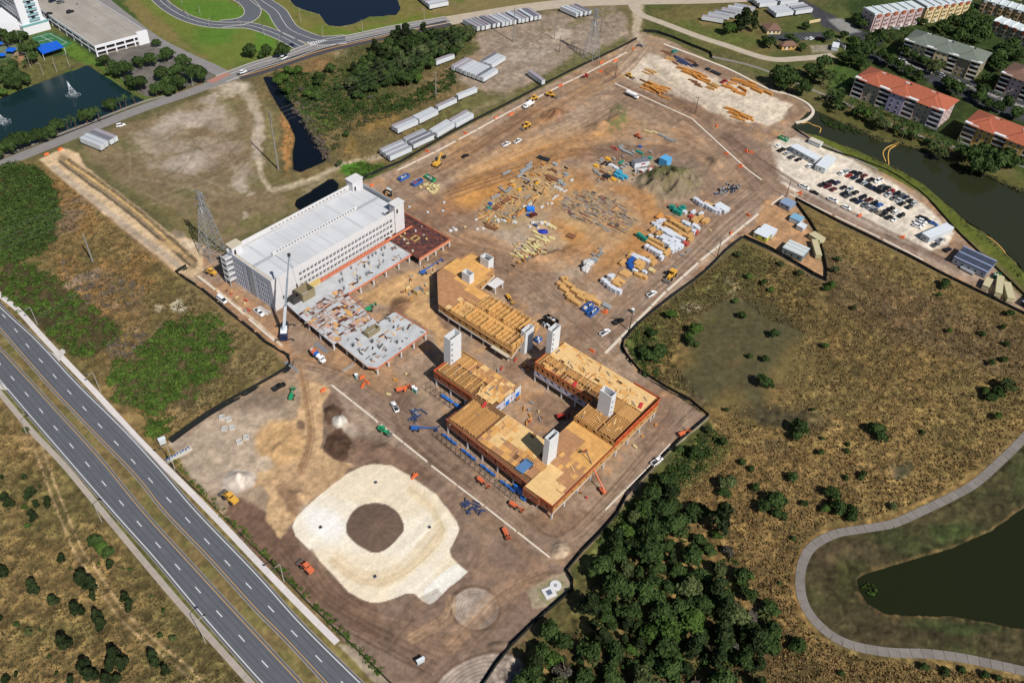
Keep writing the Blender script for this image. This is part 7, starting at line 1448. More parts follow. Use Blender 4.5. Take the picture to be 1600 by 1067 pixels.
def wires(p, hp, q, hq, offs, label, sag=5.0):
 (x0, y0), (x1, y1) = G(*p), G(*q); a = math.atan2(y1 - y0, x1 - x0); t = thing('power_lines', label, 'power line', (x0, y0, 0))
 for o, dz in offs:
  m = MB(); pr = None
  for i in range(25):
   f = i / 24; x = (x1 - x0) * f - math.sin(a) * o; y = (y1 - y0) * f + math.cos(a) * o; z = hp + (hq - hp) * f - sag * 4 * f * (1 - f) + dz
   if pr: m.bar(pr, (x, y, z), .04)
   pr = (x, y, z)
  part('conductor', m, wire, t)
wires((334, 398), 27, (-120, 690), 20, [(-5, 0), (0, 3), (5, 0)], 'thin parallel power lines running down left from the left lattice tower'); wires((435, 265), 30, (-150, 520), 26, [(-6, 0), (-2, 0), (2, 0), (6, 0), (0, 5)], 'fan of thin lines from the ditch pole towards the left edge')
wires((435, 265), 30, (800, 60), 27, [(-6, 0), (-2, 0), (2, 0), (6, 0)], 'thin lines crossing the scrub from the ditch pole to the top field'); wires((923, 91), 28, (1500, -120), 26, [(-4, 0), (0, 3), (4, 0)], 'lines leaving the upper lattice tower towards the right')
# fountains
spray = mat('fountain_spray', (.85, .9, .95), .9, alpha=.55);
for px, py, h in ((111, 147, 8.5), (3, 190, 5)):
 t = thing('fountain', 'white fountain jet in the pond' if px > 50 else 'smaller fountain jet cut by the left edge', 'fountain', (*G(px, py), -.45)); m = MB(); N = 700 if px > 50 else 300
 for i in range(N):
  f = rnd.random(); r = .25 + 2.2 * f ** 2; a = rnd.uniform(0, 6.28); z = h * (1 - f ** 1.4) * rnd.uniform(.75, 1); x, y = r * math.cos(a) + (1 - z / h) * 1.2, r * math.sin(a); s = rnd.uniform(.05, .13)
  m.add([(x - s, y, z), (x + s, y, z), (x, y + s, z + s * 2)], [(0, 1, 2)])
 part('jet', m, spray, t); f_ = MB()
 for i in range(160): r = rnd.uniform(.5, 4.5); a = rnd.uniform(0, 6.28); x, y = r * math.cos(a) + 1, r * math.sin(a); s = rnd.uniform(.1, .35); f_.add([(x - s, y, .03), (x + s, y, .03), (x, y + s, .04)], [(0, 1, 2)])
 part('foam', f_, spray, t)
# ================================================================ TREES, SHRUBS, THICKETS
def leafm(n, c, c2, ov=.26): return mat('leaf_' + n, c, .9, var=.35, scale=.35, objvar=ov, c2=c2, spec=.1, detail=6)
LEAF = {'oak': leafm('oak', (.026, .048, .014), (.062, .10, .028)), 'pine': leafm('pine', (.012, .022, .009), (.036, .054, .018)), 'bright': leafm('bright', (.038, .075, .014), (.08, .135, .028)), 'olive': leafm('olive', (.05, .07, .025), (.10, .125, .045)), 'palm': leafm('palm', (.03, .06, .018), (.08, .12, .035)), 'grey': leafm('grey', (.085, .078, .06), (.16, .148, .12))}
bark = mat('bark', alb(110, 92, 76), .95, var=.2, scale=2)
rs = np.random.RandomState(5)
def cloud(lobes, n, s, flat=.75, core=True):
 """leaf clumps over the surface of several lobes -> verts, quads"""
 P = []; Nn = []; tot = sum(l[3] ** 2 for l in lobes)
 for cx, cy, cz, r in lobes:
  k = max(6, int(n * r * r / tot)); v = rs.normal(size=(k, 3)); v /= np.linalg.norm(v, axis=1)[:, None]; v[:, 2] = np.abs(v[:, 2]) * np.where(rs.rand(k) < .85, 1, -1)
  rr = r * (0.72 + .36 * rs.rand(k))[:, None]; P.append(np.array([cx, cy, cz]) + v * rr * np.array([1, 1, flat])); Nn.append(v)
 P = np.concatenate(P); Nn = np.concatenate(Nn) + rs.normal(size=P.shape) * .55; Nn /= np.linalg.norm(Nn, axis=1)[:, None]
 t = np.cross(Nn, rs.normal(size=P.shape)); t /= np.linalg.norm(t, axis=1)[:, None]; b = np.cross(Nn, t); sz = (s * (.6 + .8 * rs.rand(len(P))))[:, None]
 V = np.stack([P - t * sz - b * sz * .7, P + t * sz - b * sz * .6, P + t * sz * .7 + b * sz, P - t * sz * .8 + b * sz * .8], 1).reshape(-1, 3)
 Fq = np.arange(len(V)).reshape(-1, 4); return V, Fq
def mk_tree(kind, seed):
 r_ = random.Random(seed); name = {'oak': 'broadleaf_tree', 'pine': 'pine_tree', 'bright': 'bright_green_tree', 'olive': 'olive_green_tree', 'palm': 'palm_tree', 'grey': 'bare_bush'}[kind]
 t = thing(name, 'x', 'tree'); h = 8.0
 if kind == 'palm':
  h = 7.5; part('trunk', MB().cyl((0, 0, 0), (.1, 0, h - .8), .28, .2, 7), bark, t); m = MB()
  for i in range(22):
   a = i * 2.4 + r_.random(); e = r_.uniform(-.5, .9); l = r_.uniform(2.2, 3.0); px_ = (0, 0, h - .7); w = .35
   for k in range(3):
    f = (k + 1) / 3; q = (math.cos(a) * l * f, math.sin(a) * l * f, h - .7 + e * l * f * .8 - 1.5 * f * f); s, c = math.sin(a) * w * (1.3 - f), math.cos(a) * w * (1.3 - f)
    m.add([(px_[0] - s, px_[1] + c, px_[2]), (px_[0] + s, px_[1] - c, px_[2]), (q[0] + s, q[1] - c, q[2]), (q[0] - s, q[1] + c, q[2])], [(0, 1, 2, 3)]); px_ = q
  part('crown', m, LEAF['palm'], t); return proto(t)
 R_ = 4.0; lobes = []
 if kind == 'pine':
  for i in range(12): a = r_.uniform(0, 6.28); d = r_.uniform(.2, 2.6) * (1 - i / 16); lobes.append((d * math.cos(a), d * math.sin(a), 2.8 + i * .55, r_.uniform(1.1, 1.8)))
  lobes.append((0, 0, 9.0, 1.2)); h = 9.0
 elif kind == 'grey':
  for i in range(7): a = r_.uniform(0, 6.28); d = r_.uniform(.3, 2); lobes.append((d * math.cos(a), d * math.sin(a), r_.uniform(1, 2.6), r_.uniform(.9, 1.5)))
 else:
  for i in range(11): a = r_.uniform(0, 6.28); d = r_.uniform(.4, 2.9); lobes.append((d * math.cos(a), d * math.sin(a), 5.6 - d * .5 + r_.uniform(-.8, .8), r_.uniform(1.1, 2.0)))
  lobes.append((0, 0, 4.9, 2.4)); h = 6.5
 V, Fq = cloud(lobes, 900 if kind != 'grey' else 420, .42 if kind != 'pine' else .40)
 part('crown', np_mesh('crown', V, Fq, [LEAF[kind]], 4), [], t)
 m = MB(); hb = h * .55; m.cyl((0, 0, -.3), (0, 0, hb), .3, .16, 7)
 for i in range(4): a = i * 1.6 + seed; m.bar((0, 0, hb * .6), (math.cos(a) * 1.8, math.sin(a) * 1.8, hb * 1.15), .16)
 part('trunk', m, bark, t); return proto(t)
TREES = {k: [mk_tree(k, i * 7 + 3) for i in range(4 if k in ('oak', 'pine') else 2)] for k in ('oak', 'pine', 'bright', 'olive', 'palm', 'grey')}
TN = {'oak': 'dark broadleaf tree', 'pine': 'dark pine tree', 'bright': 'bright green tree', 'olive': 'olive green tree', 'palm': 'palm', 'grey': 'grey bush'}
TREECOUNT = [0]
def tree(px, py, r, kind='oak', where='', sz=1.0, label=None, group=None):
 """crown centre and radius in photo pixels"""
 x, y = G(px, py, 3.0); x1, _ = G(px + r, py, 3.0); rad = abs(x1 - x); s = rad / (4.0 if kind != 'palm' else 2.6) * sz
 zc = 4.6 * s if kind != 'grey' else 1.8 * s; zc = 6.5 * s if kind == 'palm' else zc; x, y = G(px, py, zc)
 lab = label or f'{ {"oak": "large " if r > 15 else ("small " if r < 8 else "")}.get(kind, "small " if r < 8 else "")}{TN[kind]}{" " + where if where else ""}'
 o = rnd.choice(TREES[kind]).put((x, y, -.1), rnd.uniform(0, 6.28), lab, scale=(s * rnd.uniform(.92, 1.08), s * rnd.uniform(.92, 1.08), s * rnd.uniform(.85, 1.15)), group=group)
 if r < 7 and kind in ('oak', 'bright', 'olive', 'grey'): o['category'] = 'shrub'
 TREECOUNT[0] += 1; return o
def zt_(lst, ox, oy, **k):
 for q in lst:
  kind = q[3] if len(q) > 3 else 'oak'; tree(ox + q[0] / 4, oy + q[1] / 4, q[2] / 4, kind, **k)
zt_([(975, 262, 30), (1035, 322, 55), (870, 380, 45), (935, 365, 50), (650, 375, 45), (700, 405, 55), (765, 430, 58), (812, 495, 45), (872, 515, 60), (1010, 445, 58), (1140, 385, 55), (1110, 440, 60), (1190, 450, 62), (1245, 460, 58), (1050, 500, 62), (980, 545, 52), (1115, 510, 58), (1060, 555, 42)], 0, 0, where='in the paved hotel lot', group='trees in the hotel lot')
zt_([(690, 640, 52), (530, 715, 58), (345, 785, 48), (300, 812, 50), (235, 832, 60), (160, 850, 60), (110, 865, 70), (55, 905, 60), (10, 925, 60), (-40, 950, 60), (570, 700, 35)], 0, 0, where='along the pond shore', group='trees along the fountain pond')
zt_([(772, 600, 30, 'palm'), (832, 600, 22, 'palm'), (605, 690, 34, 'palm'), (455, 735, 30, 'palm'), (405, 745, 30, 'palm'), (365, 760, 26, 'palm'), (740, 620, 26, 'palm'), (430, 735, 22, 'palm')], 0, 0, where='by the pond walk')
zt_([(20, 165, 50), (60, 225, 58), (115, 215, 48), (160, 300, 48), (205, 355, 42), (215, 285, 40), (55, 440, 58), (100, 470, 58), (150, 480, 50), (50, 515, 48), (15, 570, 36, 'bright'), (110, 520, 40), (0, 215, 50), (85, 395, 36), (20, 470, 45), (150, 215, 30), (180, 345, 30, 'palm'), (150, 380, 26, 'palm'), (100, 360, 24, 'palm'), (40, 250, 26, 'palm')], 0, 0, where='in the hotel garden', group='trees in the hotel garden')
for q in ((415, 77, 11), (441, 77, 13), (391, 78, 12), (407, 86, 6, 'bright')): tree(*q, where='on the lawn by the junction')
for q in ((1012, 120, 10), (1040, 165, 12)): pass
zt_([(60, 465, 62), (130, 450, 60), (150, 505, 66), (80, 510, 50), (225, 540, 56), (350, 385, 50), (350, 480, 55, 'olive'), (265, 430, 48), (300, 470, 40), (440, 595, 45), (430, 640, 40), (410, 580, 30, 'palm'), (460, 560, 26, 'palm'), (540, 250, 52), (600, 320, 56), (640, 260, 48), (545, 320, 52), (590, 380, 50), (520, 380, 40), (470, 350, 40), (480, 215, 26), (385, 215, 44), (240, 160, 26), (215, 285, 30), (140, 235, 30), (20, 260, 40), (175, 250, 26)], 1200, 0, where='on the canal side', group='trees between the canal and the houses')
for q in ((1163, 30, 17, 'pine'), (1178, 35, 12, 'pine'), (1138, 40, 12, 'bright'), (1196, 60, 8), (1150, 38, 8)): tree(*q, where='beside the fan of trailers')
zt_([(1070, 405, 45, 'olive'), (1040, 430, 40, 'olive'), (1250, 165, 60), (1330, 200, 60), (1200, 215, 60), (1290, 245, 56), (1100, 150, 46), (1130, 190, 40), (1165, 130, 40), (1340, 150, 50), (1370, 210, 44), (1235, 120, 40), (860, 310, 44), (920, 340, 40), (980, 380, 36), (760, 370, 46), (720, 340, 40), (820, 400, 36), (880, 440, 34), (940, 470, 34), (1150, 520, 44), (1190, 555, 50), (1120, 500, 36), (1390, 490, 44), (1350, 560, 50), (1330, 600, 46), (1380, 640, 40), (1440, 660, 40), (1500, 640, 44), (1560, 700, 44), (1450, 330, 50), (1490, 300, 50), (1540, 270, 54), (1580, 330, 46), (1460, 400, 46), (1420, 380, 40), (1570, 180, 40), (1520, 200, 36), (1240, 40, 40), (1280, 70, 36), (980, 130, 26), (920, 120, 26), (560, 110, 34), (590, 140, 34), (720, 230, 30), (690, 200, 26)], 1200, 0, where='among the flats', group='trees among the apartments')
for i in range(52):
 f = rnd.random(); tree(1300 + 225 * f + rnd.gauss(0, 5), 152 + 92 * f + rnd.gauss(0, 4) - 3, rnd.uniform(4.5, 6.5), 'palm', where='by the canal walk', group='palms along the canal walk')
for i in range(26):
 f = rnd.random(); tree(1370 + 170 * f, 36 + rnd.uniform(6, 20) + 10 * f, rnd.uniform(4, 6), 'palm', where='before the terraces', group='palms in front of the terraces')
zt_([(700, 765, 46, 'olive'), (620, 715, 40, 'bright'), (735, 790, 40, 'grey'), (665, 740, 36, 'olive'), (570, 700, 36), (1090, 945, 50, 'olive'), (1130, 970, 40, 'grey'), (1050, 925, 40, 'olive'), (1280, 960, 66), (1350, 940, 60), (1400, 960, 70), (1450, 1000, 66), (1300, 1020, 60), (1370, 1040, 60), (1230, 940, 46), (1500, 960, 50), (1550, 1000, 50), (470, 660, 30), (540, 690, 26), (800, 800, 30), (880, 830, 30), (920, 850, 26), (1000, 880, 26)], 1200, 0, where='on the canal bank', group='trees on the canal bank')
# the green wood below the top road
def ptin(poly):
 xs = [p[0] for p in poly]; ys = [p[1] for p in poly]
 while True:
  x, y = rnd.uniform(min(xs), max(xs)), rnd.uniform(min(ys), max(ys))
  if inpoly(x, y, poly): return x, y
def scatter_trees(poly, n, rmin, rmax, kinds, where, group, sep=.8, label=None):
 pts = []; tries = 0
 while len(pts) < n and tries < n * 40:
  tries += 1; x, y = ptin(poly); r = rnd.uniform(rmin, rmax)
  if all(math.hypot(x - a, (y - b) * 1.2) > (r + c) * sep for a, b, c in pts): pts.append((x, y, r))
 for x, y, r in sorted(pts, key=lambda p: p[1]): tree(x, y, r, rnd.choice(kinds), where=where, group=group)
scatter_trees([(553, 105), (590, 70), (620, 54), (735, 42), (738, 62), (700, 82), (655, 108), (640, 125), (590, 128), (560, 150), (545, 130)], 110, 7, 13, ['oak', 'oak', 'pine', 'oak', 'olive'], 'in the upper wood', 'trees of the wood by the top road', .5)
for q in ((516, 104, 10), (500, 118, 10), (497, 128, 8), (440, 118, 11, 'bright'), (432, 126, 9, 'bright'), (448, 140, 9, 'bright'), (450, 110, 10, 'bright'), (465, 108, 9, 'bright'), (540, 170, 7), (652, 120, 10, 'bright'), (640, 126, 8), (541, 208, 6), (572, 190, 5, 'grey'), (578, 152, 6, 'grey'), (480, 145, 9, 'bright'), (492, 150, 9, 'bright'), (470, 140, 8, 'grey'), (531, 255, 6, 'olive'), (529, 135, 8), (612, 50, 5, 'palm'), (700, 60, 8)): tree(*q, where='in the scrub above the ditch')
# the dark wood at the bottom
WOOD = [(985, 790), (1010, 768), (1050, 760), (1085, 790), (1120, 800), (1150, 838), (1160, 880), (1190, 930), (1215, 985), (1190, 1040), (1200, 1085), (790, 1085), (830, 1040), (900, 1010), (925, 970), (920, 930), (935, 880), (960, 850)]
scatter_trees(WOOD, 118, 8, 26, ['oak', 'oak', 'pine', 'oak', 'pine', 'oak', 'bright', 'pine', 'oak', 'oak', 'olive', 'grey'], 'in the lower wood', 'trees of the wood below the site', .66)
for q in ((860, 985, 18), (850, 1020, 18), (880, 1000, 16), (835, 1050, 20), (815, 1062, 16), (1175, 985, 20), (1195, 1000, 18), (1160, 900, 16), (1150, 960, 20, 'olive'), (1130, 930, 16), (1135, 1000, 18), (1165, 1030, 18), (1208, 985, 16), (1008, 800, 14, 'bright'), (985, 830, 14, 'bright'), (965, 850, 13), (1210, 1010, 14)): tree(*q, where='edging the lower wood')
MT = [(1015, 555, 12), (1030, 548, 13), (1004, 545, 9), (1020, 520, 9), (1078, 532, 9), (1050, 492, 9, 'bright'), (1086, 512, 12, 'bright'), (1078, 524, 9, 'bright'), (1160, 492, 7), (1193, 594, 13), (1196, 560, 7), (1203, 598, 9), (1172, 556, 5), (1088, 537, 6), (1250, 666, 13), (1244, 680, 9), (1372, 668, 13), (1379, 680, 11), (1215, 778, 17), (1196, 790, 12), (1240, 744, 9), (1283, 706, 6), (1322, 745, 5), (1300, 768, 12), (1310, 790, 13), (1330, 795, 11), (1140, 755, 14, 'olive'), (1132, 768, 10), (1085, 704, 12), (1095, 708, 9), (1062, 700, 8), (1130, 690, 7), (1160, 722, 6), (1175, 731, 6), (1180, 760, 8), (1107, 672, 7, 'olive'), (1050, 745, 12), (1040, 752, 13), (1050, 765, 12), (1300, 444, 8, 'bright'), (1292, 450, 6, 'bright'), (1479, 440, 9), (1475, 448, 6), (1467, 460, 4), (1580, 489, 7), (1568, 510, 6), (1535, 520, 5), (1575, 600, 14, 'olive'), (1560, 612, 11), (1540, 608, 8, 'bright'), (1548, 620, 8), (1560, 650, 7, 'bright'), (1573, 536, 6), (1570, 560, 6), (1550, 566, 6), (1441, 674, 5), (1325, 694, 4), (1323, 703, 5), (1285, 684, 4), (1350, 740, 7), (1346, 745, 5), (1256, 785, 6), (1290, 793, 8, 'bright'), (1395, 790, 7, 'olive'), (1215, 800, 9), (1225, 805, 8), (1330, 808, 8), (1240, 840, 5), (1218, 910, 4, 'bright'), (1205, 950, 13), (1250, 1004, 13), (1240, 1010, 9), (1445, 1040, 8), (1478, 1046, 8), (1505, 1045, 6), (1540, 1052, 8), (1560, 1058, 6), (1315, 1050, 6), (1290, 540, 6, 'bright'), (1306, 420, 7, 'olive'), (1310, 403, 6, 'olive'), (1484, 516, 5, 'bright'), (1335, 480, 5, 'olive'), (1250, 425, 6, 'olive'), (1220, 411, 6, 'olive'), (1205, 451, 6, 'bright'), (1210, 520, 8), (1150, 470, 5, 'bright'), (1170, 430, 6, 'bright'), (1195, 440, 6), (1154, 396, 6, 'olive'), (1135, 640, 4), (1270, 640, 4)]
for q in MT: tree(*q, where='in the marsh')
def z5_(lst):
 for q in lst: tree(q[0] / 4, 800 + q[1] / 4, q[2] / 4, q[3] if len(q) > 3 else 'pine', where='in the lower left scrub', group='pines in the lower left corner')
z5_([(10, 375, 52), (205, 25, 42), (170, 80, 22, 'bright'), (385, 290, 36), (585, 165, 50, 'oak'), (625, 215, 52, 'bright'), (670, 245, 44, 'oak'), (685, 325, 40), (205, 465, 50), (325, 555, 50), (520, 430, 70), (570, 450, 50), (580, 525, 36), (480, 620, 56), (780, 535, 40), (810, 580, 40), (610, 660, 52), (630, 710, 54), (395, 830, 70), (530, 970, 56), (560, 1020, 66), (720, 900, 66), (760, 950, 60), (690, 950, 50), (950, 900, 48), (970, 940, 46), (1035, 990, 40), (670, 1045, 54), (730, 1040, 40), (35, 1050, 36), (100, 1010, 20), (5, 660, 20), (440, 1050, 36), (250, 735, 12, 'oak'), (100, 700, 24, 'oak'), (170, 750, 30, 'olive'), (1000, 765, 24, 'oak'), (1080, 790, 26, 'olive'), (1020, 610, 16, 'oak'), (770, 350, 10, 'oak'), (810, 355, 13, 'oak'), (435, 350, 10, 'oak'), (305, 895, 14, 'oak'), (355, 1005, 16, 'oak'), (945, 525, 16, 'olive'), (615, 320, 14, 'bright')])
for q in ((11, 782, 12), (48, 770, 11), (42, 777, 8), (38, 792, 6, 'bright'), (56, 788, 7), (75, 784, 9), (38, 746, 6), (3, 745, 5), (62, 760, 4), (40, 670, 6, 'olive')): tree(q[0], q[1], q[2], q[3] if len(q) > 3 else 'pine', where='in the lower left scrub', group='pines in the lower left corner')
# thickets: nobody could count them
def thicket(name, poly, n, r0, r1, lm, dens=34, s=.3, warp=True):
 Vs = []; Fs = []; o = 0
 for i in range(n):
  x, y = ptin(poly); wx, wy = G(x, y); r = rnd.uniform(r0, r1)
  lobes = [(wx + rnd.gauss(0, r * .5), wy + rnd.gauss(0, r * .5), r * .15, r * rnd.uniform(.5, 1)) for _ in range(3)]
  V, Fq = cloud(lobes, dens, s, .7); V[:, 2] = np.maximum(V[:, 2], -.1); Vs.append(V); Fs.append(Fq + o); o += len(V)
 me = np_mesh(name, np.concatenate(Vs), np.concatenate(Fs), [lm], 4); tagged(name, me, [], None, None, kind='stuff')
TK = leafm('thicket', (.04, .085, .014), (.10, .16, .03), 0); TKd = leafm('thicket_dark', (.03, .055, .014), (.06, .10, .026), 0); TKo = leafm('thicket_olive', (.06, .065, .03), (.12, .12, .05), 0); TKg = leafm('dry_brush', (.10, .08, .06), (.19, .155, .125), 0); LMu = leafm('mid_thicket', (.035, .07, .016), (.08, .125, .03), 0)
thicket('green_thicket', [(0, 258), (40, 256), (70, 275), (85, 300), (92, 340), (80, 375), (60, 400), (30, 410), (-10, 400), (-40, 330)], 420, 1.3, 3.0, LMu, 66, .32)
thicket('green_thicket', [(-10, 380), (40, 400), (70, 425), (120, 460), (165, 495), (195, 520), (180, 540), (140, 558), (115, 552), (80, 525), (40, 490), (0, 455)], 200, 1.0, 2.2, TK, 56, .27)
thicket('green_thicket', [(172, 590), (180, 565), (215, 545), (262, 508), (300, 490), (335, 495), (360, 520), (362, 550), (340, 585), (318, 600), (305, 628), (262, 625), (245, 650), (200, 638), (175, 625)], 350, 1.2, 2.6, TK, 62, .29)
thicket('green_thicket', [(232, 662), (245, 654), (262, 660), (266, 672), (255, 684), (238, 682), (230, 672)], 26, 1.0, 2.0, TK, 44, .34)
thicket('green_thicket', [(178, 585), (190, 580), (185, 600), (170, 598)], 14, 1.0, 1.8, TK, 40, .34)
thicket('dry_brush', [(165, 540), (200, 520), (240, 520), (200, 560), (175, 565)], 40, .8, 1.6, TKg, 26, .26); thicket('dry_brush', [(90, 395), (130, 410), (220, 440), (230, 470), (170, 490), (130, 470), (95, 430)], 60, .8, 1.6, TKg, 22, .26)
thicket('scrub_thicket', [(425, 120), (460, 108), (500, 128), (545, 160), (600, 150), (640, 150), (690, 120), (730, 90), (735, 110), (700, 140), (640, 175), (580, 180), (540, 190), (500, 190), (470, 170), (445, 150)], 340, 1.2, 2.6, TKd, 50, .32)
thicket('scrub_thicket', [(470, 160), (540, 175), (600, 165), (650, 160), (640, 175), (560, 200), (530, 215), (540, 240), (510, 235), (480, 200)], 130, 1.0, 2.2, TKo, 34, .34); thicket('scrub_thicket', [(545, 262), (560, 252), (590, 258), (598, 262), (580, 276), (556, 282), (548, 272)], 40, .8, 1.5, TK, 34, .3); thicket('dry_brush', [(455, 150), (470, 165), (500, 205), (515, 235), (520, 255), (510, 250), (480, 205), (455, 170)], 70, 1.0, 2.0, TKg, 26, .28)
thicket('wood_undergrowth', [(553, 105), (600, 60), (735, 42), (738, 62), (655, 125), (560, 160), (500, 165), (440, 130), (500, 120)], 170, 1.2, 2.6, LMu, 44, .32); thicket('wood_undergrowth', WOOD, 150, 1.0, 2.6, TKd, 30, .36); thicket('wood_undergrowth', WOOD, 90, .8, 2.0, TKo, 26, .32)
thicket('shore_reeds', [(1325, 196), (1376, 221), (1437, 234), (1520, 267), (1600, 302), (1600, 296), (1520, 262), (1437, 229), (1376, 216), (1325, 191)], 110, .7, 1.4, TKo, 22, .24); thicket('shore_reeds', [(1284, 214), (1340, 237), (1410, 268), (1450, 297), (1512, 350), (1566, 394), (1600, 432), (1600, 440), (1560, 398), (1450, 303), (1410, 274), (1340, 242)], 130, .6, 1.3, TKo, 22, .24); thicket('lily_pads', [(1283, 182), (1300, 186), (1330, 200), (1350, 208), (1340, 212), (1310, 204), (1288, 194)], 60, .4, 1.2, TKd, 12, .3)
thicket('verge_weeds', [(265, 700), (285, 728), (340, 785), (440, 885), (500, 945), (560, 1005), (600, 1050), (590, 1052), (540, 1000), (430, 888), (330, 790), (270, 720)], 170, .4, .9, TK, 20, .2); thicket('verge_weeds', [(1010, 590), (1000, 575), (985, 560), (976, 535), (990, 512), (1010, 505), (1030, 520), (1040, 560), (1030, 590)], 60, .8, 1.8, TKd, 30, .3)
thicket('apartment_hedges', [(1330, 152), (1462, 206), (1520, 240), (1560, 262), (1560, 268), (1500, 244), (1460, 216), (1330, 160)], 200, .7, 1.6, TKd, 24, .28); thicket('apartment_hedges', [(1345, 80), (1500, 125), (1600, 160), (1600, 175), (1480, 140), (1345, 95)], 90, .8, 1.6, TKd, 24, .28); thicket('apartment_hedges', [(1350, 48), (1520, 34), (1545, 60), (1500, 55), (1400, 62), (1350, 58)], 160, .7, 1.5, TKd, 24, .28)
thicket('canal_side_brush', [(1200, 115), (1290, 105), (1340, 130), (1320, 150), (1290, 155), (1210, 135)], 60, .9, 1.8, TKd, 30, .3); thicket('marsh_edge_scrub', [(1110, 665), (1130, 690), (1090, 740), (1030, 790), (980, 830), (940, 860), (930, 850), (980, 800), (1030, 745), (1070, 700)], 150, .8, 1.9, TKd, 32, .3)
thicket('lily_pads', [(1348, 912), (1362, 910), (1370, 922), (1362, 934), (1350, 930)], 16, .2, .5, TK, 10, .22); thicket('heap_weeds', [(1000, 280), (1010, 262), (1035, 258), (1060, 270), (1050, 290), (1020, 296)], 60, .4, .9, TKd, 18, .2); thicket('heap_weeds', [(955, 195), (965, 165), (975, 170), (978, 185), (965, 200)], 26, .3, .7, TKo, 16, .2)
# marsh grass tussocks
MG = mat('marsh_grass', alb(160, 132, 86), .95, var=.45, scale=.06, c2=alb(178, 148, 102), spec=.05, detail=9); MGd = mat('marsh_grass_dark', alb(110, 98, 64), .95, var=.4, scale=.07, c2=alb(128, 114, 78), spec=.05, detail=9); MGs = mat('scrub_straw', alb(92, 84, 56), .95, var=.4, scale=.08, c2=alb(112, 102, 70), spec=.05, detail=9)
def tufts(name, poly, n, hmin, hmax, lm, avoid=()):
 P = np.array(poly, float); out = []
 while len(out) < n:
  x, y = ptin(poly)
  if any(((x - a) / c) ** 2 + ((y - b) / d) ** 2 < rnd.uniform(.5, 1.5) for a, b, c, d in avoid): continue
  if math.dist((x, y), (x, 0)) > 0 and any(abs(x - u) + abs(y - v) < 16 for u, v in TRK): continue
  out.append((x, y))
 out = np.array(out); wx, wy = Gv(out[:, 0], out[:, 1]); k = len(out)
 i = np.clip(np.searchsorted(gx, out[:, 0]), 0, NX - 1); j = np.clip(np.searchsorted(gy, out[:, 1]), 0, NY - 1); zz = Z[j, i]
 V = []
 for b_ in range(3):
  a = rs.rand(k) * 6.28; h = hmin + (hmax - hmin) * rs.rand(k); w = .28 + .3 * rs.rand(k); dx, dy = np.cos(a), np.sin(a); l = rs.normal(size=(k, 2)) * .35
  V.append(np.stack([np.stack([wx - dx * w, wy - dy * w, zz - .15], -1), np.stack([wx + dx * w, wy + dy * w, zz - .15], -1), np.stack([wx + l[:, 0], wy + l[:, 1], zz + h], -1)], 1))
 V = np.concatenate(V).reshape(-1, 3); tagged(name, np_mesh(name, V, np.arange(len(V)).reshape(-1, 3), [lm], 3), [], None, None, kind='stuff')
MP = [(1240, 330), (1300, 352), (1400, 400), (1490, 446), (1610, 500), (1610, 670), (1560, 706), (1500, 752), (1430, 786), (1350, 812), (1290, 818), (1250, 850), (1236, 900), (1245, 960), (1280, 1000), (1350, 1030), (1450, 1040), (1600, 1064), (1600, 1080), (1190, 1080), (1210, 1000), (1150, 880), (1110, 800), (1050, 770), (1110, 680), (1120, 640), (1190, 610), (1300, 450), (1290, 400)]
HOL = ((1165, 560, 90, 90), (1235, 655, 70, 14), (1410, 738, 18, 11))
tufts('marsh_grass', MP, 14000, .25, .7, MG, HOL); tufts('marsh_grass', MP, 6000, .25, .7, MGd, HOL); tufts('marsh_grass', [(980, 520), (1100, 430), (1165, 380), (1280, 440), (1260, 520), (1200, 500), (1150, 460), (1080, 500), (1050, 560), (1090, 620), (1020, 590)], 6000, .2, .7, MGd)
tufts('dry_scrub_grass', [(80, 270), (270, 430), (440, 565), (320, 645), (262, 690), (100, 540), (60, 400)], 10000, .2, .6, MGs); tufts('dry_scrub_grass', [(0, 630), (150, 815), (380, 1067), (0, 1067)], 6500, .2, .5, MGs); tufts('dry_scrub_grass', [(430, 110), (600, 60), (735, 70), (700, 200), (560, 260), (440, 230)], 7000, .2, .7, mat('scrub_grass', alb(128, 112, 70), .95, var=.35, scale=.3))
# ================================================================ MATERIALS AND CLUTTER ON THE SITE
YM = {'white': mat('white_wrap', alb(222, 226, 234), .5, var=.08, scale=.8, objvar=.06), 'tan': mat('lumber_tan', alb(220, 172, 108), .85, var=.12, scale=.8, objvar=.1, stripes=(1, .4, .14, .72)), 'orange': mat('lumber_orange', alb(214, 148, 74), .85, var=.12, objvar=.1, stripes=(1, .4, .14, .72)),
      'teal': mat('teal_wrap', alb(40, 150, 134), .6, var=.15, objvar=.1), 'blue': mat('blue_wrap', alb(40, 90, 170), .6, var=.2, objvar=.1), 'red': mat('red_wrap', alb(196, 84, 74), .7), 'grey': mat('grey_steel', alb(160, 164, 166), .5, var=.15, objvar=.15, stripes=(1, .5, .2, .7)), 'brown': mat('brown_ply', alb(134, 92, 66), .85, var=.12, objvar=.1),
      'yellow': mat('yellow_stack', alb(236, 176, 50), .7, var=.1), 'black': mat('black_tarp', (.02, .022, .026), .6), 'turquoise': mat('turquoise_wrap', alb(80, 180, 214), .5, var=.2, scale=1, stripes=(1, 1.1, .2, .6)), 'cream': mat('cream_board', alb(224, 208, 150), .8, objvar=.1), 'darkblue': mat('blue_steel', alb(66, 80, 116), .6, objvar=.1), 'sack': mat('white_sack', alb(212, 210, 206), .8, var=.15, scale=1.5, objvar=.08)}
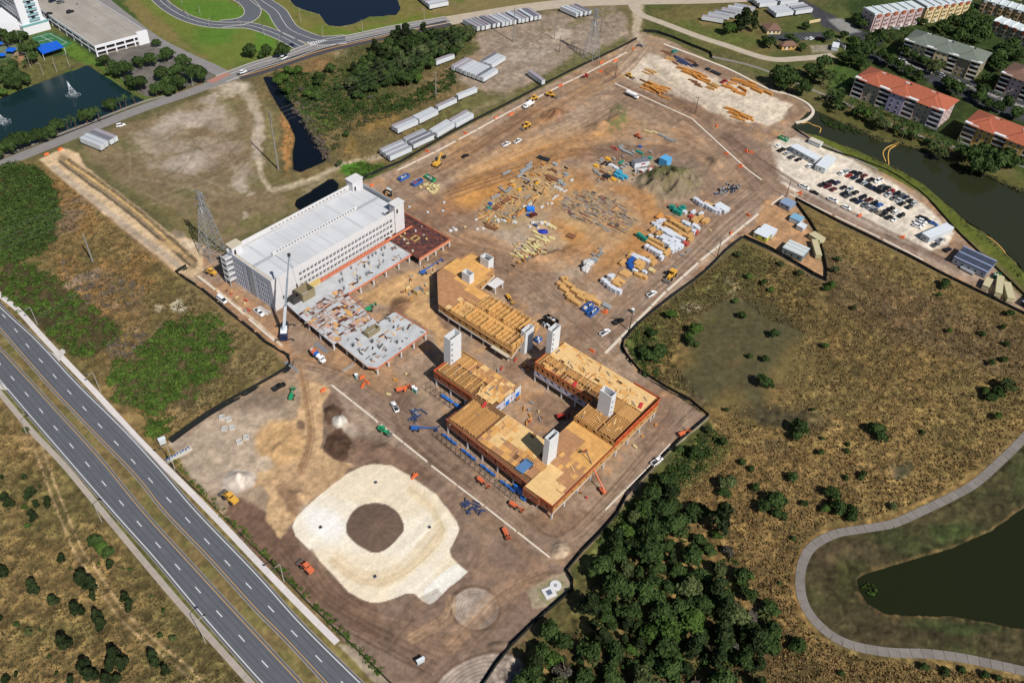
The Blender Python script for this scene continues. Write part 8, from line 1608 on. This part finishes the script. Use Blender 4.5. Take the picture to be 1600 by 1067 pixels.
DESC = {'white': 'white-wrapped lumber bundle', 'tan': 'tan lumber bundle', 'orange': 'orange-brown timber bundle', 'teal': 'teal-wrapped stack', 'blue': 'blue-wrapped stack', 'red': 'red-wrapped bundle', 'grey': 'grey steel bundle', 'brown': 'brown plywood stack', 'yellow': 'yellow stack', 'black': 'black-covered pallet', 'turquoise': 'turquoise-wrapped bundle', 'cream': 'cream board stack', 'darkblue': 'dark blue steel bundle', 'sack': 'white sack heap'}
NAME = {'sack': 'sack_heap', 'grey': 'steel_bundle', 'darkblue': 'steel_bundle', 'tan': 'lumber_bundle', 'orange': 'lumber_bundle', 'white': 'wrapped_bundle'}
CATY = {'sack': 'sacks', 'grey': 'steel bundle', 'darkblue': 'steel bundle', 'tan': 'lumber bundle', 'orange': 'lumber bundle', 'white': 'wrapped bundle'}
SP = {}
def mk_stack(col, rows):
 if (col, rows) in SP: return SP[(col, rows)]
 t = thing(NAME.get(col, 'material_stack'), 'x', CATY.get(col, 'material stack')); m = YM[col]
 if col == 'sack':
  for i in range(6):
   a = i * 1.05; x, y = .55 * math.cos(a) if i else 0, .55 * math.sin(a) if i else 0; b = MB(); s = .5
   b.rings([[(x + r * math.cos(q), y + r * math.sin(q), z) for q in [k * 1.0472 + i for k in range(6)]] for r, z in ((.4, 0), (.55, .35), (.45, .75 + .1 * (i % 3)), (.15, .95 + .1 * (i % 3)))]); part('sack', b, m, t)
 else:
  for r in range(rows):
   z = .15 + r * .82; part('bundle', MB().box(-.5 + rnd.uniform(-.02, .02), .5, -.5, .5, z, z + .68), m, t)
   for u in (-.3, .3): part('bearer', MB().box(u - .02, u + .02, -.5, .5, z - .14, z), stud, t)
 SP[(col, rows)] = proto(t); return SP[(col, rows)]
BDIR = R(-38)
def stack(px, py, col, l=4.2, w=1.25, rows=2, ang=0.0, label=None, group=None):
 x, y = G(px, py); p = mk_stack(col, rows); sc = (l, w, 1) if col != 'sack' else (l, l, l * .8)
 return p.put((x, y, gz(px, py) + .02), BDIR + ang + rnd.gauss(0, .03), label or DESC[col], scale=sc, group=group)
z98 = lambda x, y: (980 + x / 7.965, 290 + y / 7.965); r7 = lambda x, y: (800 + x / 4, 267 + y / 4)
AD = math.pi / 2
for c, rows, l, w, ang, pts in (
 ('white', 3, 2.6, 1.9, 0, [(850, 205), (885, 232), (920, 258), (975, 272), (1010, 298), (1045, 320), (1085, 342), (1112, 318), (1130, 352)]), ('tan', 1, 5, 2.4, 0, [(1010, 235), (1045, 255)]),
 ('teal', 3, 2.8, 1.8, 0, [(555, 300), (595, 345), (640, 368), (690, 305), (655, 330)]), ('white', 2, 2.2, 2.2, AD, [(710, 350)]), ('tan', 2, 4.4, 1.6, AD, [(830, 440), (850, 470), (905, 412), (955, 455), (985, 460)]), ('red', 2, 2.2, 1.6, AD, [(790, 400), (860, 598)]), ('white', 2, 3.4, 1.6, AD, [(815, 352), (912, 372)]),
 ('white', 2, 4.6, 2.0, 0, [(728, 488), (770, 518)]), ('white', 3, 2.4, 1.8, AD, [(822, 532), (850, 545), (872, 565), (820, 602)]),
 ('tan', 2, 7.0, 1.7, 0, [(600, 485), (655, 520), (712, 558), (540, 530), (598, 566), (655, 602), (705, 636), (520, 575), (585, 612)]), ('tan', 2, 4.4, 1.7, AD, [(752, 575), (770, 640), (785, 690), (650, 640)]), ('orange', 1, 7, 1.2, 0, [(550, 425), (600, 435), (470, 470)]), ('orange', 2, 5, 1.6, AD, [(395, 400)]),
 ('white', 2, 3.4, 1.3, .5, [(345, 492), (372, 520), (405, 548), (450, 560), (432, 452), (400, 470)]), ('tan', 2, 4.2, 1.6, AD, [(310, 562), (388, 612), (440, 588)]),
 ('white', 3, 4.4, 2.0, 0, [(470, 610), (500, 592), (570, 640), (535, 655), (620, 672), (662, 692), (478, 682), (450, 702), (530, 712), (600, 716), (480, 752), (560, 765), (610, 790), (640, 772)]), ('white', 3, 3.0, 1.8, AD, [(560, 832), (600, 815), (540, 800)]), ('white', 2, 2.4, 1.6, 0, [(385, 668), (290, 655)]), ('red', 2, 2.8, 2.2, 0, [(722, 742)]),
 ('tan', 2, 6.2, 1.8, 0, [(330, 702), (385, 728), (300, 742), (350, 775), (402, 806), (450, 832)]), ('tan', 3, 4.0, 1.8, AD, [(480, 870), (500, 850)]), ('teal', 3, 2.2, 1.6, 0, [(140, 642), (175, 668), (215, 698)]), ('white', 3, 2.4, 1.8, AD, [(240, 792), (290, 822), (330, 845), (370, 868), (402, 880), (420, 925)]),
 ('tan', 1, 4.4, 1.8, AD, [(40, 882), (278, 932), (312, 962), (130, 952), (182, 982), (122, 1002)]), ('white', 2, 4.4, 1.8, 0, [(112, 902), (165, 925), (232, 955)]), ('blue', 2, 2.6, 1.8, AD, [(60, 932), (22, 982), (42, 1032)])):
 for x, y in pts: q = z98(x, y); stack(*q, c, l, w, rows, ang, group='bundles in the timber stacking yard')
for c, rows, l, w, ang, pts in (('blue', 2, 2.6, 1.8, AD, [(740, 572), (742, 602)]), ('tan', 2, 4.2, 1.8, AD, [(742, 532), (782, 582), (802, 612), (862, 562), (882, 582), (690, 582)]), ('tan', 2, 4.2, 1.8, 0, [(788, 660), (818, 668)]), ('white', 2, 4.2, 1.8, 0, [(765, 548), (800, 556), (832, 566)]), ('white', 2, 2.4, 1.6, 0, [(768, 636), (826, 642)]), ('cream', 1, 3.4, 2.4, 0, [(874, 626)]),
 ('white', 3, 2.6, 2.0, 0, [(612, 680), (572, 702), (590, 720), (612, 742), (640, 758), (665, 768)]), ('white', 2, 2.6, 1.8, AD, [(625, 668)]), ('tan', 1, 4.2, 1.8, 0, [(640, 692), (655, 712)]), ('tan', 1, 4.8, 2.4, 0, [(676, 690), (700, 652), (718, 642)]),
 ('tan', 2, 4.4, 2.2, 0, [(305, 722), (325, 750), (345, 715), (360, 792), (392, 762), (422, 772), (400, 830), (432, 800), (460, 786), (372, 812), (500, 812), (525, 828), (470, 812)]), ('tan', 2, 1.8, 1.4, AD, [(315, 682), (338, 680), (382, 738), (495, 796)]), ('grey', 1, 4.4, 2.4, 0, [(590, 848)])):
 for x, y in pts: q = r7(x, y); stack(*q, c, l, w, rows, ang, group='bundles in the timber stacking yard')
for i in range(26):
 f = rnd.random(); x, y = 470 + 90 * f + rnd.gauss(0, 12), 605 - 90 * f + rnd.gauss(0, 12); stack(*r7(x, y), 'sack' if rnd.random() < .3 else 'grey', rnd.uniform(1.2, 2.4), 1.0, 1, rnd.uniform(-.4, .4), label='pale grey frame bundle in the grey pile', group='grey frame bundles')
for x, y in ((430, 600), (445, 612), (452, 590)): stack(*r7(x, y), 'black', 1.6, 1.4, 1)
for i in range(190):
 px, py = ptin(rnd.choice([[(745, 340), (770, 300), (840, 258), (895, 262), (890, 290), (830, 320), (800, 350), (760, 352)]] * 3 + [[(920, 262), (960, 245), (1010, 245), (1020, 262), (985, 285), (935, 285)], [(985, 370), (1060, 330), (1120, 350), (1060, 420), (1000, 430)], [(800, 420), (860, 395), (850, 370), (800, 385)]]))
 stack(px, py, rnd.choice(['orange', 'brown', 'grey', 'tan', 'cream', 'grey', 'brown', 'tan', 'black']), rnd.uniform(.5, 2.6), rnd.uniform(.25, .7), 1, rnd.choice([0, AD, rnd.uniform(0, 3)]), label='small loose offcut pile', group='small offcut piles in the yard')
# laydown yard
r3 = lambda x, y: (800 + x / 4, y / 4)
for c, l, w, pts in (('orange', 7, 1.1, [(1062, 436), (1085, 446), (1105, 440), (1090, 462), (1120, 455), (1135, 470), (1150, 462), (1160, 482), (1145, 488), (1175, 480), (1190, 498), (1205, 508), (1180, 505), (1215, 520), (1130, 448), (1200, 478)]), ('orange', 8, 1.0, [(835, 560), (850, 545), (870, 555), (890, 545), (905, 560), (925, 550), (860, 570), (895, 575), (940, 565), (960, 552), (925, 575), (950, 612), (880, 535)]), ('tan', 7, 1.0, [(860, 452), (840, 462), (985, 375), (875, 448), (1255, 545), (1240, 560), (1275, 535)]),
 ('orange', 7, 1.2, [(1365, 545), (1380, 525), (1400, 510), (1420, 505), (1385, 560), (1410, 580), (1425, 590), (1440, 520), (1460, 530), (1475, 545), (1490, 540), (1505, 555), (1520, 560), (1530, 575), (1440, 565), (1560, 570), (1580, 580), (1600, 590), (1345, 552), (1500, 530)]), ('orange', 7, 1.2, [(1360, 690), (1380, 715), (1400, 725), (1420, 715), (1435, 730), (1450, 740), (1470, 738), (1485, 748), (1400, 742), (1430, 750)]), ('brown', 6, .9, [(975, 340), (960, 330), (1020, 400), (1130, 510), (1150, 525), (1165, 540), (820, 510), (840, 520), (1110, 380), (1130, 390)]), ('darkblue', 6, 1.0, [(1035, 365), (1050, 375), (1065, 385), (1080, 395), (1095, 402), (1110, 410), (1055, 395), (1075, 405)]), ('black', 3.4, 3.0, [(1145, 412), (1222, 438), (1257, 455), (1287, 468)])):
 for x, y in pts: q = r3(x, y); stack(*q, c, l * rnd.uniform(.8, 1.1), w, 1 if c in ('black', 'brown', 'darkblue') else rnd.choice([1, 2]), rnd.gauss(0, .16), group='timber in the pale laydown yard')
# centre of the upper yard
z7 = lambda x, y: (740 + x / 7.965, 230 + y / 7.965); z9 = lambda x, y: (900 + x / 7.965, 220 + y / 7.965)
for c, l, w, ang, pts in (('grey', 6, 1.2, AD, [(690, 225), (620, 290), (640, 300), (580, 360), (440, 545), (410, 325), (270, 625), (680, 270)]), ('grey', 6, 1.0, 0, [(355, 540), (655, 410)]), ('brown', 6.5, 2.6, AD, [(298, 748), (403, 675)]), ('brown', 6.5, 2.2, 0, [(215, 1010), (1010, 400), (960, 385)]), ('brown', 4, 1.4, 0, [(1000, 300), (935, 410)]), ('yellow', 2.4, 1.4, AD, [(790, 458), (570, 538), (492, 495)]), ('black', 3.6, 2.8, 0, [(835, 140), (905, 165)]), ('grey', 3, 2.2, 0, [(1010, 220), (1150, 345), (1110, 470), (1080, 440)]), ('orange', 2.6, 1.2, 0, [(865, 225), (730, 355), (820, 350), (480, 500)]), ('teal', 2.4, 1.4, 0, [(190, 765)]), ('blue', 2, 1.6, 0, [(208, 712), (680, 858)]),
                           ('cream', 4, 1.6, 0, [(940, 985), (985, 1000), (910, 960)]), ('darkblue', 2.4, 1.4, 0, [(770, 985)])):
 for x, y in pts: stack(*z7(x, y), c, l, w, 1, ang + rnd.gauss(0, .1), group='materials in the orange yard')
SK = [(1040, 510), (1010, 500), (1065, 520), (1090, 530), (1110, 550), (1130, 560), (1150, 545), (1000, 640), (985, 655), (1050, 610), (860, 740), (845, 755), (920, 710), (970, 710), (700, 700), (715, 715), (690, 720), (640, 750), (625, 745), (270, 870), (300, 910), (380, 920), (400, 930), (350, 905), (510, 930), (490, 940), (520, 945), (120, 1020), (30, 910), (45, 1030), (820, 950), (790, 940), (850, 960), (700, 1000), (800, 1010), (1230, 410), (1215, 425), (1075, 545), (1020, 625), (310, 930)]
for x, y in SK: stack(*z7(x, y), 'sack', rnd.uniform(.6, 1.0), group='white sacks in the orange yard')
for i in range(30): x, y = ptin([(60, 830), (250, 690), (480, 560), (620, 620), (900, 500), (960, 560), (700, 780), (520, 900), (300, 1000), (120, 1000)]); stack(*z7(x, y), rnd.choice(['brown', 'grey', 'orange', 'tan']), rnd.uniform(1.6, 6), rnd.uniform(.2, .6), 1, rnd.choice([AD, AD, 0]) + rnd.gauss(0, .2), label='loose planks among the sacks', group='loose planks in the orange yard')
t = thing('tarp_tent', 'bright blue tent between the white sacks and dark red car', 'tent', G3(*z7(710, 790))); m = MB(); m.add([(-2, -1.6, 0), (2, -1.6, 0), (2, 1.6, 0), (-2, 1.6, 0), (-2, -1.6, 1.8), (2, -1.6, 1.8), (2, 1.6, 1.8), (-2, 1.6, 1.8), (-2, 0, 2.7), (2, 0, 2.7)], [(0, 1, 5, 4), (1, 2, 6, 9, 5), (2, 3, 7, 6), (3, 0, 4, 8, 7), (4, 5, 9, 8), (7, 8, 9, 6)]); part('tent_cloth', m, mat('tent_blue', alb(30, 120, 226), .6), t)
t = thing('tarp_heap', 'dark blue tarpaulin over a pallet heap in the pale yard', 'tarpaulin', G3(848, 363)); m = MB(); m.rings([[(r * 2.8 * math.cos(a), r * 1.5 * math.sin(a), z) for a in [k * .785 for k in range(8)]] for r, z in ((1, 0), (.95, .8), (.7, 1.1), (.2, 1.2))]); part('tarp', m, mat('tarp_navy', alb(36, 56, 170), .5, var=.3, scale=1), t)
for x, y in ((840, 372), (850, 377), (862, 374), (836, 364), (833, 350), (846, 350), (856, 352)): stack(x, y, 'cream' if y > 360 else 'sack', 3 if y > 360 else 1.3, 1.4, 1, rnd.gauss(0, .2))
for i in range(34): x, y = ptin([(800, 385), (830, 365), (860, 370), (850, 395), (820, 412), (800, 400)]); stack(x, y, 'cream', rnd.uniform(1.6, 4.4), rnd.uniform(.4, 1.1), 1, rnd.gauss(0, .25), label='pale yellow board stack on the sandy ground', group='pale yellow board stacks')
for i in range(30): x, y = ptin([(655, 292), (668, 286), (688, 293), (680, 304), (662, 300)]); stack(x, y, 'cream', rnd.uniform(1.4, 2.4), rnd.uniform(.5, .9), 1, rnd.choice([0, AD]), label='small pale board stack near the green container', group='small pale board stacks')
stack(892, 370, 'brown', 4.2, 3.2, 1, .2, label='single flat brown plywood stack on orange sand')
for c, l, w, ang, pts in (('yellow', 3, 2, 0, [(250, 322), (395, 235), (465, 488)]), ('teal', 4, 1.4, AD, [(560, 280)]), ('teal', 4.4, 1.4, 0, [(790, 150)]), ('teal', 2.4, 1.6, 0, [(920, 225), (850, 225)]), ('grey', 7, .9, 0, [(600, 130), (625, 145), (650, 165), (580, 120)]), ('grey', 3, 2, AD, [(560, 78)]), ('black', 4.6, 1.2, AD, [(345, 290), (400, 298)]), ('white', 2.6, 1.6, 0, [(430, 312), (475, 330), (500, 350)]), ('blue', 2, 1.6, 0, [(795, 82)]), ('turquoise', 3.2, 1.5, 0, [(520, 420), (555, 440), (590, 455), (560, 475), (500, 450), (610, 470), (540, 405)]), ('black', 4, 3.4, 0, [(380, 448)]), ('brown', 3, 1, 0, [(330, 395), (330, 490), (500, 100)]), ('grey', 2, 1.4, 0, [(640, 300), (600, 320), (570, 350), (250, 400), (230, 380), (290, 430), (320, 240), (300, 260), (470, 230), (710, 150), (925, 150)]), ('red', 1.6, 1.2, 0, [(460, 88), (505, 115)])):
 for x, y in pts: stack(*z9(x, y), c, l, w, 2 if c == 'turquoise' else 1, ang + rnd.gauss(0, .1), group='materials by the spoil heap')
t = thing('wrapped_load', 'tall light blue wrapped load with a long shadow by the spoil heap', 'wrapped load', G3(*z9(1105, 300)), TH)
for i in range(4): part('wrapped_bale', MB().box(-2.6, 2.6, -2.4 + i * 1.25, -1.2 + i * 1.25, .2, 4.6), mat('bale_blue', alb(98, 178, 232), .5, var=.12), t)
for i in range(44): f = rnd.random(); stack(*z9(700 + 240 * f + rnd.gauss(0, 14), 400 - 40 * f + rnd.gauss(0, 16)), rnd.choice(['white', 'brown', 'red', 'black', 'grey', 'sack']), rnd.uniform(.7, 1.4), rnd.uniform(.6, 1.2), 1, rnd.uniform(0, 3), label='small item by the box trailer', group='row of small items by the box trailer')
for i in range(30): x, y = ptin([(1114, 306), (1124, 296), (1140, 286), (1156, 292), (1150, 300), (1135, 303), (1120, 308)]); stack(x, y, rnd.choice(['grey', 'grey', 'black', 'darkblue']), rnd.uniform(1.2, 3.4), rnd.uniform(.4, .8), 1, rnd.uniform(0, 3.1), label='grey steel scrap bundle in the steel pile', group='steel scrap bundles')
for x, y, l in ((1012, 207, 5), (1022, 208, 4), (1034, 213, 5), (1045, 220, 5), (1040, 216, 5), (1052, 221, 4)): stack(x, y, 'cream' if x < 1030 else 'grey', l, .9, 1, .1)
for x, y in ((694, 318), (692, 331), (668, 333), (640, 325), (727, 356), (708, 358), (704, 362), (712, 360), (860, 498)): stack(x, y, rnd.choice(['sack', 'white', 'cream']), 1.1, .9, 1, rnd.uniform(0, 3))
# the big scatter of formwork
FW = [(876, 318), (900, 300), (925, 298), (945, 306), (975, 322), (990, 338), (992, 350), (975, 362), (950, 362), (925, 355), (905, 345), (885, 332)]
fm = [mat('old_form_grey', alb(158, 146, 132), .9, var=.2, objvar=.2), mat('old_form_tan', alb(192, 160, 122), .9, var=.2, objvar=.15), mat('old_form_dark', alb(112, 98, 90), .9, var=.2, objvar=.2), mat('old_form_red', alb(142, 92, 84), .9, objvar=.1)]
def mk_form(l, w, n):
 t = thing('formwork_bundle', 'x', 'formwork')
 for i in range(n): part('board', MB().box(-l / 2 + rnd.uniform(0, .5), l / 2 - rnd.uniform(0, .6), -w / 2 + i * w / n + .04, -w / 2 + (i + 1) * w / n - .04, .05, rnd.uniform(.2, .55)), fm[0], t)
 return proto(t)
FP = [mk_form(6, 1.0, 3), mk_form(4.5, .7, 2), mk_form(7.5, .8, 2), mk_form(2.4, 1.4, 3), mk_form(3.5, 1.8, 4)]
for i in range(215):
 x, y = ptin(FW); w_ = G(x, y); rnd.choice(FP).put((*w_, gz(x, y)), BDIR + rnd.gauss(.0, .12) + (AD if rnd.random() < .07 else 0), 'weathered board bundle in the big oval scatter of used formwork', group='used formwork boards', mats={'old_form_grey': rnd.choice([fm[0]] * 5 + [fm[1]] * 5 + [fm[2]] * 2 + [fm[3]])})['same'] = 1
# ---------------- containers, dumpsters, barriers, toilets
def dumpster(px, py, col, h, label, l=6.5, w=2.4, fill=None):
 t = thing('dumpster', label, 'dumpster', G3(px, py, 0, gz(px, py)), h); p = PAINT[col] if col in PAINT else YM[col]
 part('side_wall', MB().box(-l / 2, l / 2, -w / 2, -w / 2 + .12, .2, 1.9), p, t); part('side_wall', MB().box(-l / 2, l / 2, w / 2 - .12, w / 2, .2, 1.9), p, t); part('end_wall', MB().box(-l / 2, -l / 2 + .12, -w / 2 + .12, w / 2 - .12, .2, 1.9), p, t); part('end_wall', MB().box(l / 2 - .12, l / 2, -w / 2 + .12, w / 2 - .12, .2, 1.9), p, t)
 part('floor', MB().box(-l / 2 + .12, l / 2 - .12, -w / 2 + .12, w / 2 - .12, .2, .5), black_m, t)
 for i in range(5): part('waste', MB().obox(rnd.uniform(-l / 3, l / 3), rnd.uniform(-w / 4, w / 4), .5, 1.3 + rnd.uniform(0, .4), rnd.uniform(.8, 2.0), rnd.uniform(.4, 1), rnd.uniform(0, 3)), rnd.choice(fill or [YM['tan'], YM['grey'], YM['white']]), t)
 return t
dumpster(631, 280, 'blue', TH, 'blue dumpster with green end, upper of two beside the garage yard'); dumpster(652, 288, 'blue', TH, 'blue dumpster filled with red scrap, lower of the pair', fill=[YM['red'], YM['brown']]); dumpster(672, 281, 'green', BDIR, 'green dumpster with pale load near the pair of blue ones'); dumpster(918, 482, 'blue', TH, 'blue dumpster full of lumber offcuts, left of two'); dumpster(926, 490, 'blue', TH, 'blue dumpster full of lumber offcuts, right of two')
dumpster(853, 509, 'black', BDIR, 'black dumpster behind the tall shaft, left of two'); dumpster(862, 502, 'black', BDIR, 'black dumpster with green load behind the tall shaft'); dumpster(841, 533, 'blue', TH, 'small blue skip between two white shafts', 3, 2); dumpster(1224, 219, 'green', BDIR, 'green dumpster at the end of the white site cabin', 5.5); dumpster(1557, 433, 'green', TH, 'small green skip at the end of the office cabin', 3.5, 2.4); dumpster(606, 305, 'black', BDIR, 'dark trench box near the garage rear corner', 5, 1.6)
def toilet(px, py, label, c='teal'):
 t = thing('portable_toilet', label, 'portable toilet', G3(px, py), rnd.uniform(0, 1)); part('cabin', MB().box(-.6, .6, -.6, .6, 0, 2.2), PAINT[c], t); part('roof', MB().box(-.65, .65, -.65, .65, 2.2, 2.4), PAINT['white'], t); part('door', MB().box(-.4, .4, -.64, -.6, .1, 2.0), mat('door_grey', (.3, .3, .32)), t)
for q in ((557, 591, 'teal portable toilet below the concrete deck, left'), (646, 610, 'portable toilet beside the orange lift, left of two'), (650, 613, 'portable toilet beside the orange lift, right of two'), (988, 489, 'portable toilet at the equipment frame')): toilet(*q)
ob = mat('barrier_orange', alb(236, 118, 66), .6)
def mk_bar(): t = thing('orange_barrier', 'x', 'barrier'); part('body', MB().obox(0, 0, 0, 1.0, 2.6, .6, 0, 0, .85), ob, t); part('foot', MB().box(-1.4, 1.4, -.4, .4, 0, .15), ob, t); return proto(t)
OB = mk_bar()
for x, y in ((667, 237), (727, 209), (775, 185), (797, 180), (960, 96), (939, 99), (989, 77), (875, 135), (939, 113), (1249, 303), (1342, 338), (1409, 372), (1169, 337), (1142, 365), (944, 489), (505, 610), (646, 745), (1135, 241), (1165, 237), (1174, 239), (1156, 261), (581, 291), (925, 549), (566, 590), (573, 597), (567, 603), (92, 235), (73, 242), (1120, 198), (630, 609)):
 OB.put((*G(x, y), gz(x, y)), rnd.choice([TH, TH + AD]) + rnd.gauss(0, .2), 'orange plastic barrier');
 if rnd.random() < .5: OB.put((*G(x + 2.5, y - 1), gz(x, y)), TH + rnd.gauss(0, .3), 'orange plastic barrier')
# concrete rings, manholes, boxes
for px, py in ((347, 653), (357, 656), (351, 671), (363, 669), (374, 691), (385, 684)):
 t = thing('catch_basin', 'pale square concrete catch basin', 'catch basin', G3(px, py), rnd.uniform(-.3, .3) + .3)
 for q in ((-1.1, 1.1, -1.1, -.75), (-1.1, 1.1, .75, 1.1), (-1.1, -.75, -.75, .75), (.75, 1.1, -.75, .75)): part('side', MB().box(*q, 0, .9), conc, t)
 part('base', MB().box(-.75, .75, -.75, .75, 0, .2), cgrey, t)
t = thing('manhole_lid', 'round white concrete manhole slab in the small yard', 'manhole', G3(868, 915)); part('lid', MB().cyl((0, 0, -.2), (0, 0, .35), 2.0, n=20), cwhite, t); part('hatch', MB().box(-.5, .5, -.6, .6, .35, .42), galv, t)
t = thing('grate_slab', 'square white concrete slab with a dark grate', 'concrete slab', G3(858, 926), .5); part('slab', MB().box(-2, 2, -2, 2, -.2, .4), cwhite, t); part('grate', MB().box(-.9, .9, -.9, .9, .4, .46), mat('grate_blue', (.1, .13, .18), .5), t)
for px, py in ((572, 823 - 5), (501, 824), (671, 824), (586, 901), (587, 754)): t = thing('drain_box', 'small dark drain box standing in the cream pad', 'drain', G3(px, py), .5); part('frame', MB().box(-.6, .6, -.6, .6, 0, .35), galv, t); part('cover', MB().box(-.4, .4, -.4, .4, .35, .5), black_m, t)
t = thing('pipe_stack', 'cream sheet with bright blue fittings by the site gate', 'pipe stack', G3(280, 711), hd(272, 716, 298, 702)); part('sheet', MB().box(-5, 5, -1, 1, 0, .4), cream, t)
for i in range(9): part('pipe_fitting', MB().obox(-4.6 + i * 1.1, .6 - (i % 2) * .3, .4, .9, .8, .35, i), PAINT['blue'], t)
for px, py, n, l, g_ in ((455, 575, 3, 9, 'long grey pipes on the ground beside the concrete deck'), (500, 545, 4, 8, 'grey pipes lying near the mixer truck'), (409, 487, 4, 7, 'white pipes beside a white pickup at the garage foot'), (545, 575, 2, 6, 'pale beams leaning below the deck corner'), (648, 645, 3, 4, 'blue-grey steel angles on the mud by the pickup')):
 t = thing('pipe_bundle', g_, 'pipes', G3(px, py), BDIR + (AD if px == 545 else 0))
 for i in range(n): part('pipe', MB().cyl((-l / 2, i * .5, .22), (l / 2, i * .5 + rnd.gauss(0, .3), .22), .2, n=7), galv if px != 409 else trim, t)
for i in range(26):
 px, py = ptin([(722, 788), (735, 780), (760, 795), (750, 805), (728, 800)]) if i < 16 else ptin([(640, 640), (668, 645), (660, 660), (640, 655)]); stack(px, py, 'darkblue', rnd.uniform(1.5, 4), .3, 1, rnd.uniform(0, 3), label='dark blue steel strut in a scattered heap', group='dark blue steel struts')
for i in range(70):                          # small site rubbish around the buildings
 px, py = ptin(rnd.choice([[(880, 720), (960, 690), (1030, 640), (1040, 660), (960, 740), (900, 800)], [(560, 590), (620, 580), (680, 560), (640, 640)], [(790, 600), (820, 620), (850, 650), (830, 670), (800, 640)], [(770, 580), (830, 550), (840, 575), (800, 590)], [(300, 430), (340, 440), (400, 480), (430, 510), (400, 500), (330, 450)], [(640, 420), (680, 410), (670, 470), (620, 470)]]))
 stack(px, py, rnd.choice(['orange', 'brown', 'grey', 'tan', 'red', 'cream']), rnd.uniform(.7, 2.4), rnd.uniform(.4, .8), 1, rnd.uniform(0, 3), label='small rubbish heap', group='building rubbish')
for i in range(6): t = thing('form_opening', 'yellow form box standing alone on tan sand', 'formwork', G3(654, 458), TH) if i == 0 else t
part('panel', MB().box(-2, 2, 1.4, 1.6, 0, 2.4), galv, t); part('panel', MB().box(-2, -1.8, -1.4, 1.4, 0, 2.4), form_y, t); part('panel', MB().box(1.8, 2, -1.4, 1.4, 0, 2.4), galv, t)
t = thing('stair_form', 'grey concrete stair form near the garage rear corner', 'formwork', G3(610, 303), BDIR); part('panel', MB().box(-1.6, 1.6, -.2, .2, 0, 4), blk, t); part('platform', MB().box(-1.6, 1.6, -1.4, -.2, 3.2, 3.5), cwhite, t)
# yellow booms on the canal
yb = mat('boom_yellow', alb(226, 180, 96), .6)
for pts, l in (([(1253, 192), (1262, 191), (1270, 195), (1280, 198), (1283, 201), (1281, 207)], 'yellow floating boom at the canal head'), ([(1409, 222), (1395, 226), (1384, 232), (1380, 240), (1384, 252)], 'yellow floating boom across the canal, outer loop'), ([(1409, 223), (1398, 228), (1390, 234), (1388, 244), (1389, 257)], 'yellow floating boom across the canal, inner loop'), ([(1538, 366), (1548, 372), (1560, 382), (1568, 391), (1574, 400), (1580, 410), (1587, 418)], 'yellow floating boom along the right canal bank')):
 P = dense(wl_(pts), 1.5); o = P[0]; t = thing('floating_boom', l, 'boom', (*o, -.4))
 for i in range(0, len(P) - 1): part('float', MB().bar((P[i][0] - o[0], P[i][1] - o[1], .15), (P[i + 1][0] - o[0], P[i + 1][1] - o[1], .15), .5, .35), yb, t)
finalise()
